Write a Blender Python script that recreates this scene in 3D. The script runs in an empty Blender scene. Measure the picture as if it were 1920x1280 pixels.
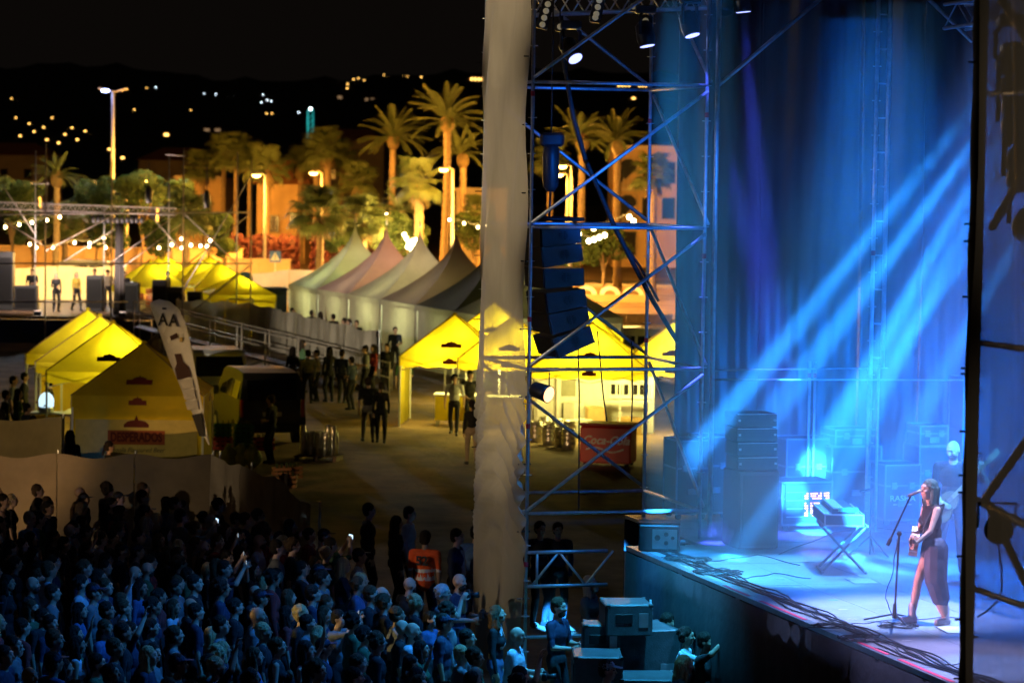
import bpy, math, random, numpy as np
from mathutils import Matrix, Vector, Euler
random.seed(7); np.random.seed(7)
C = bpy.context.scene.collection
scene = bpy.context.scene
R = math.radians
# ------------------------------------------------------------------ camera, world, exposure
FPX = 5333.0; CAMZ = 7.5
camd = bpy.data.cameras.new('camera'); cam = bpy.data.objects.new('camera', camd); C.objects.link(cam)
camd.lens = 100.0; camd.sensor_width = 36.0; camd.clip_end = 9000; camd.clip_start = .5
CR = Euler((math.pi/2 - math.atan(312/FPX), 0, 0)).to_matrix() @ Matrix.Rotation(R(0.8), 3, 'Z')
cam.matrix_world = Matrix.Translation((0, 0, CAMZ)) @ CR.to_4x4()
camd.dof.use_dof = True; camd.dof.focus_distance = 36.0; camd.dof.aperture_fstop = 2.3
scene.camera = cam
w = bpy.data.worlds.new('World'); scene.world = w; w.use_nodes = True
nt = w.node_tree; bg = nt.nodes['Background']
sky = nt.nodes.new('ShaderNodeTexSky'); sky.sky_type = 'NISHITA'; sky.sun_disc = False
sky.sun_elevation = R(-6); sky.sun_rotation = R(120)
tint = nt.nodes.new('ShaderNodeMix'); tint.data_type = 'RGBA'; tint.blend_type = 'MIX'
tint.inputs[0].default_value = 0.9; tint.inputs[7].default_value = (.045, .034, .027, 1)   # town glow on a dark night sky
nt.links.new(sky.outputs[0], tint.inputs[6]); nt.links.new(tint.outputs[2], bg.inputs[0])
bg.inputs[1].default_value = 0.075
scene.view_settings.view_transform = 'Standard'; scene.view_settings.look = 'None'
scene.view_settings.gamma = 1; scene.view_settings.use_curve_mapping = False
scene.view_settings.exposure = 0
cy = scene.cycles
cy.use_denoising = True; cy.max_bounces = 6; cy.diffuse_bounces = 2; cy.glossy_bounces = 2
cy.transmission_bounces = 3; cy.transparent_max_bounces = 12; cy.volume_bounces = 1
cy.caustics_reflective = False; cy.caustics_refractive = False
cy.sample_clamp_indirect = 3.0; cy.sample_clamp_direct = 30
cy.use_adaptive_sampling = True; cy.adaptive_threshold = 0.015
cy.use_light_tree = True; cy.volume_step_rate = 2.; cy.volume_max_steps = 96

# ------------------------------------------------------------------ pixel -> place helpers (photo is 1920 x 1280)
def ray(px, py):
    return (CR @ Vector(((px-960)/FPX, -(py-640)/FPX, -1))).normalized()
def P(px, py, z=0.0):
    d = ray(px, py); t = (z-CAMZ)/d.z
    return Vector((0, 0, CAMZ)) + d*t
def Q(px, py, D):
    d = ray(px, py); return Vector((0, 0, CAMZ)) + d*(D/d.y)
def V(*a): return Vector(a)

# ------------------------------------------------------------------ materials
MATS = {}
def M(name, col, rough=.75, metal=0., var=.18, scale=6., bump=0., bscale=40., trl=0., trp=0., emit=None, es=0., spec=.4, stretch=None, detail=4):
    if name in MATS: return MATS[name]
    m = bpy.data.materials.new(name); MATS[name] = m; m.use_nodes = True
    n = m.node_tree.nodes; l = m.node_tree.links
    b = n['Principled BSDF']; out = n['Material Output']
    b.inputs['Roughness'].default_value = rough; b.inputs['Metallic'].default_value = metal
    b.inputs['Specular IOR Level'].default_value = spec
    c = tuple(col)
    b.inputs['Base Color'].default_value = (*c, 1)
    colsock = None
    if var > 0 or bump > 0:
        tc = n.new('ShaderNodeTexCoord'); mp = n.new('ShaderNodeMapping'); l.new(tc.outputs['Object'], mp.inputs[0])
        oi = n.new('ShaderNodeObjectInfo'); mul = n.new('ShaderNodeVectorMath'); mul.operation = 'SCALE'
        mul.inputs[0].default_value = (17, 31, 23); l.new(oi.outputs['Random'], mul.inputs['Scale']); l.new(mul.outputs[0], mp.inputs['Location'])
        if stretch: mp.inputs['Scale'].default_value = stretch
    if var > 0:
        no = n.new('ShaderNodeTexNoise'); no.inputs['Scale'].default_value = scale; no.inputs['Detail'].default_value = detail
        no.inputs['Roughness'].default_value = .65
        l.new(mp.outputs[0], no.inputs['Vector'])
        ra = n.new('ShaderNodeValToRGB'); ra.color_ramp.elements[0].position = .28; ra.color_ramp.elements[1].position = .72
        ra.color_ramp.elements[0].color = (*[max(0, x*(1-var)) for x in c], 1); ra.color_ramp.elements[1].color = (*[min(1, x*(1+var)) for x in c], 1)
        l.new(no.outputs['Fac'], ra.inputs[0]); l.new(ra.outputs[0], b.inputs['Base Color']); colsock = ra.outputs[0]
    if bump > 0:
        n2 = n.new('ShaderNodeTexNoise'); n2.inputs['Scale'].default_value = bscale; n2.inputs['Detail'].default_value = 3
        l.new(mp.outputs[0], n2.inputs['Vector'])
        bm = n.new('ShaderNodeBump'); bm.inputs['Strength'].default_value = min(1, bump); bm.inputs['Distance'].default_value = .03*max(1, bump)
        l.new(n2.outputs['Fac'], bm.inputs['Height']); l.new(bm.outputs[0], b.inputs['Normal'])
    if emit is not None:
        b.inputs['Emission Color'].default_value = (*emit, 1); b.inputs['Emission Strength'].default_value = es
        if es < 1e5: m.cycles.emission_sampling = 'NONE'
    sh = b.outputs[0]
    if trl > 0:
        t = n.new('ShaderNodeBsdfTranslucent'); t.inputs[0].default_value = (*c, 1)
        if colsock: l.new(colsock, t.inputs[0])
        mx = n.new('ShaderNodeMixShader'); mx.inputs[0].default_value = trl
        l.new(sh, mx.inputs[1]); l.new(t.outputs[0], mx.inputs[2]); sh = mx.outputs[0]
    if trp > 0:
        t = n.new('ShaderNodeBsdfTransparent'); mx = n.new('ShaderNodeMixShader'); mx.inputs[0].default_value = trp
        l.new(sh, mx.inputs[1]); l.new(t.outputs[0], mx.inputs[2]); sh = mx.outputs[0]
    l.new(sh, out.inputs[0])
    return m
def EM(name, col, s):
    return M(name, (.02, .02, .02), .4, var=0, emit=col, es=s)

# ------------------------------------------------------------------ mesh builder
class MB:
    def __init__(s): s.v = []; s.f = []; s.m = []; s.k = 0
    def add(s, vs, fs, mi=None):
        o = len(s.v); s.v.extend([tuple(x) for x in vs]); s.f.extend([tuple(i+o for i in f) for f in fs]); s.m.extend([s.k if mi is None else mi]*len(fs)); return s
    def box(s, c, d, rz=0, M3=None, taper=1.0):
        x, y, z = d[0]/2, d[1]/2, d[2]/2; q = M3 if M3 is not None else Matrix.Rotation(rz, 3, 'Z')
        vs = [Vector(c)+q@Vector((sx*x*(taper if sz > 0 else 1), sy*y*(taper if sz > 0 else 1), sz*z)) for sz in (-1, 1) for sy in (-1, 1) for sx in (-1, 1)]
        return s.add(vs, [(0, 2, 3, 1), (4, 5, 7, 6), (0, 1, 5, 4), (2, 6, 7, 3), (1, 3, 7, 5), (0, 4, 6, 2)])
    def bbox(s, c, d, b=.02, rz=0, M3=None):   # bevelled box
        hx, hy, hz = d[0]/2, d[1]/2, d[2]/2; q = M3 if M3 is not None else Matrix.Rotation(rz, 3, 'Z')
        ring = lambda x, y, e: [(x-e, -y), (x, -y+e), (x, y-e), (x-e, y), (-x+e, y), (-x, y-e), (-x, -y+e), (-x+e, -y)]
        vs = []
        for (x, y, z) in ((hx-b, hy-b, -hz), (hx, hy, -hz+b), (hx, hy, hz-b), (hx-b, hy-b, hz)):
            vs += [Vector(c)+q@Vector((p[0], p[1], z)) for p in ring(x, y, b)]
        fs = [tuple(range(7, -1, -1)), tuple(range(24, 32))]
        for k in range(3):
            for i in range(8):
                j = (i+1) % 8; fs.append((k*8+i, k*8+j, k*8+8+j, k*8+8+i))
        return s.add(vs, fs)
    def tube(s, p, q, r, r2=None, n=8, cap=True):
        p = Vector(p); q = Vector(q); r2 = r if r2 is None else r2; d = (q-p)
        if d.length < 1e-6: return s
        d.normalize(); a = d.orthogonal().normalized(); b = d.cross(a)
        vs = [p+(a*math.cos(t)+b*math.sin(t))*r for t in [2*math.pi*i/n for i in range(n)]]+[q+(a*math.cos(t)+b*math.sin(t))*r2 for t in [2*math.pi*i/n for i in range(n)]]
        fs = [(i, (i+1) % n, n+(i+1) % n, n+i) for i in range(n)]
        if cap: fs += [tuple(range(n-1, -1, -1)), tuple(range(n, 2*n))]
        return s.add(vs, fs)
    def path(s, pts, r, n=6, rs=None):
        pts = [Vector(p) for p in pts]; vs = []; fs = []; a = None
        for i, p in enumerate(pts):
            d = (pts[min(i+1, len(pts)-1)]-pts[max(i-1, 0)]).normalized()
            a = d.orthogonal().normalized() if a is None else (a-d*a.dot(d)).normalized()
            b = d.cross(a); rr = rs[i] if rs else r
            vs += [p+(a*math.cos(2*math.pi*k/n)+b*math.sin(2*math.pi*k/n))*rr for k in range(n)]
            if i:
                o = (i-1)*n; fs += [(o+k, o+(k+1) % n, o+n+(k+1) % n, o+n+k) for k in range(n)]
        fs += [tuple(range(n-1, -1, -1)), tuple(range(len(vs)-n, len(vs)))]
        return s.add(vs, fs)
    def lathe(s, c, prof, n=16, M3=None):
        q = M3 if M3 is not None else Matrix.Identity(3); vs = []; fs = []
        for (r, z) in prof: vs += [Vector(c)+q@Vector((r*math.cos(2*math.pi*k/n), r*math.sin(2*math.pi*k/n), z)) for k in range(n)]
        for i in range(len(prof)-1): fs += [(i*n+k, i*n+(k+1) % n, i*n+n+(k+1) % n, i*n+n+k) for k in range(n)]
        fs += [tuple(range(n-1, -1, -1)), tuple(range(len(vs)-n, len(vs)))]
        return s.add(vs, fs)
    def ell(s, c, r, n=12, k=8, M3=None):
        q = M3 if M3 is not None else Matrix.Identity(3)
        vs = [Vector(c)+q@Vector((0, 0, -r[2]))]
        for i in range(1, k):
            t = math.pi*i/k
            vs += [Vector(c)+q@Vector((r[0]*math.sin(t)*math.cos(2*math.pi*j/n), r[1]*math.sin(t)*math.sin(2*math.pi*j/n), -r[2]*math.cos(t))) for j in range(n)]
        vs.append(Vector(c)+q@Vector((0, 0, r[2]))); L = len(vs)-1
        fs = [(0, 1+(j+1) % n, 1+j) for j in range(n)]
        for i in range(k-2): fs += [(1+i*n+j, 1+i*n+(j+1) % n, 1+i*n+n+(j+1) % n, 1+i*n+n+j) for j in range(n)]
        o = 1+(k-2)*n; fs += [(o+j, o+(j+1) % n, L) for j in range(n)]
        return s.add(vs, fs)
    def grid(s, fn, nu, nv):
        vs = [fn(i/nu, j/nv) for j in range(nv+1) for i in range(nu+1)]
        return s.add(vs, [(j*(nu+1)+i, j*(nu+1)+i+1, (j+1)*(nu+1)+i+1, (j+1)*(nu+1)+i) for j in range(nv) for i in range(nu)])
    def cloth(s, fn, nu, nv, n3): return s.grid(fn, nu, nv)   # woven fabric: a single sheet so that light passes through once
    def slab(s, fn, nu, nv, n3):     # closed thick sheet
        n3 = Vector(n3); o = (nu+1)*(nv+1)
        a = [Vector(fn(i/nu, j/nv)) for j in range(nv+1) for i in range(nu+1)]
        vs = a+[p+n3 for p in a]; fs = []
        for j in range(nv):
            for i in range(nu):
                k = j*(nu+1)+i; fs += [(k, k+nu+1, k+nu+2, k+1), (o+k, o+k+1, o+k+nu+2, o+k+nu+1)]
        for i in range(nu):
            k = i; fs.append((k, k+1, o+k+1, o+k)); k = nv*(nu+1)+i; fs.append((k+1, k, o+k, o+k+1))
        for j in range(nv):
            k = j*(nu+1); fs.append((k+nu+1, k, o+k, o+k+nu+1)); k += nu; fs.append((k, k+nu+1, o+k+nu+1, o+k))
        return s.add(vs, fs)
    def prism(s, poly, n3):          # planar polygon extruded by vector n3
        a = [Vector(p) for p in poly]; n3 = Vector(n3); n = len(a)
        return s.add(a+[p+n3 for p in a], [tuple(range(n-1, -1, -1)), tuple(range(n, 2*n))]+[(i, (i+1) % n, n+(i+1) % n, n+i) for i in range(n)])
    def build(s, name, mat, parent=None, smooth=False, world=False):
        return mesh_obj(name, s.v, s.f, mat, parent, smooth, world, s.m)
OFF = {}
def rootm(o):
    while o.parent: o = o.parent
    return Matrix.Translation(o.location) @ o.rotation_euler.to_matrix().to_4x4()
def mesh_obj(name, v, f, mat, parent=None, smooth=False, world=False, mi=None):
    a = np.array(v, dtype=float)
    if parent is not None and world:
        im = np.array(rootm(parent).inverted()); a = a@im[:3, :3].T+im[:3, 3]
    lo, hi = a.min(0), a.max(0); c = (lo+hi)/2
    if parent is None: c[2] = lo[2]
    me = bpy.data.meshes.new(name); me.from_pydata((a-c).tolist(), [], f)
    mats = mat if isinstance(mat, (list, tuple)) else [mat]
    for x in mats: me.materials.append(x)
    if mi and len(mats) > 1: me.polygons.foreach_set('material_index', mi)
    if smooth: me.polygons.foreach_set('use_smooth', [True]*len(f))
    o = bpy.data.objects.new(name, me); C.objects.link(o)
    if parent is not None:
        o.parent = parent; o.location = Vector(c)-OFF.get(parent, Vector())
        OFF[o] = Vector(c)
    else: o.location = c; OFF[o] = Vector()
    return o
def link_copy(src, name, parent, loc, rot=None):
    o = bpy.data.objects.new(name, src.data); C.objects.link(o); o.parent = parent; o.location = loc
    if rot is not None: o.rotation_euler = rot
    return o
def tag(o, label=None, cat=None, group=None, kind=None):
    if label: o['label'] = label
    if cat: o['category'] = cat
    if group: o['group'] = group
    if kind: o['kind'] = kind
    return o
def thing(name, label, cat, loc=(0, 0, 0), rz=0, group=None):
    o = bpy.data.objects.new(name, None); C.objects.link(o); o.empty_display_size = .2
    o.location = loc; o.rotation_euler = (0, 0, rz); OFF[o] = Vector()
    return tag(o, label, cat, group)
def copy_tree(o, parent=None):
    c = o.copy(); C.objects.link(c); c.parent = parent
    for ch in o.children: copy_tree(ch, c)
    return c
def light(kind, loc, power, col, r=.1, target=None, angle=40, blend=.3, parent=None, name='lamp_light'):
    d = bpy.data.lights.new(name, kind); d.energy = power; d.color = col; d.shadow_soft_size = r
    o = bpy.data.objects.new(name, d); C.objects.link(o); o.location = loc
    if kind == 'SPOT':
        d.spot_size = R(angle); d.spot_blend = blend
    if target is not None:
        o.rotation_euler = (Vector(target)-Vector(loc)).to_track_quat('-Z', 'Y').to_euler()
    if parent is not None:
        o.parent = parent; o.matrix_parent_inverse = rootm(parent).inverted()
    return o
def text_mesh(txt, size, offset=0., shear=0., depth=.004):
    cu = bpy.data.curves.new('t', 'FONT'); cu.body = txt; cu.size = size; cu.align_x = 'CENTER'; cu.align_y = 'CENTER'
    cu.extrude = depth; cu.offset = offset; cu.shear = shear; cu.resolution_u = 3
    o = bpy.data.objects.new('t', cu); C.objects.link(o)
    dg = bpy.context.evaluated_depsgraph_get(); me = bpy.data.meshes.new_from_object(o.evaluated_get(dg))
    bpy.data.objects.remove(o); v = [tuple(x.co) for x in me.vertices]; f = [tuple(p.vertices) for p in me.polygons]
    bpy.data.meshes.remove(me); return v, f
def lettering(name, txt, size, c, right, up, mat, parent=None, world=True, offset=0., shear=0., sx=1., depth=.004):
    v, f = text_mesh(txt, size, offset, shear, depth); r = Vector(right).normalized(); u = Vector(up).normalized(); n = r.cross(u); c = Vector(c)
    return mesh_obj(name, [tuple(c+r*(a*sx)+u*b+n*d) for a, b, d in v], f, mat, parent, False, world)

# common materials
STEEL = M('galvanised_steel', (.52, .54, .56), .42, .75, var=.25, scale=9, bump=.15, bscale=60)
DARKM = M('dark_metal', (.03, .03, .033), .5, .6, var=.3)
ALU = M('aluminium', (.62, .63, .65), .35, .85, var=.15)
BLACKP = M('black_plastic', (.018, .018, .02), .45, var=.25)
SPKR = M('speaker_paint', (.045, .047, .05), .55, var=.3, scale=14, bump=.3, bscale=150)
GRILLE = M('speaker_grille', (.012, .012, .013), .6, .3, var=.3, scale=30)
REDTAPE = M('red_tape', (.6, .02, .03), .6, var=.1)
WHITEP = M('white_paint', (.75, .75, .74), .5, var=.08)
PAPER = M('paper', (.8, .8, .78), .8, var=.05)
WOODD = M('dark_wood', (.10, .06, .035), .7, var=.3, scale=12)
# ================================================================== TERRAIN
GROUND = M('dirt_ground', (.20, .13, .07), .95, var=.65, scale=.5, bump=1., bscale=5, detail=11)
def gnd(u, v):
    x = -420+840*u; y = 2+700*v
    return (x, y, 0)
b = MB(); b.add([(-3000, -200, 0), (3000, -200, 0), (3000, 3300, 0), (-3000, 3300, 0)], [(0, 1, 2, 3)])
tag(b.build('ground', GROUND), kind='structure')
# tyre-marked loose grit: low real relief over the yard in view
b = MB(); rr = random.Random(3)
for i in range(900):
    p = P(rr.uniform(560, 1230), rr.uniform(770, 1010)); s = rr.uniform(.01, .03)
    b.add([p+V(-s, -s, .001), p+V(s, -s*.7, .001), p+V(s*.8, s, .001), p+V(-s*.6, s*.9, .001), p+V(0, 0, s*.25)], [(0, 1, 4), (1, 2, 4), (2, 3, 4), (3, 0, 4)])
tag(b.build('gravel', M('grit', (.2, .15, .1), .95, var=.3)), 'loose stones and grit scattered over the dirt yard', 'gravel', kind='stuff')
ROAD = M('asphalt', (.05, .048, .046), .85, var=.3, scale=2, bump=.3, bscale=30)
b = MB(); b.add([(-90, 196, .004), (90, 196, .004), (90, 206, .004), (-90, 206, .004)], [(0, 1, 2, 3)])
tag(b.build('road', ROAD), kind='structure')
b = MB(); b.box((0, 194.5, .06), (180, 3, .13)); tag(b.build('pavement', M('paving', (.3, .27, .23), .85, var=.2, scale=2)), kind='structure')
HY = [(-300, 128), (0, 126), (130, 119), (260, 127), (380, 146), (500, 152), (640, 148), (800, 138), (1000, 130), (1240, 138), (2300, 120)]
def hill_top(px):
    for (a, ya), (c, yc) in zip(HY, HY[1:]):
        if a <= px <= c: return ya+(yc-ya)*(px-a)/(c-a)
    return 130
def on_hill(px, py):
    yh = 328+(px-960)*.014; t = max(0, min(1, (yh-py)/(yh-hill_top(px)+1e-6)))
    return Q(px, py, 700+2300*t)
def hillfn(u, v):
    px = -200+2400*u; yh = 328+(px-960)*.014; top = hill_top(px)+4*math.sin(px*.05)+3*math.sin(px*.13+1)
    t = v
    if v > .98: t = 1
    p = Q(px, yh+6-(yh+6-top)*t, 700+2300*t)
    if v == 0: p.z = -1
    return p
b = MB(); b.grid(hillfn, 80, 24)
tag(b.build('hill', M('hill_scrub', (.035, .04, .025), .95, var=.6, scale=.02, bump=.5, bscale=.1), smooth=True), kind='structure')

# ------------------------------------------------------------------ far lights on the hillside: houses with lit windows, lamps
HOUSEW = M('far_house_render', (.32, .26, .2), .9, var=.2, scale=.5)
HROOF = M('far_house_roof', (.2, .08, .05), .9, var=.3, scale=1)
GLOWW = EM('warm_window', (1., .52, .11), 6.); GLOWC = EM('cool_lamp', (.75, .9, 1.), 9.); GLOWO = EM('orange_window', (1., .38, .06), 5.)
def far_house(px, py, wpx, hpx, win, glow, label, group):
    p = on_hill(px, py); s = FPX/p.y; wm = wpx/s; hm = max(hpx, 4)/s
    t = thing('hillside_house', label, 'house', (p.x, p.y, p.z-hm/2), 0, group)
    MB().box((0, wm*.4, hm*.35), (wm*1.3, wm*.8, hm*1.1)).build('wall', HOUSEW, t)
    MB().prism([(-wm*.72, -.1*wm, hm*.903), (wm*.72, -.1*wm, hm*.903), (0, -.1*wm, hm*1.35)], (0, wm, 0)).build('roof', HROOF, t)
    for k in range(win):
        x = (k+.5)/win*wm-wm/2
        MB().box((x, -.08, hm*.4), (wm/win*.5, .3, hm*.55)).build('window', glow, t)
def far_lamp(px, py, glow, r, label, group):
    p = on_hill(px, py)
    t = thing('hillside_lamp', label, 'lamp', (p.x, p.y, p.z-7), 0, group)
    MB().tube((0, 0, 0), (0, 0, 7), .12, n=5).build('pole', DARKM, t)
    MB().ell((0, 0, 7), (r*1.3, r, r*.75), 8, 5).build('globe', glow, t)
ORDN = ['first', 'second', 'third', 'fourth', 'fifth', 'sixth', 'seventh', 'eighth', 'ninth', 'tenth', 'eleventh', 'twelfth', 'thirteenth', 'fourteenth', 'fifteenth', 'sixteenth']
for i_, (px, py) in enumerate(sorted([(135, 240), (160, 246), (145, 262), (110, 268), (38, 255), (55, 232), (82, 239), (98, 221), (205, 280), (64, 247), (122, 252), (20, 293), (46, 301), (30, 221), (230, 296), (88, 262)])):
    far_lamp(px, py, GLOWW, .5, 'small yellow lamp of the cluster on the dark hill, '+ORDN[i_]+' from the left', 'lamps on the hillside, far left')
for i_, (px, py) in enumerate(sorted([(663, 149), (672, 147), (652, 158), (651, 166), (694, 153), (698, 145), (728, 147), (755, 143), (764, 144), (790, 145), (720, 141), (683, 151)])):
    far_lamp(px, py, GLOWW, .7, 'yellow lamp in the row along the hill crest, '+ORDN[i_]+' from the left', 'lamps along the hill crest')
for i_, (px, py) in enumerate(sorted([(493, 178), (501, 188), (509, 190), (560, 211), (837, 143), (383, 176), (292, 164), (405, 177), (490, 192)])):
    far_lamp(px, py, GLOWC, .45, 'small white lamp on the dark middle slope of the hill, '+ORDN[i_]+' from the left', 'white lamps on the hillside')
for i_, (px, py) in enumerate(sorted([(500, 213), (510, 213), (358, 207), (252, 206), (22, 185), (275, 165), (912, 222), (380, 298)])):
    far_lamp(px, py, GLOWW, .5, 'lone yellow lamp scattered over the dark hill slope, '+ORDN[i_]+' from the left', 'lone lamps on the hillside')
far_house(312, 252, 15, 8, 1, GLOWW, 'hillside house with one warm window, right of the floodlight mast', 'houses on the hillside')
far_house(898, 148, 34, 9, 5, GLOWW, 'long bright hillside house with five lit windows just left of the tower sheet', 'houses on the hillside')
far_house(605, 158, 30, 9, 2, EM('dim_window', (1., .6, .3), .25), 'dim pale hillside house below the crest, above the teal mast', 'houses on the hillside')
far_house(637, 182, 16, 10, 1, MATS['dim_window'], 'small dim square hillside house left of the tall date palms', 'houses on the hillside')
far_house(693, 188, 22, 20, 2, MATS['dim_window'], 'tall dim hillside house left of the tallest date palm', 'houses on the hillside')
far_house(1170, 160, 26, 6, 4, GLOWW, 'hillside house with four lit windows behind the scaffold ledger', 'houses on the hillside')
far_house(1208, 162, 24, 8, 4, GLOWW, 'hillside house with lit windows right beside the scaffold back post', 'houses on the hillside')
far_house(1188, 184, 12, 5, 1, GLOWW, 'small hillside house with a single lit window below the scaffold ledger', 'houses on the hillside')
far_house(398, 243, 40, 9, 2, MATS['dim_window'], 'low wide unlit hillside house above the left palms', 'houses on the hillside')
# teal lit lattice mast
p = on_hill(582, 250); p = Q(582, 250, 900); t = thing('lattice_mast', 'slim lattice mast lit teal in front of the hill', 'mast', (p.x, p.y, 0))
TEAL = M('teal_light_mast', (.2, .6, .6), .5, var=.1)  # teal of the mast's lighting put into its base colour
ht = Q(582, 207, 900).z; hb = Q(582, 252, 900).z
light('POINT', (p.x-2, p.y-5, (ht+hb)/2), 1000, (.15, 1., .95), .5, parent=t)
for sx in (-1, 1):
    for sy in (-1, 1): MB().tube((sx*.85, sy*.85, 0), (sx*.85, sy*.85, ht), .16, n=5).build('leg', TEAL, t)
k = 0; z = hb-14
while z < ht-1:
    MB().tube((-.85, -.85, z), (.85, -.85, z+1.6), .1, n=5).build('lattice_bar', TEAL, t); z += 1.7
MB().ell((0, 0, ht+.4), (.5, .5, .5), 8, 5).build('lamp', GLOWC, t)
# ================================================================== STREET BACKGROUND
SODIUM = (1., .42, .055)
LAMPG = EM('sodium_lamp_glass', (1., .5, .1), 28.)
POLE = M('lamp_pole_paint', (.45, .42, .36), .5, .2, var=.15)
def street_lamp(px, py, D, label, side=-1, power=3500, on=True):
    top = Q(px, py, D); s = FPX/D; arm = .55
    base = V(top.x-side*arm, D, 0)
    t = thing('street_lamp', label, 'street lamp', base, 0, 'orange street lamps')
    z = top.z
    MB().tube((0, 0, 0), (0, 0, z), .11, .075, n=8).build('pole', POLE, t, True)
    MB().path([(0, 0, z-.05), (side*arm*.5, 0, z+.08), (side*arm, 0, z+.02)], .045).build('arm', POLE, t, True)
    MB().lathe((side*arm, 0, z-.06), [(.1, .16), (.24, .1), (.26, .03), (.2, .02)], 10).build('lamp_head', POLE, t, True)
    MB().ell((side*arm, 0, z-.07), (.27, .24, .12), 10, 6).build('lamp_glass', LAMPG, t, True)
    light('POINT', (top.x, D, z-.35), power*1.7, SODIUM, .25, parent=t)
street_lamp(832, 316, 168, 'tall orange street lamp standing right of the date palms', power=9000)
street_lamp(1054, 310, 163, 'nearer of two orange street lamps seen through the scaffold tower', power=9000)
street_lamp(1049, 326, 190, 'farther, lower orange street lamp seen through the scaffold tower', power=11000)
street_lamp(481, 327, 178, 'orange street lamp right of the pair of lit palm trunks', power=12000)
street_lamp(588, 323, 184, 'orange street lamp in front of the twin fan palms', power=11000)
street_lamp(280, 337, 186, 'orange street lamp third from left, beside the hanging cable bundle', power=11000)
street_lamp(224, 339, 196, 'orange street lamp just right of the floodlight mast', power=9000)
street_lamp(181, 341, 200, 'orange street lamp just left of the floodlight mast', power=9000)
street_lamp(62, 343, 214, 'orange street lamp at far left behind the green palm', power=6000)
street_lamp(18, 352, 226, 'leftmost small orange street lamp near the frame edge', power=6000)
# floodlight mast
tp = Q(212, 170, 190); t = thing('floodlight_mast', 'tall pale floodlight mast with one blue-white lamp lit', 'light mast', (tp.x, 190, 0))
MASTM = M('mast_paint', (.34, .34, .38), .45, .3, var=.1)
MB().tube((0, 0, 0), (0, 0, tp.z), .2, .11, n=10).build('pole', MASTM, t, True)
for s_ in (-1, 1):
    MB().path([(0, 0, tp.z-.1), (s_*.3, 0, tp.z), (s_*.62, 0, tp.z+.05)], .04).build('arm', MASTM, t)
    MB().bbox((s_*.72, 0, tp.z+.08), (.55, .34, .14), .03, M3=Matrix.Rotation(s_*-.25, 3, 'Y')).build('lamp_head', MASTM, t)
MB().ell((-.5, -.1, tp.z-.02), (.26, .2, .1), 10, 6).build('lamp_glass', EM('cold_flood', (.42, .52, 1.), 30.), t, True)
light('SPOT', (tp.x-.4, 189.5, tp.z-.3), 34000, (.85, .9, 1.), .3, (-16, 128, 0), 110, .4, parent=t)
light('POINT', (tp.x-.5, 188.6, tp.z-.6), 60, (.5, .55, 1.), .3, parent=t)

# ------------------------------------------------------------------ palms
TRUNK = M('palm_trunk', (.21, .15, .09), .95, var=.45, scale=5, bump=1, bscale=14, stretch=(1, 1, 3))
FROND = M('palm_frond', (.07, .095, .03), .6, var=.4, scale=2, trl=.25)
FROND2 = M('palm_frond_dry', (.14, .10, .045), .8, var=.4, scale=2, trl=.2)
def frond_mesh(L, droop, nl, lw, ll, rng):
    b = MB(); pts = []
    for i in range(9):
        t = i/8; pts.append(V(L*(t-.18*droop*t*t), 0, L*(.42*t-.62*droop*t*t)))
    b.path(pts, .03, 4, rs=[.035*(1-.85*i/8) for i in range(9)])
    for i in range(nl):
        t = .1+.9*i/nl; k = min(7, int(t*8)); p = pts[k].lerp(pts[k+1], t*8-k); d = (pts[k+1]-pts[k]).normalized()
        l = ll*(math.sin(math.pi*(.12+.86*t))**.6)*rng.uniform(.8, 1.1)
        for s in (-1, 1):
            q = p+d*l*.75+V(0, s*l*.55, 0)+V(0, 0, -l*rng.uniform(.12, .45)); wv = d*lw
            b.add([p-wv, p+wv, q], [(0, 1, 2)])
    return b
def fan_mesh(L, rng):
    b = MB(); b.path([(0, 0, 0), (L*.3, 0, L*.12), (L*.55, 0, L*.14)], .02, 4)
    c = V(L*.55, 0, L*.14)
    for i in range(17):
        a = R(-115+230*i/16); l = L*.52*(.75+.25*math.cos(a))*rng.uniform(.85, 1.08)
        d = V(math.cos(a), math.sin(a), 0); n = V(-d.y, d.x, 0)*L*.033
        m = c+d*l*.6+V(0, 0, .02); e = c+d*l+V(0, 0, -l*rng.uniform(.2, .5))
        b.add([c, m-n, e, m+n], [(0, 1, 2, 3)])
    return b
rng = random.Random(11)
FR_ME = [frond_mesh(3.0, .55+.25*i, 34, .035, .55, rng).build('frond', FROND) for i in range(3)]
FAN_ME = [fan_mesh(1.7, rng).build('frond', FROND) for i in range(3)]
def crown_joined(kind, n, rng, sc=1.):
    src = FR_ME if kind == 'date' else FAN_ME
    vs = []; fs = []
    for i in range(n):
        me = src[i % 3].data; off = src[i % 3].location
        el = rng.uniform(-.75, 1.15) if kind == 'fan' else rng.uniform(-.35, 1.0)
        m = Matrix.Rotation(i*2.39996+rng.uniform(-.2, .2), 4, 'Z') @ Matrix.Rotation(-el, 4, 'Y') @ Matrix.Scale(sc*rng.uniform(.85, 1.1), 4)
        o = len(vs); vs += [tuple(m@(v.co+off)) for v in me.vertices]; fs += [tuple(j+o for j in p.vertices) for p in me.polygons]
    return vs, fs
CROWNS = {}
for kind, n in (('date', 34), ('fan', 46)):
    CROWNS[kind] = []
    for k in range(2):
        vs, fs = crown_joined(kind, n, random.Random(20+k)); CROWNS[kind].append(mesh_obj('crown', vs, fs, FROND).data)
    a = [o for o in C.objects if o.name.startswith('crown') and o.parent is None]
    for o in a: CROWNS[kind+'_off'] = o.location.copy() if kind+'_off' not in CROWNS else CROWNS[kind+'_off']; bpy.data.objects.remove(o)
CO = {'date': None, 'fan': None}
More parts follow.
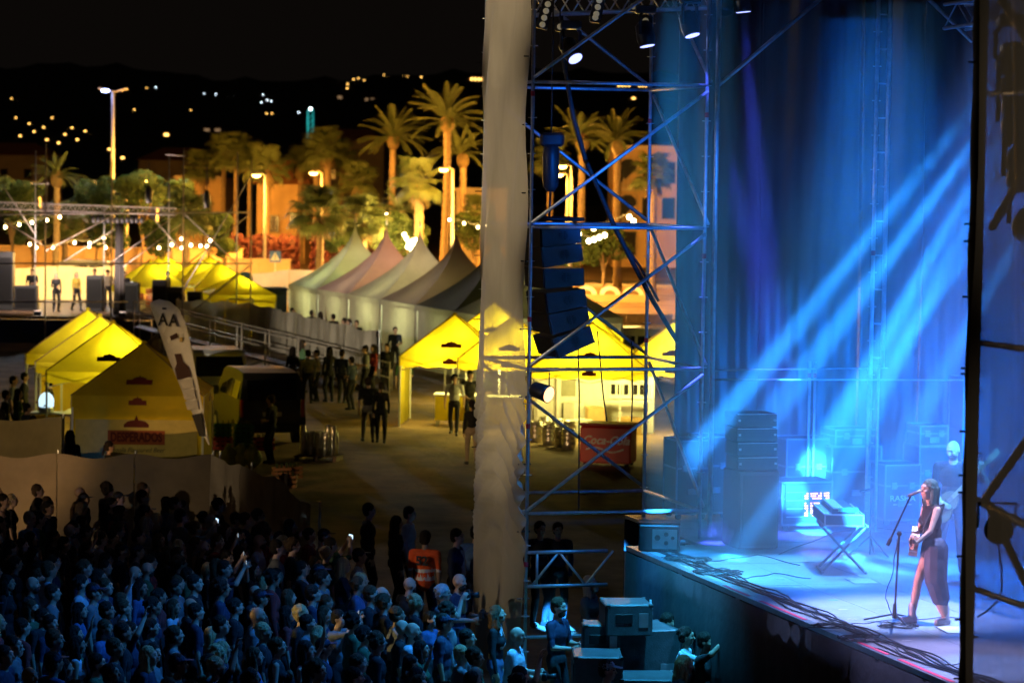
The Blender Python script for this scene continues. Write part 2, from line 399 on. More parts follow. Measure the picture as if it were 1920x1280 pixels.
def trunk_mesh(h, r, rng, bend):
    pts = []; rs = []; n = max(8, int(h/.28))
    for i in range(n+1):
        t = i/n; pts.append(V(bend*math.sin(t*2.2), bend*.4*t, h*t)); rs.append(r*(1.25-.35*t if t < .1 else 1.02-.16*t)*(1+.09*((i % 2)*2-1)))
    return MB().path(pts, r, 9, rs), pts[-1]
def palm(px, py, D, kind, label, crown=1., r=.22, bend=.3, parts=False, seed=1):
    rg = random.Random(seed); top = Q(px, py, D); h = top.z
    b, e = trunk_mesh(h, r, rg, bend)
    t = thing('palm_tree', label, 'palm tree', (top.x-e.x, D-e.y, 0), 0, 'palm trees along the street')
    b.build('trunk', TRUNK, t, True)
    if kind == 'date': MB().ell((e.x, e.y, e.z-.15), (r*1.9, r*1.9, .6), 9, 6).build('crown_boss', FROND2, t, True)
    else:   # skirt of dead leaves
        sk = MB()
        for i in range(60):
            a = rg.uniform(0, 6.28); l = rg.uniform(.5, 1.15); z = e.z-rg.uniform(0, .5)
            c = V(e.x+math.cos(a)*r*.9, e.y+math.sin(a)*r*.9, z); o = V(math.cos(a)*l*.42, math.sin(a)*l*.42, -l); n = V(-math.sin(a), math.cos(a), 0)*.12
            sk.add([c-n*.5, c+o*.6-n, c+o, c+o*.6+n], [(0, 1, 2, 3)])
        sk.build('dead_leaf_skirt', FROND2, t)
    if parts:
        src = FR_ME if kind == 'date' else FAN_ME
        for i in range(38):
            s = src[i % 3]; el = rg.uniform(-.45, 1.1)
            m = Matrix.Rotation(i*2.39996, 3, 'Z') @ Matrix.Rotation(-el, 3, 'Y')
            o = link_copy(s, 'frond', t, e+(m@(s.location*crown)), m.to_euler()); o.scale = (crown,)*3
    else:
        me = CROWNS[kind][seed % 2]; o = bpy.data.objects.new('crown', me); C.objects.link(o); o.parent = t
        o.location = e+CROWNS[kind+'_off']*crown; o.rotation_euler = (0, 0, seed*1.7); o.scale = (crown,)*3
palm(838, 228, 186, 'date', 'tallest feathery date palm, left of the tower sheet', 1.12, .26, .3, True, 3)
palm(738, 262, 200, 'date', 'second tall date palm with arching fronds, left of the tallest', 1.05, .25, -.3, True, 4)
palm(868, 296, 196, 'date', 'date palm with bumpy trunk between street lamp and tower sheet', .8, .24, .2, False, 5)
palm(786, 345, 172, 'fan', 'fan palm with thick orange lit trunk behind the white tents', 1.15, .3, .1, False, 6)
palm(614, 282, 215, 'fan', 'right one of twin fan palms with pale trunks', 1.2, .3, .1, False, 7)
palm(595, 300, 219, 'fan', 'left one of twin fan palms with pale trunks', 1.0, .3, -.2, False, 8)
palm(564, 308, 232, 'fan', 'fan palm with bright orange trunk left of the twin palms', 1.0, .3, .1, False, 9)
palm(468, 300, 219, 'fan', 'thin palm with orange lit trunk beside the street lamp', 1.0, .17, .1, False, 10)
palm(443, 292, 219, 'fan', 'taller palm with orange lit trunk, left of its thin neighbour', 1.2, .2, .1, False, 11)
palm(380, 318, 236, 'fan', 'fan palm with orange trunk behind the far scaffold', 1.1, .25, .1, False, 12)
palm(502, 318, 200, 'fan', 'dark fan palm between street lamp and orange house', 1.1, .22, .1, False, 13)
palm(420, 290, 240, 'fan', 'dim fan palm behind the orange trunks', 1.2, .22, -.1, False, 14)
palm(600, 405, 160, 'fan', 'low dark fan palm spreading left of the white tents', 1.15, .22, .1, False, 15)
palm(682, 418, 164, 'fan', 'low bushy fan palm above the first tent peaks', 1.1, .2, .1, False, 16)
palm(672, 345, 205, 'fan', 'mid height fan palm behind the low bushy palms', 1.1, .22, .1, False, 27)
palm(752, 405, 176, 'date', 'short date palm lit yellow by the bulbs behind the tents', .75, .2, .1, False, 17)
palm(106, 330, 165, 'date', 'green date palm lit white at far left above the truss', .62, .2, .15, False, 18)
palm(122, 420, 172, 'fan', 'short yellow lit palm below the green date palm', .95, .2, .1, False, 19)
palm(1092, 262, 182, 'date', 'dark palm behind the left half of the scaffold tower', .95, .26, .1, False, 20)
palm(1160, 272, 186, 'date', 'dark palm behind the right half of the scaffold tower', .9, .26, -.1, False, 21)
palm(1032, 300, 205, 'fan', 'dim fan palm directly behind the hanging hoist', 1.1, .24, .1, False, 22)
palm(350, 405, 165, 'fan', 'low green palm right of the hanging lamp row', 1.1, .2, .1, False, 23)
palm(900, 400, 196, 'fan', 'fan palm by the pale house beside the tower sheet', .9, .2, .1, False, 24)
palm(640, 300, 240, 'fan', 'dim background fan palm right of the twin palms', 1.2, .22, .1, False, 25)
palm(1225, 330, 176, 'fan', 'palm with bright orange trunk at the edge of the black curtain', 1.0, .27, 0, False, 26)
for o in FR_ME+FAN_ME: bpy.data.objects.remove(o)

# ------------------------------------------------------------------ shrubs
def leaf_cloud(rg, n, rad, ls, lobes=9):
    vs = []; fs = []
    cs = [(V(rg.uniform(-1, 1)*rad[0]*.7, rg.uniform(-1, 1)*rad[1]*.7, rg.uniform(-.65, .8)*rad[2]*.8), rg.uniform(.3, .55)) for _ in range(lobes)]
    for i in range(n):
        c, s = rg.choice(cs); d = V(rg.gauss(0, 1), rg.gauss(0, 1), rg.gauss(0, 1)).normalized()*rg.uniform(.5, 1)**.5
        p = c+V(d.x*s*rad[0], d.y*s*rad[1], d.z*s*rad[2]); a = V(rg.gauss(0, 1), rg.gauss(0, 1), rg.gauss(0, 1)).normalized(); e = a.orthogonal().normalized()*ls*.4
        o = len(vs); vs += [p-a*ls*.5, p+e, p+a*ls*.5, p-e]; fs.append((o, o+1, o+2, o+3))
    return vs, fs
SHRUB = M('shrub_leaf', (.06, .1, .03), .6, var=.4, scale=1.5, trl=.3)
SHRUBR = M('bougainvillea', (.05, .007, .007), .7, var=.4, scale=1.5, trl=.2)
rg = random.Random(5)
sh = []
for k in range(3):
    vs, fs = leaf_cloud(rg, 2600, (2.2, 1.6, 1.5), .28); o = mesh_obj('crown', vs, fs, SHRUB); o.location = (0, 0, 0); sh.append(o)
def shrub(px, py, D, sc, label, k, mat=None):
    c = Q(px, py, D); t = thing('shrub_tree', label, 'tree', (c.x, D, 0), 0, 'low trees behind the fences')
    MB().path([(0, 0, 0), (.1, .05, c.z*.5), (0, 0, c.z)], .1, 6, rs=[.13, .1, .05]).build('trunk', TRUNK, t)
    for a in (0, 2.1, 4.2): MB().tube((.05, 0, c.z*.55), (math.cos(a)*.8*sc, math.sin(a)*.8*sc, c.z+.2), .06, .02, n=5).build('limb', TRUNK, t)
    o = bpy.data.objects.new('crown', sh[k % 3].data); C.objects.link(o); o.parent = t; o.location = (0, 0, c.z-1.3*sc); o.rotation_euler = (0, 0, k*1.3); o.scale = (sc,)*3
for k, (px, py, D, sc, lb) in enumerate([(20, 385, 175, .9, 'green tree at the left frame edge above the truss'), (180, 380, 180, 1., 'leafy tree left of the floodlight mast foot'),
    (60, 430, 178, .8, 'low tree behind the truss left of the yellow palm'), (265, 372, 178, .9, 'leafy tree between mast and cable bundle'), (320, 375, 182, .9, 'pale green tree right of the cable bundle'),
    (390, 420, 172, .8, 'low tree above the truss end'), (200, 440, 178, .8, 'yellow lit low tree behind the hanging lamps'), (300, 450, 174, .8, 'low tree lit yellow by bulbs above the far yellow tents'),
    (420, 462, 178, .6, 'small bush by the orange palm trunks'), (720, 440, 168, .8, 'yellow lit bush behind the second tent peak'), (768, 452, 174, .8, 'bright yellow bush around the bulb cluster'),
    (640, 440, 170, .9, 'dark bush behind the first tent peak'), (1130, 470, 176, .8, 'green bush behind the scaffold tower'), (885, 440, 190, .9, 'bush in front of the pale house'), (1040, 500, 180, .7, 'bush behind the line array')]):
    shrub(px, py, D, sc, lb, k)
for o in sh: bpy.data.objects.remove(o)
for k, (x0, x1, y0) in enumerate([(430, 560, 446), (585, 700, 448)]):
    a = Q(x0, y0, 186); c = Q(x1, y0, 186); b = MB(); rg = random.Random(k)
    vs = []; fs = []
    for i in range(2600):
        p = V(rg.uniform(a.x, c.x), 186+rg.uniform(-.8, .8), rg.uniform(.2, a.z)+rg.uniform(-.2, .3)); d = V(rg.gauss(0, 1), rg.gauss(0, 1), rg.gauss(0, 1)).normalized()*.2; e = d.orthogonal().normalized()*.12
        o = len(vs); vs += [p-d, p+e, p+d, p-e]; fs.append((o, o+1, o+2, o+3))
    t = thing('hedge', ['red flowering hedge left of the low fan palm', 'red flowering hedge behind the first white tent'][k], 'hedge', ((a.x+c.x)/2, 186, 0))
    mesh_obj('foliage', vs, fs, SHRUBR, t, False, True); MB().box(((a.x+c.x)/2, 186, a.z*.4), (c.x-a.x-.3, .5, a.z*.8)).build('stems', WOODD, t, world=True)

# ------------------------------------------------------------------ buildings
OCH = M('ochre_render', (.52, .36, .2), .9, var=.15, scale=.6)
PALEW = M('pale_render', (.5, .42, .32), .9, var=.15, scale=.6)
RTILE = M('roof_tile', (.32, .12, .06), .9, var=.35, scale=3)
DARKG = M('dark_pane', (.012, .014, .018), .12, var=0, spec=.6)
FRAME = M('window_frame', (.35, .28, .2), .7, var=.1)
def window(t, x, y, z, w, h, arch=False, lit=None):
    fr = MB(); e = .08
    for (cx, cz, dx, dz) in ((x-w/2, z, e, h), (x+w/2, z, e, h), (x, z-h/2, w+e*2.4, e*1.2), (x, z+h/2, w+e, e)):
        fr.box((cx, y-.06, cz), (dx, .16, dz))
    f = fr.build('window', FRAME, t)
    if arch: MB().prism([(x-w/2, y-.05, z-h/2)]+[(x+w/2*math.cos(a), y-.05, z+h/2-w/2+w/2*math.sin(a)) for a in [math.pi*i/8 for i in range(9)]][::1]+[(x-w/2, y-.05, z-h/2+.01)], (0, .04, 0)).build('pane', lit or DARKG, f)
    else: MB().box((x, y-.03, z), (w, .05, h)).build('pane', lit or DARKG, f)
def house(px0, px1, pyt, D, depth, label, mat, wins, roof='flat'):
    a = Q(px0, pyt, D); c = Q(px1, pyt, D); w_ = c.x-a.x; h = a.z
    t = thing('house', label, 'house', ((a.x+c.x)/2, D, 0))
    MB().box((0, depth/2, h/2), (w_, depth, h)).build('wall', mat, t)
    if roof == 'hip':
        MB().add([(-w_/2-.5, -.5, h+.003), (w_/2+.5, -.5, h+.003), (w_/2+.5, depth+.5, h+.003), (-w_/2-.5, depth+.5, h+.003), (-w_/4, depth/2, h+2), (w_/4, depth/2, h+2)], [(3, 2, 1, 0), (0, 1, 5, 4), (1, 2, 5), (2, 3, 4, 5), (3, 0, 4)]).build('roof', RTILE, t)
    else:
        MB().box((0, -.05, h+.12), (w_+.3, .35, .3)).build('cornice', PALEW, t); MB().box((0, depth/2+.3, h+.06), (w_-.1, depth-.4, .1)).build('roof', RTILE, t)
    for (x, z, ww, hh, ar) in wins: window(t, x*w_/2, 0, z*h, ww, hh, ar)
    return t, w_, h
t, w_, h = house(1150, 1300, 278, 236, 12, 'ochre house with arched windows seen through the scaffold tower', OCH, [(-.62, .80, 1.5, 2.2, True), (-.62, .50, 1.5, 2.2, True), (-.62, .2, 1.5, 2.0, False), (-.1, .8, 1.1, 1.8, False), (-.1, .5, 1.1, 1.8, False), (.4, .8, 1.1, 1.8, False), (.4, .5, 1.1, 1.8, False)])
for z in (.40, .70):
    MB().box((-.62*w_/2, -.4, z*h-.45), (2.4, .7, .18)).build('balcony', PALEW, t)
    for i in range(7): MB().tube((-.62*w_/2-1.1+.36*i, -.7, z*h-.36), (-.62*w_/2-1.1+.36*i, -.7, z*h+.5), .05, n=5).build('baluster', PALEW, t)
house(482, 572, 345, 232, 10, 'ochre house lit orange behind the thin street lamp post', OCH, [(.55, .55, .7, 1.3, False), (.55, .25, .7, 1.3, False), (-.3, .5, .9, 1.4, False), (-.3, .2, .9, 1.4, False)], 'hip')
house(855, 950, 358, 226, 10, 'pale house with dark terrace opening beside the tower sheet', PALEW, [(-.1, .42, 4.2, 1.5, False), (-.6, .75, .8, 1.2, False), (.35, .75, .8, 1.2, False)])
house(590, 720, 265, 420, 14, 'dim low house with red roof behind the twin palms', PALEW, [(-.5, .6, 1.2, 1.5, False), (0, .6, 1.2, 1.5, False), (.5, .6, 1.2, 1.5, False)], 'hip')
house(260, 400, 300, 430, 14, 'dim dark house behind the low trees right of the mast', PALEW, [(-.5, .6, 1.2, 1.5, False), (.1, .6, 1.2, 1.5, False), (.6, .6, 1.2, 1.5, False)], 'hip')
house(330, 418, 335, 250, 10, 'orange lit house wall behind the far scaffold', OCH, [(-.3, .6, 1., 1.5, False), (.3, .6, 1., 1.5, False)])
house(-60, 90, 290, 440, 14, 'dim house at the far left edge under the hill lamps', PALEW, [(-.1, .7, 1.2, 1.5, False), (.5, .7, 1.2, 1.5, False)], 'hip')
# garden wall with a row of arches, behind the line array
a = Q(1075, 545, 170); c = Q(1212, 545, 170); t = thing('arched_wall', 'low pale garden wall topped by round arches behind the tower', 'wall', ((a.x+c.x)/2, 170, 0))
w_ = c.x-a.x; MB().box((0, 0, a.z*.35), (w_, .5, a.z*.7)).build('wall', OCH, t)
for k in range(3):
    cx = (k-1)*w_/3.1; b = MB(); prev = None; n = 9
    for i in range(n):
        a0, a1 = math.pi*i/n, math.pi*(i+1)/n; ro, ri = .62, .34
        b.prism([(cx+ro*math.cos(a0), -.15, a.z*.703+ro*.8*math.sin(a0)), (cx+ro*math.cos(a1), -.15, a.z*.703+ro*.8*math.sin(a1)), (cx+ri*math.cos(a1), -.15, a.z*.703+ri*.8*math.sin(a1)), (cx+ri*math.cos(a0), -.15, a.z*.703+ri*.8*math.sin(a0))], (0, .3, 0))
    b.build('arch', WHITEP, t)
# long orange lit boundary walls and pale screens along the street
def wall(px0, px1, pyt, D, mat, label, th=.25, zb=0.):
    a = Q(px0, pyt, D); c = Q(px1, pyt, D); t = thing('boundary_wall', label, 'wall', ((a.x+c.x)/2, D, 0), 0)
    n = max(2, int((c.x-a.x)/3)); w_ = (c.x-a.x)/n
    for i in range(n): MB().box((a.x+w_*(i+.5), D, a.z/2), (w_-.03, th, a.z)).build('panel', mat, t, world=True)
    MB().box(((a.x+c.x)/2, D, a.z+.05), (c.x-a.x+.1, th+.1, .095)).build('coping', mat, t, world=True)
wall(-40, 455, 462, 184, OCH, 'long orange lit wall behind the second stage')
wall(430, 545, 487, 178, OCH, 'orange lit wall left of the white canvas screen')
wall(1090, 1260, 590, 146, M('brown_wall', (.3, .18, .1), .9, var=.2), 'brown orange wall right of the line array')
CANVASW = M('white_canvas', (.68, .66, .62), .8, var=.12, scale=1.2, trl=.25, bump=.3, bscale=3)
def screen(px0, py0, D0, px1, py1, D1, zb, mat, label, folds=.07, n=None, cat='screen', name='canvas_screen', posts=True):
    a = Q(px0, py0, D0); c = Q(px1, py1, D1); L = (c-a).length; d = (V(c.x, c.y, 0)-V(a.x, a.y, 0)).normalized(); nn = V(-d.y, d.x, 0)
    t = thing(name, label, cat, V((a.x+c.x)/2, (a.y+c.y)/2, 0), 0); rg = random.Random(px0*7+py0)
    k = n or max(1, round(L/3.)); ph = [rg.uniform(0, 6) for _ in range(6)]
    for i in range(k):
        u0, u1 = i/k, (i+1)/k
        def fn(u, v, u0=u0, u1=u1):
            s = u0+(u1-u0)*(.006+.988*u); top = a.lerp(c, s); x = s*L; sag = .10*math.sin(math.pi*u)**2
            off = folds*(math.sin(x*2.3+ph[0]+v*1.5)+.6*math.sin(x*5.1+ph[1]-v*2)+.35*math.sin(x*9+ph[2]))*(1-.3*v)
            return V(top.x, top.y, zb+(top.z-sag-zb)*v)+nn*off
        MB().cloth(fn, max(8, int(L/k*7)), 10, nn*.008).build('sheet', mat, t, True, True)
        if posts: MB().tube(V(*a.lerp(c, u0).xy, 0)+nn*.16, V(*a.lerp(c, u0).xy, a.lerp(c, u0).z+.05)+nn*.16, .025, n=6).build('post', STEEL, t, world=True)
    if posts: MB().tube(V(c.x, c.y, 0)+nn*.16, c+nn*.16+V(0, 0, .05), .025, n=6).build('post', STEEL, t, world=True)
    return t
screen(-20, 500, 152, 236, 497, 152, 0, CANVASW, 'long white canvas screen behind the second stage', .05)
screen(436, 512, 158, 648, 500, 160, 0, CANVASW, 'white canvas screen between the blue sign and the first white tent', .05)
# road signs
def sign(px, py, D, kind, label):
    c = Q(px, py, D); t = thing('road_sign', label, 'road sign', (c.x, D, 0))
    MB().tube((0, .05, 0), (0, .05, c.z+.3), .04, n=6).build('post', STEEL, t)
    BL = M('sign_blue', (.02, .09, .4), .4, var=.05)
    if kind == 'cross':
        b_ = MB().bbox((0, 0, c.z), (.66, .03, .66), .01).build('plate', BL, t)
        MB().prism([(-.26, -.03, c.z-.22), (.26, -.03, c.z-.22), (0, -.03, c.z+.25)], (0, .012, 0)).build('white_triangle', WHITEP, b_)
        g = MB(); g.tube((0, -.035, c.z+.1), (0, -.045, c.z+.1), .04, n=8)
        for (p, q) in (((0, c.z+.06), (-.01, c.z-.06)), ((-.01, c.z-.06), (-.09, c.z-.18)), ((-.01, c.z-.06), (.08, c.z-.18)), ((0, c.z+.03), (.09, c.z-.03))): g.tube((p[0], -.04, p[1]), (q[0], -.04, q[1]), .018, n=5)
        g.build('walker_symbol', BLACKP, b_)
    else:
        b_ = MB().tube((0, 0, c.z), (0, .03, c.z), .38, n=20).build('plate', BL, t)
        MB().prism([(-.18, -.02, c.z+.14), (-.1, -.02, c.z+.22), (.12, -.02, c.z), (.2, -.02, c.z+.06), (.18, -.02, c.z-.2), (-.08, -.02, c.z-.16), (0, -.02, c.z-.08)], (0, .01, 0)).build('arrow', WHITEP, b_)
sign(516, 481, 166, 'cross', 'square blue road sign with white triangle by the orange wall')
sign(460, 524, 140, 'round', 'round blue road sign with white arrow behind the scaffold corner')
# ------------------------------------------------------------------ festoon bulbs
BULB = EM('festoon_bulb', (1., .78, .38), 26.)
def festoon(pts, D, label, power=300, r=.075, sag=.25):
    P3 = [Q(x, y, d if isinstance(D, list) else D) for (x, y), d in zip(pts, D if isinstance(D, list) else [D]*len(pts))]
    t = thing('festoon_string', label, 'string lights', V(P3[0].x, P3[0].y, 0), 0, 'festoon light strings')
    up = [p+V(0, 0, .2) for p in P3]; full = []
    for a, c in zip(up, up[1:]):
        for k in range(5): full.append(a.lerp(c, k/5)-V(0, 0, .1*math.sin(math.pi*k/5)))
    full.append(up[-1])
    MB().path(full, .015, 4).build('cable', BLACKP, t, world=True)
    for p in P3:
        bl = MB().ell(p, (r, r, r*1.1), 8, 6).build('bulb', BULB, t, True, True)
        MB().tube(p+V(0, 0, r*.9), p+V(0, 0, .2), .03, n=5).build('socket', BLACKP, t, world=True)
    mid = P3[len(P3)//2]; light('POINT', mid-V(0, 1.2, .4), power*5, (1., .58, .13), .5, parent=t)
festoon([(10, 426), (36, 421), (60, 417), (88, 413), (112, 407)], 150, 'string of bulbs rising from the left frame edge above the second stage', 900)
festoon([(56, 458), (68, 464), (99, 464), (140, 455), (168, 456), (198, 464)], 156, 'string of bulbs left of the hanging cable column', 900)
festoon([(167, 462), (195, 446), (225, 452)], 158, 'short string of bulbs behind the cable column', 500)
festoon([(298, 465), (322, 459), (340, 448), (341, 465), (358, 460), (376, 461), (388, 462), (394, 451)], 150, 'string of bulbs above the right half of the far scaffold', 900)
festoon([(683, 433), (705, 409), (725, 402)], 172, 'short string of bulbs above the first tent peaks', 500)
festoon([(758, 440), (762, 447), (766, 455), (773, 452), (779, 450), (764, 463), (770, 465), (776, 458), (772, 470)], 164, 'dense bright cluster of bulbs behind the third tent peak', 3000, .11)
festoon([(843, 412), (870, 419), (896, 426), (910, 421)], 170, 'string of bulbs right of the tall street lamp', 700)
festoon([(1066, 450), (1077, 452), (1085, 439), (1104, 452), (1114, 449), (1124, 445), (1134, 441)], 120, 'string of bulbs right of the line array', 900, .1)
festoon([(1113, 428), (1180, 407), (1188, 415)], 132, 'three bulbs near the ochre house in the tower view', 500, .11)
# ================================================================== TENTS
TENTY = M('yellow_tent_fabric', (.86, .70, .03), .7, var=.10, scale=1.5, trl=.62, bump=.25, bscale=4)
TENTW = M('white_tent_fabric', (.66, .63, .56), .7, var=.12, scale=1.2, trl=.4, bump=.25, bscale=4)
TENTG = M('white_tent_roof', (.56, .50, .38), .7, var=.15, scale=1., trl=.25, bump=.25, bscale=4)
LOGO = M('brown_print', (.11, .015, .012), .8, var=.15)
SEAMD = M('tent_seam', (.25, .16, .04), .8, var=.1)
def logo_poly(w):   # a wide sign with a domed bump and a spike on top
    return [(-w/2, -w*.16), (w/2, -w*.16), (w/2, w*.10), (w*.27, w*.12), (w*.24, w*.2), (w*.12, w*.26), (w*.03, w*.27), (0, w*.38), (-w*.03, w*.27), (-w*.12, w*.26), (-w*.24, w*.2), (-w*.27, w*.12), (-w/2, w*.10)]
def popup(c, rz, label, w=3., eave=2.1, peak=3.3, walls=(), lit=0, logos=True, mat=None, group='yellow beer tents', frontlogo=False, val=.28):
    mat = mat or TENTY; h = w/2
    t = thing('gazebo_tent', label, 'tent', (c[0], c[1], 0), rz, group)
    cor = [(-h, -h), (h, -h), (h, h), (-h, h)]
    for i in range(4):
        a = V(*cor[i], eave); d = V(*cor[(i+1) % 4], eave); apex = V(0, 0, peak); n = ((d-a).cross(apex-a)).normalized()
        def fn(u, v, a=a, d=d):
            e = a.lerp(d, u); p = e.lerp(apex, v*.997); s = math.sin(math.pi*v)*math.sin(math.pi*u)
            return p-n*(.10*s+.012*s*math.sin(u*21+v*6)+.01*s*math.sin(v*17-u*9))
        pn = MB().cloth(fn, 18, 12, n*.006).build('roof_panel', mat, t, True)
        if logos:
            m = (a+d)/2; upv = (apex-m).normalized(); rt = (d-a).normalized(); cc = m.lerp(apex, .27)-n*.06+n*.04
            MB().prism([cc+rt*x+upv*y for x, y in logo_poly(.62)], n*.012).build('logo', LOGO, pn)
        # scalloped valance
        vo = (d-a).normalized().cross(V(0, 0, 1))
        def fv(u, v, a=a, d=d):
            return a.lerp(d, .004+.992*u)+vo*.012+V(0, 0, -val*(1-v)*(1+.18*abs(math.sin(u*math.pi*5))))
        vl = MB().cloth(fv, 20, 1, vo*.006).build('valance', mat, t)
        if logos:
            cc = (a+d)/2+vo*.03+V(0, 0, -val*.55); rt = (d-a).normalized()
            MB().prism([cc+rt*x+V(0, 0, y) for x, y in logo_poly(.42)], vo*.01).build('logo', LOGO, vl)
        leg = V(cor[i][0]*.985, cor[i][1]*.985, 0)
        MB().box(leg+V(0, 0, eave/2), (.05, .05, eave)).build('leg', WHITEP, t)
        for k in range(2):
            p, q = a.lerp(d, .02+k*.5), a.lerp(d, .48+k*.5); ins = -vo*.04
            MB().tube(p+ins-V(0, 0, .05), q+ins-V(0, 0, .42), .014, n=5).build('scissor_bar', ALU, t)
            MB().tube(p+ins*1.6-V(0, 0, .42), q+ins*1.6-V(0, 0, .05), .014, n=5).build('scissor_bar', ALU, t)
    MB().ell((0, 0, peak), (.07, .07, .05), 8, 5).build('peak_cap', mat, t)
    for i in range(4):
        a = V(*cor[i], eave); MB().path([a, a.lerp(V(0, 0, peak), .5)+V(0, 0, .0), V(0, 0, peak)], .02, 5).build('ridge_seam', SEAMD, t)
    for i in walls:
        a = V(*cor[i], 0)*.98; d = V(*cor[(i+1) % 4], 0)*.98; vo = (d-a).normalized().cross(V(0, 0, 1))
        MB().cloth(lambda u, v: a.lerp(d, u)+V(0, 0, .03+(eave-val*.9)*v)+vo*(.015+.02*math.sin(u*17)+.015*math.sin(u*31+v*4)), 24, 4, vo*.006).build('side_wall', mat, t, True)
    if lit:
        lp = MB().ell((0, 0, eave+.25), (.05, .05, .09), 8, 6).build('lamp', EM('tent_lamp', (1., .9, .5), 20.), t)
        MB().tube((0, 0, eave+.33), (0, 0, peak-.06), .006, n=4).build('lamp_cord', BLACKP, t)
        l = light('POINT', rootm(t)@V(.45, -.25, eave+.32), lit*.28, (1., .9, .2), .25, parent=t)
    return t
# near left row: unlit front tent with printed wall, then lit tents behind it
TD = P(272, 905, 0); TD = V(Q(268, 700, 69).x, 69.2, 0)
front = popup(TD, R(2), 'unlit front beer tent with the large printed wall and dark roof', 3.15, 2.12, 3.3, (0, 1), 0)
fm = rootm(front); rt = (fm.to_3x3()@V(1, 0, 0)); cw = fm@V(-.02, -1.62, 1.0)
MB().box((-.02, -1.625, .98), (2.9, .012, 1.15)).build('banner', M('banner_vinyl', (.55, .45, .12), .6, var=.12), front)
lettering('banner_lettering', 'DESPERADOS', .30, cw+V(0, -.02, .13), rt, (0, 0, 1), LOGO, front, offset=.014, sx=.68)
MB().box((-.02, -1.637, 1.13), (1.36, .006, .34)).build('banner_block', M('banner_red', (.30, .07, .02), .7, var=.15), front)
MB().prism([cw+V(0, -.012, .37)+rt*x+V(0, 0, y) for x, y in [(-.3, 0), (.3, 0), (.3, .07), (.22, .14), (.1, .17), (.05, .17), (0, .3), (-.05, .17), (-.1, .17), (-.22, .14), (-.3, .07)]], (0, .01, 0)).build('banner_emblem', LOGO, front, world=True)
lettering('banner_script', 'Tequila Flavoured Beer', .15, cw+V(0, -.02, -.17), rt, (0, 0, 1), BLACKP, front, shear=.35, sx=.95)
for k, (px, D) in enumerate([(213, 77.4), (188, 80.9), (165, 84.4)]):
    popup(V(Q(px, 600, D).x, D, 0), R(2), ['lit yellow beer tent directly behind the dark front tent', 'second lit yellow beer tent in the left row', 'rearmost lit yellow beer tent of the near left row'][k], 3.25, 2.1, 3.35, (1,) if k < 2 else (1, 2), [520, 400, 330][k])
for k, (px, py, D) in enumerate([(282, 499, 133), (297, 500, 137), (311, 503, 141), (392, 502, 140), (376, 505, 136), (410, 508, 132), ]):
    popup(V(Q(px, py, D).x, D, 0), R(20), ['nearest of three small lit yellow tents behind the second stage', 'middle of three small lit yellow tents behind the second stage', 'rearmost of three small lit yellow tents behind the second stage',
        'rearmost lit yellow tent left of the blue arrow sign', 'leftmost lit yellow tent of the trio by the blue arrow sign', 'nearest lit yellow tent beside the blue arrow sign'][k], 3., 2.1, 3.3, (), 380, False)
popup(V(Q(446, 560, 128).x, 128, 0), R(15), 'low yellow tent glowing beside the portable toilet', 3., 2.0, 2.9, (0, 1), 300, False)
# right group
RG = [(852, 85.5, 'orange yellow beer tent with open counter left of the tower sheet', (3,), 260), (926, 94, 'bright yellow beer tent half hidden behind the tower sheet', (), 520), (1082, 95.5, 'bright yellow beer tent behind the lower line array', (), 520),
      (1110, 81.5, 'large lit beer tent with white stall front, right of the tower post', (), 560), (1262, 83, 'lit yellow beer tent cut off by the black curtain', (), 460), (960, 84.5, 'lit beer tent seen through the tower sheet', (), 460)]
for (px, D, lb, wl, lt) in RG:
    t = popup(V(Q(px, 650, D).x, D, 0), R(-4), lb, 3.3 if px == 1110 else 3., 2.1, 3.3, wl, lt); light('POINT', rootm(t)@V(-.3, -.9, 1.75), lt*.55, (1., .82, .2), .2, parent=t)
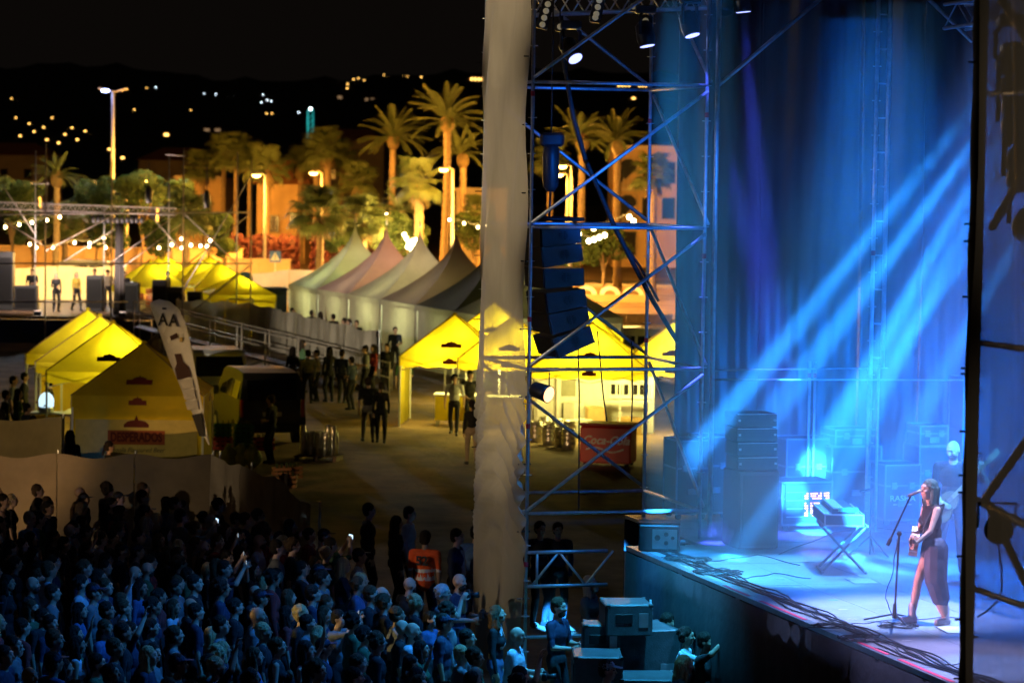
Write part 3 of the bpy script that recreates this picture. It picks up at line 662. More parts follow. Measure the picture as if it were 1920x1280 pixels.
# white pagoda tents
def pagoda(c, rz, w, label, lit, roofm, k_=0):
    t = thing('pagoda_tent', label, 'tent', (c[0], c[1], 0), rz, 'white pagoda tents in a row'); h = w/2; ev = 2.45; pk = 5.35
    cor = [(-h, -h), (h, -h), (h, h), (-h, h)]
    for i in range(4):
        a = V(*cor[i], 0); d = V(*cor[(i+1) % 4], 0)
        def fn(u, v): 
            s = (1-v)**2.0*.985+.015*(1-v); p = a.lerp(d, u); vv = v
            return V(p.x*s, p.y*s, ev+(pk-ev)*v-.05*math.sin(math.pi*u)*(1-v))
        MB().cloth(fn, 6, 14, (0, 0, .008)).build('roof_panel', roofm, t, True)
        vo = (d-a).normalized().cross(V(0, 0, 1))
        MB().cloth(lambda u, v: a.lerp(d, .004+.992*u)+vo*.012+V(0, 0, ev-.22*(1-v)), 8, 1, vo*.006).build('valance', TENTW, t)
        MB().box((cor[i][0]*.985, cor[i][1]*.985, ev/2), (.08, .08, ev)).build('leg', ALU, t)
    for i in (0, 2, 3):
        a = V(*cor[i], 0)*.975; d = V(*cor[(i+1) % 4], 0)*.975; vo = (d-a).normalized().cross(V(0, 0, 1))
        for k in range(2):
            MB().cloth(lambda u, v: a.lerp(d, (k+.02+.96*u)/2)+V(0, 0, .04+(ev-.2)*v)+vo*(.02*math.sin(u*11+k)+.015*math.sin(u*23+v*3)), 18, 4, vo*.006).build('wall_panel', TENTW, t, True)
    MB().lathe((0, 0, pk-.06), [(.06, 0), (.05, .12), (.02, .3)], 8).build('finial', ALU, t)
    MB().tube((0, 0, ev+.1), (0, 0, ev+.2), .1, n=10).build('lamp', EM('tent_lamp_green', (.9, 1., .55), 14.), t)
    light('POINT', rootm(t)@V(.4, -h*.45, 1.9), lit*.6, (.97, 1., .40), .3, parent=t)
    light('POINT', rootm(t)@V(0, 0, ev+.9), lit*(.2 if k_ < 3 else .03), (1., .8, .5), .3, parent=t)
A = P(540, 533, 2.45); B = P(930, 596, 2.45); dirv = (B-A); L = dirv.length; ang = math.atan2(dirv.y, dirv.x); wv = L/6; inw = V(-dirv.y, dirv.x, 0).normalized()
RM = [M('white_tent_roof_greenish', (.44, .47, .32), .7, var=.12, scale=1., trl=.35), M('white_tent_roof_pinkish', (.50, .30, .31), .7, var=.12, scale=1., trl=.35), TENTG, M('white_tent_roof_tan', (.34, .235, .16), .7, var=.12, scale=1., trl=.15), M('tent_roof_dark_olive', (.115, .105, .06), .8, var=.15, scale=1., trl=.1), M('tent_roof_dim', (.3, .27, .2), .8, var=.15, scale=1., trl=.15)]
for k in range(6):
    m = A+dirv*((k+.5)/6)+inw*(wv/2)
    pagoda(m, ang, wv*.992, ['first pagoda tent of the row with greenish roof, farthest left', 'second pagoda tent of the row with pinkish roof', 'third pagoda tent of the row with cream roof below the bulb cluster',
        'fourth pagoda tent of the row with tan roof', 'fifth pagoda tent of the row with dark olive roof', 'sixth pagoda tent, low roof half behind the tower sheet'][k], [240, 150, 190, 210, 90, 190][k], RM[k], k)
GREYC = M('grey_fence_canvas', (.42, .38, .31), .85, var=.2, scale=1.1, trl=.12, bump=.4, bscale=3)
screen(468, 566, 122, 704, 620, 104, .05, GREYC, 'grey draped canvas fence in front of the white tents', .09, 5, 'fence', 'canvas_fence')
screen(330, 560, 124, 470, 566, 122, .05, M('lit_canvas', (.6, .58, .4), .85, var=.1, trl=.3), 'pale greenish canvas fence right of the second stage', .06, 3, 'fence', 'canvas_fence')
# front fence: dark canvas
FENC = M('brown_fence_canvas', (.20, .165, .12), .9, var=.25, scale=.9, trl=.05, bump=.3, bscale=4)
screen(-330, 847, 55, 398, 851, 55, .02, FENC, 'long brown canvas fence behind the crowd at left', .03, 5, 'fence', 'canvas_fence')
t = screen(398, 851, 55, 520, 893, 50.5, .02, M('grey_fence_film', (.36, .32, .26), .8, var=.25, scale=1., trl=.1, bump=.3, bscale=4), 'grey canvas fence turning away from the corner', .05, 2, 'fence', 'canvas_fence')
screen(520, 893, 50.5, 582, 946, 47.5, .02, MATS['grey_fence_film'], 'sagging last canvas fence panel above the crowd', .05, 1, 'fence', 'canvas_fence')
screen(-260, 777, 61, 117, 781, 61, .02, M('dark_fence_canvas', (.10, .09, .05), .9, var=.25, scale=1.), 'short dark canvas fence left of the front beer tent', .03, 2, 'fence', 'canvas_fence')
# portable toilet
p = P(515, 600, 0); p = V(Q(515, 560, 128).x, 128, 0); t = thing('portable_toilet', 'dark blue portable toilet beside the first white tent', 'toilet', p, R(8))
BLUP = M('blue_plastic', (.02, .05, .14), .5, var=.15)
MB().bbox((0, 0, 1.12), (1.05, 1.05, 2.1), .04).build('cabin', BLUP, t); MB().bbox((0, 0, 2.23), (1.15, 1.15, .16), .06).build('roof', M('blue_plastic_light', (.05, .1, .2), .5, var=.1), t)
d_ = MB().bbox((0, -.535, 1.05), (.78, .04, 1.85), .01).build('door', M('blue_plastic_door', (.03, .07, .18), .5, var=.1), t); MB().box((.3, -.57, 1.05), (.05, .03, .2)).build('handle', WHITEP, d_)
# ------------------------------------------------------------------ feather flag
FD = 66.3
def fq(px, py, off=0): return Q(px, py, FD-off)
fl = thing('feather_flag', 'white feather flag with a bottle print leaning in front of the dark tent', 'flag', V(Q(398, 860, FD).x, FD, 0), 0)
Rt = [(283, 566), (298, 561), (318, 565), (334, 578), (346, 600), (354, 630), (362, 670), (370, 712), (378, 756), (386, 800), (393, 832)]
Lf = [(281, 570), (288, 592), (296, 614), (305, 640), (314, 666), (324, 692), (335, 718), (348, 748), (362, 776), (376, 804), (391, 834)]
b = MB()
n = len(Rt); vs = [fq(*p)+V(0, .02*math.sin(i*1.3), 0) for i, p in enumerate(Lf)]+[fq((a[0]+c[0])/2, (a[1]+c[1])/2)+V(0, -.06+.02*math.sin(i*2), 0) for i, (a, c) in enumerate(zip(Lf, Rt))]+[fq(*p) for p in Rt]
fs = []
for i in range(n-1): fs += [(i, i+1, n+i+1, n+i), (n+i, n+i+1, 2*n+i+1, 2*n+i)]
m_ = len(vs); vs2 = vs+[p+V(0, .012, 0) for p in vs]; fs2 = fs+[tuple(m_+j for j in reversed(f)) for f in fs]
edge = list(range(0, n))+[2*n-1]+list(range(3*n-1, 2*n-1, -1))+[n]
for i in range(len(edge)): a, c = edge[i], edge[(i+1) % len(edge)]; fs2.append((a, c, m_+c, m_+a))
b.add(vs2, fs2); cloth = b.build('flag_cloth', M('flag_cloth', (.72, .71, .68), .7, var=.08, trl=.2), fl, True, True)
MB().path([fq(x+2, y-1) for x, y in [Rt[0]]+Rt]+[Q(397, 870, FD), V(fl.location.x, FD, 0)], .022, 6).build('pole', BLACKP, fl, world=True)
def fprint(name, poly, mat): MB().prism([fq(x, y, .10) for x, y in poly][::-1], (0, .012, 0)).build(name, mat, cloth, world=True)
DKP = M('flag_print_dark', (.03, .028, .025), .8, var=.1); BRP = M('flag_print_brown', (.05, .02, .015), .8, var=.15)
sx, sy = 2.783, 2.783
Z = lambda L_: [(a/sx, 440+c/sy) for a, c in L_]
fprint('flag_macron', Z([(846, 380), (868, 380), (868, 390), (846, 390)]), DKP)
s_ = FPX/FD
for k, (px, py) in enumerate([(850/sx, 440+445/sy), (905/sx, 440+450/sy)]):
    lettering('flag_letter', 'A', .40, fq(px, py, .11), (1, 0, 0), (0, 0, 1), DKP, cloth, offset=.008, sx=.82)
fprint('flag_mark', Z([(885, 530), (922, 512), (930, 535), (893, 552)]), BRP)
fprint('flag_mark', Z([(938, 535), (952, 535), (952, 560), (938, 560)]), M('flag_print_gold', (.5, .35, .08), .7, var=.1))
fprint('flag_bottle', Z([(910, 622), (945, 620), (955, 660), (985, 690), (998, 740), (925, 757), (912, 700), (922, 670)]), BRP)
for (a, c) in ((940, 760), (950, 815), (965, 870)): fprint('flag_caption', Z([(a, c), (a+62, c-10), (a+72, c+38), (a+14, c+44)]), M('flag_print_grey', (.45, .43, .4), .8, var=.2))
fprint('flag_base_print', Z([(1000, 940), (1050, 930), (1066, 1040), (1072, 1052), (1040, 1050)]), DKP)
# ------------------------------------------------------------------ vans
VANB = M('van_paint', (.04, .04, .045), .5, 0., var=.1, spec=.6); VANW = M('van_paint_white', (.4, .4, .4), .5, var=.06, spec=.6)
TYRE = M('tyre_rubber', (.015, .015, .015), .85, var=.2); RIM = M('wheel_rim', (.4, .4, .42), .35, .8, var=.1)
GLS = M('car_glass', (.01, .012, .015), .06, var=0, spec=.8)
def van(loc, rz, label, paint, group='parked vans', roofp=None):
    t = thing('parked_van', label, 'van', loc, rz, group); L, W, H = 4.75, 1.86, 2.02
    prof = [(-L/2, .35), (-L/2-.03, .7), (-L/2+.02, 1.25), (-L/2+.16, 1.82), (-L/2+.36, 1.97), (-.9, H), (.55, H-.02), (1.0, 1.9), (1.55, 1.28), (2.15, 1.06), (2.36, .8), (2.4, .45), (2.3, .32)]
    vs = []; fs = []; n = len(prof)
    for yy, ins in ((-W/2, 1), (-W/2+.02, 0)): pass
    ys = [-W/2, -W/2+.0, W/2]
    secs = []
    for s in (-1, 1):
        row = []
        for (x, z) in prof:
            k = max(0, (z-1.05)/.95); row.append(V(x*(1-.0*k), s*(W/2-.17*k**1.2), z))
        secs.append(row)
    vs = secs[0]+secs[1]; fs = [(i, i+1, n+i+1, n+i) for i in range(n-1)]+[(n-1, 0, n, 2*n-1), tuple(range(n-1, -1, -1)), tuple(range(n, 2*n))]
    MB().add(vs, fs).build('body', paint, t)
    # rear window, plate, lights
    rw = MB(); rw.slab(lambda u, v: V(-L/2+.0+.145*v+.0, -.68+1.36*u, 1.24+.54*v), 4, 4, (-.035, 0, .012)); rw.build('rear_window', GLS, t)
    MB().box((-L/2-.03, 0, .86), (.03, .52, .12)).build('number_plate', M('plate_white', (.7, .7, .66), .5, var=.05), t)
    for s in (-1, 1):
        MB().bbox((-L/2-.0, s*.84, 1.02), (.08, .1, .5), .02).build('tail_light', M('tail_lens', (.35, .02, .01), .2, var=0), t)
        MB().bbox((2.3, s*.7, .82), (.14, .34, .2), .03).build('headlight', M('head_lens', (.6, .6, .6), .1, var=0), t)
        for (x0, x1) in ((-1.95, -1.0), (-.9, .1), (.2, 1.0)):
            MB().slab(lambda u, v: V(x0+(x1-x0)*u-(.0 if x1 < .5 else .25*v*u), s*(W/2-.045-.105*v+.012), 1.25+.48*v), 3, 3, (0, s*.012, .004)).build('side_window', GLS, t)
        MB().bbox((1.12, s*1.02, 1.28), (.12, .2, .26), .04).build('mirror', paint, t)
        for x in (-1.5, 1.52):
            wv_ = MB().tube((x, s*.72, .33), (x, s*.95, .33), .33, n=18).build('wheel', TYRE, t); MB().tube((x, s*.94, .33), (x, s*.962, .33), .2, n=14).build('rim', RIM, wv_)
    MB().slab(lambda u, v: V(1.62-.55*v, (-.76+.06*v)+(1.52-.12*v)*u, 1.25+.56*v), 4, 3, (.03, 0, .02)).build('windscreen', GLS, t)
    MB().bbox((-L/2-.04, 0, .48), (.14, 1.8, .24), .04).build('rear_bumper', BLACKP, t); MB().bbox((2.36, 0, .45), (.16, 1.8, .26), .04).build('front_bumper', BLACKP, t)
    return t
p = P(505, 835, 0); van((p.x-.55, p.y+2.35, 0), R(90+15), 'dark van parked with its rear towards the dirt yard', VANB)
p = Q(404, 690, 88); van((p.x, 88, 0), R(-78), 'pale van facing the yard behind the dark van', VANW)
p = Q(1150, 640, 104); van((p.x, 104, 0), R(170), 'grey van roof showing behind the right beer tents', M('van_paint_grey', (.2, .2, .19), .3, var=.1))
p = Q(160, 470, 176); van((p.x, 172, 0), R(178), 'orange lit van parked behind the white canvas screen', VANW)
p = Q(408, 486, 170); van((p.x, 166, 0), R(4), 'orange lit van parked behind the trio of yellow tents', VANW)
# ------------------------------------------------------------------ kegs, crates, sacks, cooler, stall
KEG = M('keg_steel', (.55, .54, .5), .3, .9, var=.2, scale=12)
def keg(p, r, h, label, name='beer_keg', cat='keg', group='steel kegs by the beer tents'):
    t = thing(name, label, cat, p, 0, group)
    MB().lathe((0, 0, 0), [(r*.86, 0), (r*.9, .04*h), (r*.9, .1*h), (r, .16*h), (r*1.02, .3*h), (r*.98, .33*h), (r*.98, .48*h), (r*1.03, .5*h), (r*.98, .53*h), (r*.98, .68*h), (r*1.02, .71*h), (r, .85*h), (r*.75, .93*h)], 14).build('barrel', KEG, t, True)
    MB().lathe((0, 0, h*.86), [(r*.88, 0), (r*.92, .05*h), (r*.9, .14*h), (r*.82, .14*h), (r*.8, 0)], 14).build('rim', KEG, t, True)
for k, (px, py) in enumerate([(1005, 828), (1030, 834), (1052, 838), (1022, 818), (1045, 822), (1068, 826), (1066, 842)]):
    keg(P(px, py), .2, .58, ['steel keg nearest the tower post', 'steel keg in the front row, second from the tower post', 'steel keg in the front row beside its middle', 'steel keg in the back row, leftmost', 'steel keg in the back row, middle', 'steel keg in the back row touching the red cooler', 'steel keg in front of the red cooler corner'][k])
pal = P(598, 862); t = thing('pallet', 'wooden pallet under the shiny canisters on the dirt yard', 'pallet', pal, R(-8))
for i in range(5): MB().box((0, -.4+.2*i, .13), (1.15, .12, .024)).build('plank', WOODD, t)
for i in range(3): MB().box((-.5+.5*i, 0, .06), (.1, .9, .115)).build('bearer', WOODD, t)
for i in range(5):
    for j in range(2):
        q = Matrix.Rotation(R(-8), 3, 'Z')@V(-.4+.2*i, -.15+.3*j, 0)
        keg(pal+V(q.x, q.y, .144), .085, .6 if (i+j) % 4 else .78, f'shiny steel canister, {["first","second","third","fourth","fifth"][i]} from left in the {["front","back"][j]} row on the pallet', 'gas_canister', 'canister', 'shiny canisters on the pallet')
SACK = M('green_plastic_sack', (.42, .45, .12), .4, var=.2, trl=.3)
for k, (px, py) in enumerate([(430, 868), (452, 868), (474, 869)]):
    p = P(px, py+6); b = MB(); b.ell((0, 0, .24), (.22, .2, .26), 12, 8)
    rg = random.Random(k); b.v = [tuple(V(*v)*(1+.12*rg.uniform(-1, 1))) for v in b.v]
    t = thing('plastic_sack', ['pale green full sack left of the two others by the fence', 'pale green sack in the middle by the fence', 'pale green sack nearest the canisters'][k], 'sack', p, 0, 'filled sacks behind the fence')
    b.build('bag', SACK, t, True); MB().lathe((0, 0, .46), [(.03, 0), (.05, .08), (.09, .12)], 8).build('knot', SACK, t)
def crate(p, rz, d, mat, label, name='drinks_crate', cat='crate'):
    t = thing(name, label, cat, p, rz, 'crates in the yard'); w_, l_, h_ = d
    for s in (-1, 1):
        for z in (.15, .5, .85):
            MB().box((s*w_/2, 0, h_*z), (.025, l_, h_*.24)).build('side_slat', mat, t); MB().box((0, s*l_/2, h_*z), (w_-.03, .025, h_*.24)).build('end_slat', mat, t)
    MB().box((0, 0, .015), (w_-.04, l_-.04, .03)).build('base', mat, t)
    bt = M('bottle_glass', (.03, .05, .02), .15, var=.2)
    for i in range(3):
        for j in range(2): MB().lathe((-w_*.3+w_*.3*i, -l_*.22+l_*.44*j, .035), [(.035, 0), (.037, .2), (.014, .27), (.014, h_+.05)], 8).build('bottle', bt, t)
REDP = M('red_crate_plastic', (.4, .03, .02), .5, var=.15); GRNP = M('green_crate_plastic', (.03, .16, .05), .5, var=.15)
p0 = P(418, 842); 
for k, (dx, dz, m_, lb) in enumerate([(0, 0, REDP, 'red crate at the bottom beside the flag foot'), (0, .36, GRNP, 'green crate on top of the red crate'), (.55, 0, GRNP, 'green crate on the ground by the dark van'), (.55, .36, GRNP, 'green crate stacked beside the dark van'), (1.1, 0, REDP, 'red crate nearest the van rear')]):
    crate(p0+V(dx, 0, dz), .1*k, (.48, .36, .34), m_, lb)
for k, (px, py) in enumerate([(540, 905), (528, 890), (548, 888)]): crate(P(px, py+8), .3*k, (.4, .3, .3), M('brown_crate', (.2, .1, .05), .6, var=.2), ['brown crate nearest the fence end', 'brown crate left of the fence end pile', 'brown crate at the back of the fence end pile'][k])
p = P(1140, 872); t = thing('drinks_cooler', 'red drinks cooler chest with white script in front of the beer tent', 'cooler', p, R(-14))
COKE = M('cooler_red', (.48, .02, .015), .4, var=.1)
MB().bbox((0, 0, .56), (1.35, .8, .95), .04).build('chest', COKE, t); MB().bbox((0, 0, 1.08), (1.42, .86, .08), .03).build('lid', M('cooler_lid', (.35, .03, .02), .4, var=.1), t)
for sx_ in (-1, 1):
    for sy_ in (-1, 1): MB().tube((sx_*.55, sy_*.3, 0), (sx_*.55, sy_*.3, .09), .05, n=8).build('foot', BLACKP, t)
mm = rootm(t); rt = mm.to_3x3()@V(1, 0, 0); lettering('cooler_lettering', 'Coca-Cola', .3, mm@V(.02, -.412, .68), rt, (0, 0, 1), WHITEP, t, shear=.35, sx=.95, offset=.006)
MB().path([mm@V(-.5+.11*i, -.405, .44+.06*math.sin(i*.75)) for i in range(10)], .025, 4).build('cooler_swoosh', WHITEP, t, world=True)
# white stall front under the right tent
c0 = V(Q(1115, 700, 83).x, 83.2, 0); t = thing('bar_stall', 'white stall hut with paned windows and door under the lit tent', 'stall', c0, R(-4))
STW = M('stall_white', (.72, .72, .66), .6, var=.08)
MB().box((0, .6, 1.0), (3.5, 1.2, 2.0)).build('wall', STW, t)
for k, x in enumerate((.75, 1.4)):
    f = MB().bbox((x, -.03, 1.28), (.62, .05, .56), .01).build('window', WHITEP, t)
    for i in range(3): MB().box((x-.19+.19*i, -.062, 1.28), (.13, .02, .3)).build('pane', DARKG, f)
f = MB().bbox((-.75, -.03, .98), (.72, .05, 1.9), .01).build('door', WHITEP, t)
for z in (.5, 1.4): MB().box((-.75, -.062, z), (.42, .02, .7)).build('pane', M('stall_pane', (.3, .3, .24), .2, var=.1), f)
MB().box((.9, -.45, .95), (1.5, .5, .06)).build('counter', STW, t)
for x in (.3, 1.5): MB().box((x, -.45, .46), (.06, .4, .92)).build('counter_leg', STW, t)
CARD = M('cardboard', (.45, .3, .13), .85, var=.15)
for k, (px, py, w_, h_) in enumerate([(1090, 832, .6, .5), (1115, 826, .5, .8), (1155, 822, .5, .45), (1180, 826, .55, .5), (1075, 822, .4, .9), (1045, 800, .6, .4)]):
    p = P(px, py+2); p.y += 2.2 if k != 5 else 3.5; p.x = Q(px, py, p.y).x; t = thing('cardboard_box', ['wide cardboard box by the stall, left of the cooler', 'tall cardboard box stack beside the stall door', 'small cardboard box above the cooler lid', 'cardboard box right of the cooler lid', 'narrow tall box by the stall corner', 'low box behind the kegs'][k], 'box', p, .2*k, 'boxes by the stall')
    MB().box((0, 0, h_/2), (w_, .45, h_)).build('carton', CARD if k % 2 else STW, t)
    for s in (-1, 1): MB().box((s*w_*.25, 0, h_+.012), (w_*.49, .44, .012), M3=Matrix.Rotation(s*.08, 3, 'Y')).build('flap', CARD if k % 2 else STW, t)
# bar tables
def table(p, rz, label, w_=1.7, d_=.7):
    t = thing('bar_table', label, 'table', p, rz, 'bar tables')
    MB().bbox((0, 0, .95), (w_, d_, .05), .01).build('table_top', STW, t)
    for sx_ in (-1, 1):
        for sy_ in (-1, 1): MB().tube((sx_*w_*.44, sy_*d_*.4, 0), (sx_*w_*.44, sy_*d_*.4, .93), .025, n=6).build('leg', STEEL, t)
    MB().box((0, -d_/2+.03, .55), (w_-.1, .012, .72)).build('front_cloth', TENTY, t)
table(V(Q(868, 760, 85).x, 84.6, 0), R(-4), 'long counter inside the orange yellow tent'); table(V(Q(940, 770, 84).x, 84, 0), R(-4), 'counter seen through the tower sheet')
table(V(Q(150, 730, 77).x, 76.5, 0), R(90), 'counter along the open side of the left lit tents')
# drinks font (glowing cool dome) on the left bar
p = Q(87, 735, 76); t = thing('drinks_dispenser', 'glowing pale blue domed drinks dispenser on the left bar', 'dispenser', V(p.x, 76, .98))
MB().lathe((0, 0, 0), [(.2, 0), (.2, .12), (.17, .16)], 14).build('base', STEEL, t); MB().lathe((0, 0, .16), [(.2, 0), (.21, .18), (.16, .3), (.07, .37)], 14).build('dome', EM('cool_dome', (.6, .85, 1.), 1.3), t, True); MB().box((0, -.22, .2), (.05, .12, .04)).build('tap', ALU, t)
table(V(p.x, 76.2, 0), 0, 'small table under the domed dispenser', .9, .6)
# ================================================================== SCAFFOLD HELPERS
TR = .026
def tubep(name, t, p, q, r=TR, mat=None): return MB().tube(p, q, r, n=8).build(name, mat or STEEL, t, True, True)
def post(t, p, z0, z1, ros=True, r=TR, tape=None, mat=None):
    o = tubep('post', t, V(p.x, p.y, z0), V(p.x, p.y, z1), r, mat)
    if ros:
        z = z0+.3
        while z < z1-.1:
            MB().tube(V(p.x, p.y, z-.005), V(p.x, p.y, z+.005), .062, n=8).build('rosette', mat or STEEL, o, world=True); z += .5
    for z in (tape or []): MB().tube(V(p.x, p.y, z), V(p.x, p.y, z+.07), r+.004, n=8).build('red_band', REDTAPE, o, world=True)
    MB().box((p.x, p.y, z0+.004), (.15, .15, .008)).build('base_plate', STEEL, o, world=True)
    return o
def lat_truss(t, p, q, s=.29, n=8, mat=None, up=V(0, 0, 1)):
    mat = mat or ALU; d = (q-p).normalized(); a = d.cross(up).normalized()*s/2; b_ = up*s/2
    cs = [a+b_, a-b_, -a-b_, -a+b_]
    for c in cs: MB().tube(p+c, q+c, .025, n=6).build('chord', mat, t, world=True)
    for i in range(n):
        u0, u1 = p.lerp(q, i/n), p.lerp(q, (i+1)/n)
        for k in range(4):
            c0, c1 = cs[k], cs[(k+1) % 4]
            MB().tube(u0+(c0 if i % 2 else c1), u1+(c1 if i % 2 else c0), .011, n=5).build('lattice_bar', mat, t, world=True)
# ================================================================== SECOND STAGE (far left)
SD = 125.
def sq(px, py, D=SD): return Q(px, py, D)
DK2 = M('scaffold_pink_lit_steel', (.42, .37, .32), .5, .4, var=.3)  # steel made lighter and warmer: pinkish stage light put into the colour
st2 = thing('scaffold_stage', 'scaffold frame of the smaller second stage at far left', 'scaffold', V(sq(230, 560).x, SD, 0))
for k, (px, top, D) in enumerate([(66, 282, 127), (85, 270, 121), (195, 390, 127), (209, 300, 121), (316, 288, 127), (343, 280, 121), (444, 285, 123), (470, 300, 119)]):
    p = sq(px, 500, D); post(st2, V(p.x, D, 0), 0, sq(px, top, D).z, False, .032, mat=DK2 if k % 2 else STEEL)
for (x0, y0, x1, y1, D) in [(-30, 494, 475, 494, 120), (-30, 402, 470, 398, 120), (-30, 566, 240, 566, 121), (60, 344, 92, 344, 122), (310, 290, 348, 292, 123), (430, 560, 475, 562, 119)]:
    tubep('ledger', st2, sq(x0, y0, D), sq(x1, y1, D), .032, DK2)
for (x0, y0, x1, y1, D) in [(0, 410, 80, 458, 121), (85, 470, 210, 405, 122), (120, 490, 230, 420, 126), (210, 490, 345, 392, 121), (230, 500, 340, 420, 121.5), (345, 500, 470, 400, 120), (365, 580, 472, 495, 119.5), (0, 340, 66, 440, 127), (345, 400, 440, 490, 125), (280, 400, 340, 470, 126), (340, 550, 470, 330, 124)]:
    tubep('diagonal_brace', st2, sq(x0, y0, D), sq(x1, y1, D), .026, DK2)
tr2 = thing('lighting_truss', 'long lighting truss across the top of the second stage', 'truss', V(sq(130, 390).x, 124, 0))
lat_truss(tr2, sq(-40, 384, 124), sq(330, 397, 124), .3, 44, M('truss_warm', (.6, .55, .5), .35, .8, var=.1))
deck2 = thing('second_stage_deck', 'raised deck of the second stage behind the left tents', 'stage', V(sq(170, 590).x, 130, 0))
a = V(sq(-40, 590).x, 122, 0); c = V(sq(300, 590).x, 138, 0)
for i in range(6):
    x0 = a.x+(c.x-a.x)*i/6; MB().box((x0+(c.x-a.x)/12, 130, 1.1), ((c.x-a.x)/6-.02, 16, .12)).build('deck_panel', WOODD, deck2, world=True)
MB().box(((a.x+c.x)/2, 122.02, .52), (c.x-a.x, .04, 1.0)).build('skirt', BLACKP, deck2, world=True)
for k in range(11):      # row of par lamps under the truss
    p = sq(176+9*k, 404, 124.); t = thing('par_lamp', f'small lamp hanging under the second stage truss, number {k+1} from the left' if False else ['leftmost', 'second', 'third', 'fourth', 'fifth', 'middle', 'fifth from right', 'fourth from right', 'third from right', 'second from right', 'rightmost'][k]+' lamp of the row hanging under the second stage truss', 'stage lamp', p, 0, 'lamps under the second stage truss')
    MB().tube((0, 0, -.05), (0, 0, .15), .015, n=5).build('clamp', DARKM, t); MB().lathe((0, 0, -.3), [(.1, 0), (.1, .16), (.07, .26), (.03, .3)], 10, Matrix.Rotation(.5, 3, 'X')).build('can', DARKM, t, True)
cb = thing('cable_column', 'thick dark cable column hanging from the truss to the second stage', 'cable bundle', V(sq(224, 540, 125).x, 125, 0))
for k in range(6): a_ = k*1.05; MB().path([sq(224+3*math.sin(a_)*(1+.3*j % 2), 415+31*j, 125+.2*math.cos(a_)) for j in range(7)], .11, 6).build('cable', M('cable_jacket', (.02, .018, .017), .7, var=.2), cb, True, True)
for k, (px, py) in enumerate([(279, 352), (388, 360)]):
    p = sq(px, py+14, 122); t = thing('motor_hoist', ['dark chain hoist bag hanging below the left orange street lamp', 'dark chain hoist bag in front of the orange palm trunk'][k], 'hoist', p, 0)
    MB().lathe((0, 0, -.35), [(.12, 0), (.16, .3), (.14, .6), (.06, .75)], 8).build('bag', BLACKP, t, True); MB().tube((0, 0, .3), (0, 0, 1.4), .02, n=5).build('chain', DARKM, t)
# equipment on second stage
for k, (px, py, w_, h_, lb) in enumerate([(178, 585, 1.0, 1.6, 'tall black amplifier stack in the middle of the second stage'), (8, 585, 1.2, 2.6, 'tall black loudspeaker stack at the left frame edge'), (240, 588, 1.4, 1.3, 'black amplifier beside the cable column'), (330, 588, 1., 1.2, 'black speaker box at the right end of the second stage'), (50, 590, 1.4, 1.1, 'equipment case at the left of the second stage'), (300, 585, .9, 1.5, 'black cabinet behind the yellow tent peaks'), (365, 588, .9, 1., 'low black monitor box by the canvas fence')]):
    p = sq(px, py, 127); t = thing('amplifier_cabinet', lb, 'speaker', V(p.x, 127, 1.165 if px < 300 else 0), 0, 'equipment on the second stage')
    if px >= 300: h_ += 1.1
    MB().bbox((0, 0, h_/2), (w_*.72, .6, h_), .03).build('box', SPKR, t); MB().box((0, -.306, h_*.5), (w_*.62, .02, h_*.8)).build('grille', GRILLE, t)
dr = thing('drum_kit', 'drum kit with orange shells on the second stage', 'drums', V(sq(284, 585, 131).x, 131, 1.165))
ORD = M('orange_drum', (.6, .2, .05), .35, var=.1)
for (x, y, z, r, h_) in ((0, 0, .05, .28, .5), (-.55, -.1, .35, .2, .3), (.35, .1, .62, .17, .25), (-.15, .2, .65, .16, .22)): MB().lathe((x, y, z), [(r, 0), (r, h_), (r*.97, h_+.01)], 14).build('drum', ORD, dr, True)
for x in (-.8, .75): MB().tube((x, 0, 0), (x, 0, 1.15), .015, n=5).build('stand', ALU, dr); MB().lathe((x, 0, 1.15), [(.25, 0), (.03, .04)], 14).build('cymbal', M('brass', (.6, .42, .12), .3, .9, var=.1), dr)
for k, px in enumerate((70, 230)):
    p = sq(px, 588, 122.6); t = thing('foot_lamp', ['footlight at the left front of the second stage', 'footlight at the right front of the second stage'][k], 'stage lamp', V(p.x, 122.6, 1.165)); MB().bbox((0, 0, .1), (.3, .2, .18), .02).build('housing', BLACKP, t); MB().box((0, 0, .195), (.24, .14, .01)).build('lens', EM('pink_lens', (1., .7, .6), 3.), t); light('SPOT', V(p.x, 122.4, 1.45), 3000, (1., .72, .62), .1, sq(px+20, 395, 123.5), 130, .6, parent=t)
light('SPOT', sq(150, 398, 123.6)-V(0, 0, .4), 1300, (1., .80, .62), .15, sq(150, 570, 128), 100, .5, parent=tr2)
light('SPOT', sq(40, 392, 123.6)-V(0, 0, .4), 1000, (1., .78, .66), .15, sq(60, 570, 128), 100, .5, parent=tr2)
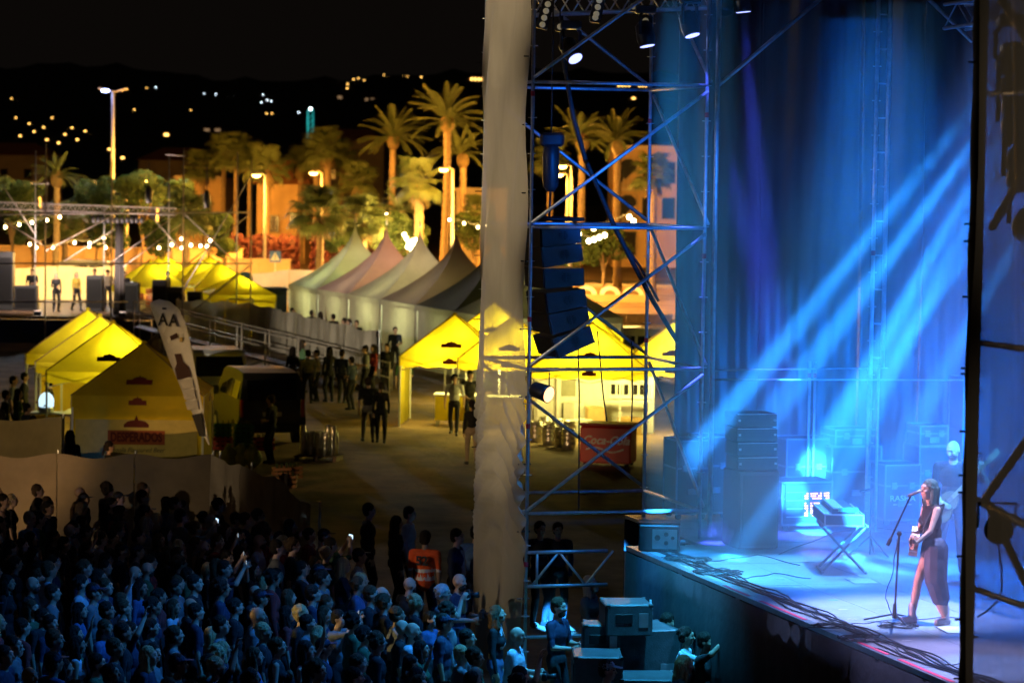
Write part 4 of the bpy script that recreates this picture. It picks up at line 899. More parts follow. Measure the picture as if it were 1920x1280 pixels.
# dark ramp with handrails right of the second stage
rp = thing('access_ramp', 'scaffold access ramp with handrails in front of the grey canvas fence', 'ramp', V(sq(520, 640, 108).x, 108, 0))
R0, R1 = Q(262, 600, 116), Q(735, 690, 98); R0.z = 1.2; R1.z = .08
wd = V(0, -1.8, 0)
for i in range(12):
    a0, a1 = R0.lerp(R1, i/12), R0.lerp(R1, (i+.985)/12); MB().add([a0, a1, a1+wd, a0+wd, a0-V(0, 0, .06), a1-V(0, 0, .06), a1+wd-V(0, 0, .06), a0+wd-V(0, 0, .06)], [(0, 1, 2, 3), (7, 6, 5, 4), (0, 4, 5, 1), (1, 5, 6, 2), (2, 6, 7, 3), (3, 7, 4, 0)]).build('deck_plank', WOODD, rp, world=True)
for s in (0, 1):
    o_ = wd*s
    for i in range(10):
        p = R0.lerp(R1, i/9)+o_; tubep('post', rp, V(p.x, p.y, 0), p+V(0, 0, 1.05), .026, DK2)
    for h_ in (.5, 1.0): tubep('handrail', rp, R0+o_+V(0, 0, h_), R1+o_+V(0, 0, h_), .026, DK2)
    for i in range(0, 9, 2): tubep('diagonal_brace', rp, V(*(R0.lerp(R1, i/9)+o_).xy, .05), R0.lerp(R1, (i+1)/9)+o_, .022, DK2)

# ================================================================== MAIN STAGE
SZ = 2.35
O = P(1190, 1030, SZ); E2 = P(1780, 1280, SZ); U = V(E2.x-O.x, E2.y-O.y, 0).normalized(); W = V(-U.y, U.x, 0)
def S(u, v, z=SZ): return V(O.x, O.y, 0)+U*u+W*v+V(0, 0, z)
SANG = math.atan2(W.y, W.x)   # rotation so local x = W (upstage), local y = -U... 
def uv(p): d = V(p.x-O.x, p.y-O.y, 0); return d.dot(U), d.dot(W)
stage = thing('stage', 'main concert stage with a grey panelled floor lit blue', 'stage', S(8, 5, 0))
DECK = M('stage_floor_panel', (.33, .33, .35), .42, var=.22, scale=2.2, bump=.12, bscale=25, spec=.5)
def panel(u0, u1, v0, v1, dz=0):
    a = [S(u0+.004, v0+.004), S(u1-.004, v0+.004), S(u1-.004, v1-.004), S(u0+.004, v1-.004)]
    MB().prism([p-V(0, 0, .05-dz) for p in a], (0, 0, .05)).build('deck_panel', DECK, stage, world=True)
rg = random.Random(2)
for i in range(9):
    for j in range(10): panel(-.4+2*i, 1.6+2*i, .1+j, 1.1+j, rg.uniform(-.0015, .0015))
for i in range(2):
    for j in range(9): panel(-.4-1.75*(i+1), -.4-1.75*i, 1.1+j, 2.1+j, rg.uniform(-.0015, .0015))
MB().prism([S(-.4, .0, SZ-.06), S(17.6, .0, SZ-.06), S(17.6, .096, SZ-.06), S(-.4, .096, SZ-.06)], (0, 0, .062)).build('edge_trim', ALU, stage, world=True)
SKIRT = M('black_skirt_cloth', (.012, .012, .014), .85, var=.25, bump=.3, bscale=8)
MB().slab(lambda a, b_: S(-.4+18*a, -.02-.004*math.sin(a*260)-.004*math.sin(a*97), .02+(SZ-.09)*b_), 240, 2, W*.006).build('front_skirt', SKIRT, stage, True, True)
MB().slab(lambda a, b_: S(-.42, -.02+1.2*a, .02+(SZ-.09)*b_), 6, 1, -U*.006).build('side_skirt', SKIRT, stage, False, True)
MB().slab(lambda a, b_: S(-3.9, 1.1+9*a, .02+(SZ-.09)*b_), 6, 1, -U*.006).build('side_skirt', SKIRT, stage, False, True)
for i in range(8):
    for j in range(4): tubep('support_leg', stage, S(.5+2.3*i, .5+3*j, 0), S(.5+2.3*i, .5+3*j, SZ-.06))
# pink tape along the edge
TAPE = M('pink_tape', (.9, .08, .16), .6, var=.08)
for k, (x0, y0, x1, y1) in enumerate([(1333, 1098, 1380, 1118), (1391, 1127, 1463, 1163), (1548, 1201, 1604, 1229), (1625, 1238, 1712, 1281)]):
    a, c = P(x0, y0, SZ), P(x1, y1, SZ); ua, ub = uv(a)[0], uv(c)[0]
    MB().prism([S(ua, .035, SZ+.004), S(ub, .035, SZ+.004), S(ub, .085, SZ+.004), S(ua, .085, SZ+.004)], (0, 0, .003)).build('edge_tape', TAPE, stage, world=True)
for k, (px, py, a) in enumerate([(1462, 1085, .1), (1495, 1101, .2), (1513, 1107, .2), (1563, 1124, .1), (1580, 1142, .15), (1598, 1160, 0), (1700, 1200, .1), (1862, 1265, .1), (1640, 1180, .4)]):
    p = P(px, py, SZ+.004); MB().box(p, (.11, .03, .003), a).build('floor_tape', PAPER if k != 3 else M('green_tape', (.2, .8, .3), .6, var=.05), stage, world=True)
# ------------------------------------------------------------------ far PA tower
FL = Q(993, 600, 39.8); FL.z = 0; Bw = 2.57
FR = FL+W*Bw; BL = FL-U*Bw; BR = FR-U*Bw; W1 = FR+W*Bw; W2 = W1+W*Bw
LV = [2.75, 4.78, 6.78, 8.8, 10.8]
tw = thing('scaffold_tower', 'tall steel scaffold tower carrying the line array left of the stage', 'scaffold tower', (FL+BR)/2)
BAND = [1.55, 3.9, 5.5, 7.0, 8.55]
for p, bd, z0 in ((FL, [2.0, 3.95, 5.45, 8.6], 0), (FR, [8.35, 6.35], 0), (BL, [], 0), (BR, [5.0, 8.3], 0)): post(tw, p, z0, 12.6, True, TR, bd)
for z in LV:
    for a, c in ((FL, FR), (BL, BR), (FL, BL), (FR, BR)): tubep('ledger', tw, a+V(0, 0, z+.0), c+V(0, 0, z+.0))
for a, c in zip(LV, LV[1:]):
    tubep('diagonal_brace', tw, FL+V(0, 0, a+.06)+U*.05, FR+V(0, 0, c-.08)+U*.05)
    tubep('diagonal_brace', tw, BR+V(0, 0, a+.06)-U*.05, BL+V(0, 0, c-.08)-U*.05)
    tubep('diagonal_brace', tw, FR+V(0, 0, a+.06)+W*.05, BR+V(0, 0, c-.08)+W*.05)
tubep('ledger', tw, FL+V(0, 0, 2.2), FL+W*1.2+V(0, 0, 2.2)); tubep('ledger', tw, FL+V(0, 0, 1.72), FL+W*1.2+V(0, 0, 1.72)); tubep('ledger', tw, FL+V(0, 0, .25), FR+V(0, 0, .25)); tubep('ledger', tw, FL+V(0, 0, 1.0), FL+W*1.3+V(0, 0, 1.0))
for i in range(3): tubep('lattice_bar', tw, FL+W*(.08+.4*i)+V(0, 0, 1.72 if i % 2 == 0 else 2.2), FL+W*(.48+.4*i)+V(0, 0, 2.2 if i % 2 == 0 else 1.72), .018)
tubep('lattice_bar', tw, FL+W*.16+V(0, 0, 1.72), FL+W*.16+V(0, 0, 2.2), .018)
# tarpaulin on the audience side of the tower
def sheet_mat(name, col, trp, trl=.2): return M(name, col, .6, var=.22, scale=.8, bump=.5, bscale=5, trl=trl, trp=trp, stretch=(1, 1, .35))
TARP = sheet_mat('translucent_tarpaulin', (.50, .43, .31), .16, .07)
ts = thing('tower_tarpaulin', 'pale translucent tarpaulin hung down the side of the scaffold tower', 'tarpaulin', (FL+BL)/2-W*.1)
def tarp(u, v):
    z = .25+12.2*v; p = FL.lerp(BL, 1.03*u-.03)-W*(.06+.10*math.sin(math.pi*u))
    p = p-W*(.035*math.sin(u*9+v*3)+.03*math.sin(u*17+v*31))
    if .12 < v < .38:   # swagged folds in the lower part
        k = math.sin(math.pi*(v-.12)/.26); p = p-W*k*(.07*math.sin((v*12.2+1.1*(u-.5)**2*3.0)*17))
    return V(p.x, p.y, z)
MB().cloth(tarp, 26, 150, -W*.003).build('sheet', TARP, ts, True, True)
for k in range(13):
    for p in (FL, BL): MB().tube(V(p.x, p.y, .6+.95*k)-W*.14, V(p.x, p.y, .6+.95*k)+W*.05, .009, n=5).build('cable_tie', BLACKP, ts, world=True)
# line array
la = thing('line_array', 'hanging line array of six dark loudspeaker cabinets inside the tower', 'loudspeakers', Q(1040, 690, 40.4))
cabs = [(1034, 440, 4), (1037, 476, 8), (1040, 518, 3), (1044, 560, 9), (1050, 597, 13), (1058, 636, 20)]
SPB = M('line_array_paint', (.022, .023, .026), .55, var=.25, scale=12)
for k, (px, py, a) in enumerate(cabs):
    c = Q(px, py, 40.4); rot = Matrix((W, -U, V(0, 0, 1))).transposed()@Matrix.Rotation(-R(a), 3, 'Y')
    cab = MB(); hx, hy, hz = .285, .5, .145
    vs = [c+rot@V(x, y, z*(1.0 if x < 0 else .82)) for x, y, z in [(-hx, -hy, -hz), (hx, -hy, -hz), (hx, hy, -hz), (-hx, hy, -hz), (-hx, -hy, hz), (hx, -hy, hz), (hx, hy, hz), (-hx, hy, hz)]]
    cab.add(vs, [(3, 2, 1, 0), (4, 5, 6, 7), (0, 1, 5, 4), (1, 2, 6, 5), (2, 3, 7, 6), (3, 0, 4, 7)])
    co = cab.build('cabinet', SPB, la, False, True)
    MB().box(c+rot@V(-.296, 0, 0), (.02, .96, .27), M3=rot).build('grille', GRILLE, co, world=True)
    h = MB()
    for sx_ in (-1, 1):
        for i in range(5):
            zz = -.05+.025*i; ww = math.sqrt(max(0, .062**2-zz**2)); h.box(c+rot@V(.02+sx_*(.008+ww/2), -.506, zz), (ww, .012, .018), M3=rot)
    h.build('side_emblem', GRILLE, co, world=True)
    MB().box(c+rot@V(.27, -.45, 0), (.05, .03, .24), M3=rot).build('rigging_plate', DARKM, co, world=True)
fb = Q(1030, 410, 40.4); tubep('fly_bar', la, fb-W*.45-U*-.3, fb+W*.42-U*-.3, .03, DARKM); tubep('fly_bar', la, fb-W*.45+U*-.3, fb+W*.42+U*-.3, .03, DARKM)
h1 = Q(1033, 300, 40.4); MB().lathe(h1-V(0, 0, .45), [(.05, 0), (.11, .08), (.12, .5), (.1, .7), (.04, .75)], 10).build('hoist', BLACKP, la, True, True)
tubep('chain', la, fb, h1-V(0, 0, .4), .018, DARKM); MB().bbox(Q(1035, 262, 40.4), (.34, .24, .2), .04).build('chain_bag', BLACKP, la, world=True)
tubep('chain', la, h1+V(0, 0, .3), V(h1.x, h1.y, 10.8), .012, DARKM)
cb = thing('cable_snake', 'thick dark cable hanging diagonally through the scaffold tower', 'cable', Q(1150, 690, 41))
MB().path([Q(x, y, 41) for x, y in [(1052, 30), (1058, 120), (1075, 220), (1098, 300), (1120, 350), (1150, 420), (1180, 480), (1222, 560), (1270, 640)]], .035, 7).build('cable', M('cable_jacket', (.02, .018, .017), .7), cb, True, True)
MB().path([Q(x, y, 41.2) for x, y in [(1120, 350), (1165, 450), (1200, 500), (1235, 565)]], .02, 6).build('cable', MATS['cable_jacket'], cb, True, True)
for k, (x0, x1) in enumerate([(1083, 1085), (1120, 1138), (1184, 1184)]):
    tt = thing('hanging_cable', ['thin black cable hanging straight left of the line array tail', 'thin black cable hanging at a slant past the stall door', 'thin black cable hanging in front of the stall windows'][k], 'cable', Q(x1, 900, 41.5)); MB().path([Q(x0, 600+20*k, 41.5), Q((x0+x1)/2+2, 740, 41.5), Q(x1, 960 if k == 0 else 790, 41.5)], .012, 5).build('cable', MATS['cable_jacket'], tt, False, True)
# wing frame posts upstage of the tower (double standards with ladder)
wf = thing('wing_scaffold', 'scaffold frame of doubled posts along the far side of the stage', 'scaffold', W1)
pA = Q(1343, 300, 40.6); pB = Q(1641, 300, 41.6); pC = Q(1663, 300, 41.6)
post(wf, V(pA.x, pA.y, 0), SZ, 12.6, False, .035)
post(wf, V(pB.x, pB.y, 0), SZ, 12.6, True, .03, [6.4]); post(wf, V(pC.x, pC.y, 0), 4.75, 12.6, False, .034)
for k in range(16): tubep('rung', wf, V(pB.x, pB.y, 4.9+.5*k), V(pC.x, pC.y, 4.9+.5*k), .012)
pD = Q(1627, 800, 41.6); pE = Q(1645, 800, 41.6); pF = Q(1517, 760, 43); pG = Q(1527, 760, 43)
for p in (pD, pE): post(wf, V(p.x, p.y, 0), SZ, 4.8, False, .022)
for p in (pF, pG): post(wf, V(p.x, p.y, 0), SZ, 4.75, False, .022, [4.5])
tubep('ledger', wf, V(pA.x, pA.y, 4.75), V(pB.x, pB.y, 4.75), .012); tubep('ledger', wf, V(pA.x, pA.y, 4.62), V(pB.x+2, pB.y, 4.6), .012)
tubep('diagonal_brace', wf, V(pA.x, pA.y, 8.8), Q(1560, -20, 41), .03); tubep('diagonal_brace', wf, Q(1640, -100, 41.6), Q(1822, 78, 40), .028)
# roof truss pieces
rt1 = thing('roof_truss', 'aluminium roof truss above the tower holding the lamps', 'truss', Q(1120, 10, 41))
lat_truss(rt1, Q(1002, 10, 41.3), Q(1330, -4, 41.3), .29, 14)
rt2 = thing('roof_truss', 'short blue lit truss end by the near tower edge', 'truss', Q(1830, 40, 36)); lat_truss(rt2, Q(1790, 32, 36), Q(2050, -8, 33), .3, 10)
# side curtain
CURT = M('black_curtain', (.013, .013, .016), .5, var=.35, scale=2.5, bump=.5, bscale=6, spec=.55, stretch=(1, 1, .2))
cu = thing('stage_curtain', 'black pleated side curtain closing the far side of the stage', 'curtain', S(-3.9, 5, SZ))
rg = random.Random(9); phs = [rg.uniform(0, 6.28) for _ in range(5)]
cv0 = uv(Q(1243, 600, 44.1))[1]
wds = [0]; 
while wds[-1] < 9: wds.append(wds[-1]+rg.uniform(1.0, 1.7))
for a_, c_ in zip(wds, wds[1:]):
    def cfn(u, v, a_=a_, c_=c_):
        s = a_+(c_-a_)*u; zz = SZ+.03+10.2*v
        f = (.05+.03*math.sin(a_*7))*math.sin(s*(7+2*math.sin(a_*3))+phs[0]+.5*math.sin(v*5+a_))+.03*math.sin(s*19+phs[1]+v*2+2*math.sin(v*3+a_))+.045*math.sin(s*4.1+v*7)+.05*math.sin(math.pi*u)
        return S(-4.0, cv0+s-.01*(1-v), zz)+U*f
    MB().slab(cfn, 36, 24, -U*.008).build('drop', CURT, cu, True, True)
tubep('curtain_rail', cu, S(-4.0, cv0, 12.62), S(-4.0, cv0+9.5, 12.62), .03)
# back curtain (upstage), seen from a step to the side
MB().slab(lambda u, v: S(-4+21*u, 10.3+.06*math.sin(u*190)+.04*math.sin(u*430), SZ+.03+10.2*v), 260, 4, W*.008).build('back_drop', CURT, cu, True, True)
# ------------------------------------------------------------------ near tower
NP = Q(1834, 600, 23.0); NP.z = 0
nt_ = thing('near_scaffold_tower', 'scaffold tower at the right edge wrapped in dark sheeting', 'scaffold tower', NP)
N2 = NP+U*2.57; N3 = NP+W*2.57; N4 = N2+W*2.57
SCB = M('scaffold_brown_steel', (.22, .19, .15), .5, .4, var=.3)
for p in (NP, N2, N3, N4): post(nt_, p, 0, 12.6, True, TR, mat=SCB)
for z in (2.2, 4.2, 6.2, 8.2, 10.2):
    for a, c in ((NP, N2), (N2, N4), (N3, N4)): tubep('ledger', nt_, a+V(0, 0, z), c+V(0, 0, z), mat=SCB)
zc = Q(1838, 935, 23).z
for (z0, z1) in ((zc, zc+1.9), (zc, zc-1.9), (zc+2.2, zc+4.2), (zc+4.1, zc+2.2)): tubep('diagonal_brace', nt_, NP+V(0, 0, z0)+W*.1, N2+V(0, 0, z1)+W*.1, .035, SCB)
tubep('ledger', nt_, NP+V(0, 0, zc), N2+V(0, 0, zc-.25), .035, SCB)
ns = thing('edge_sheeting', 'dark translucent sheeting stretched over the near scaffold tower', 'tarpaulin', NP-W*.1)
def nsh(u, v): 
    p = NP.lerp(N2, u)-W*(.07+.05*math.sin(u*9+v*4)*math.sin(math.pi*min(1, u*3))+.02*math.sin(u*31+v*17)); return V(p.x, p.y, .2+12.2*v)
MB().cloth(nsh, 40, 60, -W*.003).build('sheet', sheet_mat('brown_mesh_sheeting', (.26, .225, .175), .24, .12), ns, True, True)
MB().path([V(NP.x, NP.y, .2+.25*k)-W*(.045+.008*math.sin(k*1.7)) for k in range(50)], .052, 8).build('hem', M('dark_hem', (.03, .024, .016), .8, var=.3), ns, True, True)
for k, y in enumerate([117, 700, 420, 452, 556, 690, 808, 890, 922, 1042, 1160, 1270]):
    p = Q(1834, y, 23.0); MB().tube(V(NP.x, NP.y, p.z)-W*.14, V(NP.x, NP.y, p.z)+W*.02, .01, n=5).build('cable_tie', BLACKP, ns, world=True)
pc = Q(1872, 992, 22.6); t = thing('par_can', 'round lamp can behind the sheeting of the near tower', 'stage lamp', pc); 
MB().tube(V(0, -.02, 0), V(.05, .3, 0), .12, .1, n=18).build('can', M('brass_can', (.16, .13, .05), .5, .4, var=.15), t); MB().path([(-.15, .1, 0), (-.15, .1, .2), (.15, .1, .2), (.15, .1, 0)], .012, 5).build('yoke', DARKM, t)
cbl = thing('lamp_cable', 'thin black cable drooping below the round lamp can', 'cable', Q(1860, 1150, 22.6)); MB().path([Q(x, y, 22.5) for x, y in [(1872, 1020), (1877, 1060), (1879, 1100), (1872, 1125), (1850, 1145), (1832, 1156)]], .008, 5).build('cable', MATS['cable_jacket'], cbl, True, True)
# ================================================================== STAGE EQUIPMENT
SROT = math.atan2(W.y, W.x)          # local x = upstage (W), local -y faces the camera
def fl(px, py): return P(px, py, SZ)
CASE = M('flight_case_black', (.03, .03, .034), .5, var=.25, scale=8); CASEG = M('flight_case_grey', (.12, .12, .13), .5, var=.2)
EDGE = M('case_edge', (.22, .22, .24), .55, .6, var=.3)
def flight_case(p, rz, d, label, mat=None, group='flight cases on the stage wing', castors=True):
    t = thing('flight_case', label, 'flight case', p, rz, group); w_, l_, h_ = d; z0 = .1 if castors else 0.004
    bd = MB().box((0, 0, z0+h_/2), (w_, l_, h_)).build('case_body', mat or CASE, t)
    e = .025
    for sx_ in (-1, 1):
        for sy_ in (-1, 1): MB().box((sx_*w_/2, sy_*l_/2, z0+h_/2), (e, e, h_+e)).build('edge_strip', EDGE, t)
    for sz in (0, .62, 1):
        for sy_ in (-1, 1): MB().box((0, sy_*(l_/2+.001), z0+h_*sz), (w_-e, e, e)).build('edge_strip', EDGE, t)
        for sx_ in (-1, 1): MB().box((sx_*(w_/2+.001), 0, z0+h_*sz), (e, l_-e, e)).build('edge_strip', EDGE, t)
    for x in (-.25, .25): MB().bbox((x*w_, -l_/2-.012, z0+h_*.62), (.09, .02, .1), .004).build('latch', EDGE, bd)
    MB().bbox((0, -l_/2-.012, z0+h_*.3), (.16, .02, .09), .004).build('handle', EDGE, bd)
    if castors:
        for sx_ in (-1, 1):
            for sy_ in (-1, 1): MB().tube((sx_*w_*.38, sy_*l_*.36-.02, .05), (sx_*w_*.38, sy_*l_*.36+.02, .05), .048, n=10).build('castor', BLACKP, t)
    return t
# side fill stack: four slim tops on a tall sub
sf = thing('side_fill_stack', 'tall side fill loudspeaker stack, four slim boxes on a sub', 'loudspeakers', fl(1406, 1024), SROT)
sb = MB().bbox((0, 0, .55), (.58, .7, 1.08), .015).build('sub_cabinet', SPKR, sf); MB().box((0, -.356, .55), (.5, .014, .98)).build('grille', GRILLE, sb)
for k in range(4):
    z = 1.09+.2*k; c_ = MB().bbox((0, .02*k, z+.1), (.6, .5, .185), .012).build('top_cabinet', SPKR, sf)
    MB().box((0, .02*k-.26, z+.186), (.58, .02, .012)).build('edge_strip', ALU, c_)
    for s in (-1, 1): MB().box((s*.26, .02*k-.262, z+.1), (.03, .02, .03)).build('pin', ALU, c_)
# rack with amber lit display
rk = flight_case(fl(1496, 990), SROT, (.78, .7, .62), 'open equipment rack with an amber lit panel on stage')
AMB = EM('amber_leds', (1., .40, .07), 8.); DIMS = M('rack_face', (.04, .04, .05), .4, var=.3)
rx = MB().box((0, -.37, .42), (.7, .02, .52)).build('rack_panel', DIMS, rk)
for i in range(13):
    for j in range(11):
        if (i*7+j*5+i*j) % 7 > 1: MB().box((-.04+.03*i, -.384, .2+.036*j), (.016, .008, .016)).build('led', AMB, rx)
for j in range(4): MB().box((-.2, -.384, .22+.12*j), (.26, .008, .012)).build('rack_seam', ALU, rx)
# keyboard case on an X stand
ks = thing('keyboard_stand', 'folding X stand carrying the silver keyboard case', 'stand', fl(1577, 1070), SROT-.25)
for s in (-1, 1):
    MB().tube((-.28, s*.2, .02), (.3, s*.2, .62), .018, n=6).build('leg', STEEL, ks); MB().tube((.28, s*.22, .02), (-.3, s*.22, .62), .018, n=6).build('leg', STEEL, ks)
for x in (-.28, .28): MB().tube((x, -.32, .02), (x, .32, .02), .018, n=6).build('foot_bar', STEEL, ks); MB().tube((x*1.05, -.3, .63), (x*1.05, .3, .63), .016, n=6).build('top_bar', STEEL, ks)
kc = thing('keyboard_case', 'silver edged keyboard in its open case on the X stand', 'keyboard', fl(1577, 1070)+V(0, 0, .65), SROT-.25)
MB().box((-.04, .15, .08), (.5, 1.25, .14)).build('case_tray', CASEG, kc)
for s in (-1, 1): MB().box((-.04+s*.25, .15, .15), (.02, 1.27, .02)).build('edge_strip', ALU, kc); MB().box((-.04+s*.25, .15, .01), (.02, 1.27, .02)).build('edge_strip', ALU, kc)
for (x, z) in ((-.29, .08), (.21, .08)): MB().box((x, -.48, z), (.02, .02, .16)).build('edge_strip', ALU, kc)
MB().box((-.04, -.48, .15), (.5, .02, .02)).build('edge_strip', ALU, kc); MB().box((-.04, -.48, .01), (.5, .02, .02)).build('edge_strip', ALU, kc)
kb = MB().box((-.04, .15, .185), (.3, 1.1, .06)).build('keyboard_body', BLACKP, kc)
for k in range(24): MB().box((-.1, -.34+.042*k, .222), (.13, .036, .014)).build('white_key', PAPER, kb)
MB().box((.02, -.41, .21), (.26, .02, .05)).build('green_strip', M('green_strip', (.1, .6, .3), .5, var=.1), kc)
# other cases in the wing
flight_case(fl(1676, 982), SROT, (.56, .6, .82), 'black flight case with white RASHA lettering behind the mic stand'); mm = Matrix.Translation(fl(1676, 982))@Matrix.Rotation(SROT, 4, 'Z')
ob = [o for o in C.objects if o.name.startswith('flight_case') and o.parent is None][-1]
lettering('case_lettering', 'RASHA', .12, mm@V(0, -.308, .42), mm.to_3x3()@V(1, 0, 0), (0, 0, 1), WHITEP, ob, offset=.003, sx=1.1); MB().box((0, -.306, .33), (.3, .006, .012)).build('case_underline', WHITEP, ob)
flight_case(fl(1590, 968), SROT, (.8, .6, 1.0), 'tall black flight case behind the keyboard'); flight_case(fl(1590, 968)+V(0, 0, 1.105), SROT+.02, (.7, .55, .25), 'slim flight case lying on the tall case behind the keyboard', castors=False)
flight_case(fl(1500, 966), SROT, (.7, .6, 1.1), 'black flight case behind the amber lit rack')
flight_case(fl(1735, 975), SROT, (.5, .6, 1.05), 'black flight case right of the lettered case'); flight_case(fl(1735, 975)+V(0, 0, 1.155), SROT, (.45, .5, .3), 'small case on top of the right flight case', castors=False)
flight_case(fl(1812, 978), SROT, (.42, .5, 2.1), 'tall pale violet cabinet at the right behind the bass player', CASEG)
flight_case(fl(1262, 990)+W*.6-U*1.2, SROT, (.5, .6, 1.1), 'dark equipment rack at the foot of the tower, left'); flight_case(fl(1310, 990)+W*.6-U*1.3, SROT, (.45, .6, 1.15), 'dark equipment rack at the foot of the tower, right')
# sideways fog machine / monitor box at the stage corner
fm_ = thing('fog_machine', 'small black fog machine with silver switch plate at the stage corner', 'fog machine', fl(1236, 1030), SROT-.35)
bx = MB().bbox((0, 0, .19), (.56, .5, .36), .015).build('housing', BLACKP, fm_); MB().box((.08, -.256, .18), (.34, .014, .27)).build('switch_plate', ALU, bx)
for (x, z, r) in ((-.02, .2, .04), (.1, .25, .03), (.1, .13, .03), (.19, .2, .025)): MB().tube((x, -.264, z), (x, -.275, z), r, n=12).build('connector', BLACKP, bx)
MB().box((.0, 0, .385), (.58, .4, .02)).build('lid', DARKM, fm_); MB().tube((.29, -.1, .12), (.36, -.1, .12), .04, n=10).build('nozzle', DARKM, fm_)
# microphone boom stand
ms = thing('microphone_stand', 'black boom microphone stand in front of the singer', 'microphone stand', fl(1677, 1166)); mp_ = ms.location
top = Q(1686, 1000, mp_.y)
for k in range(3): a_ = 2.9+k*2.1; MB().tube(mp_+V(0, 0, .1), mp_+V(.36*math.cos(a_), .36*math.sin(a_), .015), .012, n=6).build('leg', BLACKP, ms, world=True)
MB().tube(mp_+V(0, 0, .05), mp_+V(0, 0, .22), .03, .02, n=8).build('hub', BLACKP, ms, world=True); MB().tube(mp_+V(0, 0, .1), top, .013, n=6).build('pole', BLACKP, ms, world=True)
b0, b1 = Q(1664, 1022, mp_.y), Q(1707, 930, mp_.y); MB().tube(b0, b1, .011, n=6).build('boom', BLACKP, ms, world=True); MB().tube(b0, b0.lerp(b1, .14), .022, n=8).build('counterweight', BLACKP, ms, world=True); MB().ell(top, (.03, .03, .03), 8, 6).build('clutch', BLACKP, ms, world=True)
m0, m1 = Q(1702, 930, mp_.y), Q(1731, 917, mp_.y); mic = MB().tube(m0, m1, .016, .022, n=8).build('microphone', M('mic_body', (.2, .2, .22), .4, .6, var=.1), ms, True, True); MB().ell(Q(1734, 915, mp_.y), (.032, .032, .032), 10, 7).build('mic_grille', ALU, mic, True, True)
# cymbal-less tripod stand behind
ts_ = thing('tripod_stand', 'short tripod stand with microphone clip right of the keyboard', 'stand', fl(1631, 1042)); q0 = ts_.location
for k in range(3): a_ = 3.4+k*2.09; MB().tube(q0+V(0, 0, .28), q0+V(.32*math.cos(a_), .32*math.sin(a_), .015), .014, n=6).build('leg', DARKM, ts_, world=True)
MB().tube(q0+V(0, 0, .02), q0+V(0, 0, .95), .012, n=6).build('pole', DARKM, ts_, world=True); MB().tube(q0+V(-.16, 0, .88), q0+V(.02, 0, .93), .018, n=8).build('microphone', DARKM, ts_, world=True)
# set lists, coils, cables
for k, (px, py, lb) in enumerate([(1617, 1089, 'white sheet of paper lying mid stage left of the microphone stand'), (1793, 1181, 'white sheet of paper at the singer’s feet'.replace('’', "'"))]):
    p = fl(px, py); t = thing('set_list', lb, 'paper', p+V(0, 0, .003), .15); MB().slab(lambda u, v: V(-.16+.32*u, -.22+.44*v, .002+.006*math.sin(u*3)*v), 4, 4, (0, 0, .001)).build('sheet', PAPER, t); MB().box((.0, 0, -.0006), (.37, .49, .001)).build('backing', BLACKP, t)
CBL = M('stage_cable', (.015, .016, .02), .45, var=.2)
def coil(p, r, n, label, seed):
    rg = random.Random(seed); t = thing('cable_coil', label, 'cable', p, 0, 'cable coils on the stage floor'); pts = []
    for i in range(n*14):
        a_ = i/14*2*math.pi; rr = r*(.55+.4*rg.random()); pts.append(V(rr*math.cos(a_)*1.3, rr*math.sin(a_), .012+.05*rg.random()*(i/(n*14))))
    MB().path(pts, .006, 4).build('cable', CBL, t)
for k, (px, py, r, n, lb) in enumerate([(1684, 1176, .2, 5, 'coiled black cable at the foot of the microphone stand'), (1612, 1200, .22, 7, 'tangled dark cable heap near the stage edge'), (1560, 1176, .2, 4, 'light coil of cable left of the microphone stand'), (1290, 1050, .28, 8, 'tangle of cables behind the fog machine'), (1345, 1075, .28, 8, 'tangle of cables along the stage edge near the tower')]): coil(fl(px, py), r, n, lb, k)
for k in range(6):
    rg = random.Random(30+k); t = thing('stage_edge_cable', ['thick cable run along the stage edge, outermost', 'second cable of the run along the stage edge', 'third cable of the run along the stage edge', 'fourth cable of the run along the stage edge', 'wavy cable of the run along the stage edge', 'innermost cable of the run along the stage edge'][k], 'cable', S(5, .35, SZ), 0, 'cables along the stage edge')
    pts = [S(.2+.25*i, .22+.045*k+.05*math.sin(i*(.5+.1*k)+k*2)+rg.uniform(-.02, .02), SZ+.014+.012*(k % 2)) for i in range(56)]; MB().path(pts, .010, 5).build('cable', CBL, t, True, True)
for k, (pts, lb) in enumerate([([(1240, 1045), (1300, 1048), (1350, 1052), (1420, 1040), (1500, 1060)], 'thin cable crossing the lit far floor'), ([(1300, 1062), (1400, 1085), (1450, 1075), (1520, 1085)], 'thin cable snaking left of the keyboard stand'), ([(1500, 1180), (1590, 1172), (1640, 1166), (1760, 1158), (1830, 1160)], 'thin cable running past the microphone stand to the right'), ([(1672, 1150), (1660, 1120), (1676, 1060), (1682, 1010)], 'cable dangling beside the microphone stand pole'), ([(1640, 1215), (1700, 1235), (1760, 1250), (1800, 1243)], 'thin cable near the front right of the stage'), ([(1460, 1040), (1560, 1000), (1640, 990), (1720, 1000)], 'cable draped behind the keyboard stand')]):
    t = thing('stage_cable', lb, 'cable', fl(*pts[0]), 0, 'loose cables on the stage'); q = [fl(*p)+V(0, 0, .008) for p in pts] if k != 3 else [Q(*p, mp_.y-.05) for p in pts]
    full = []
    for a, c in zip(q, q[1:]):
        for i in range(5): full.append(a.lerp(c, i/5)+V(.0, .06*math.sin(i*1.3), 0))
    MB().path(full+[q[-1]], .006, 4).build('cable', CBL, t, True, True)
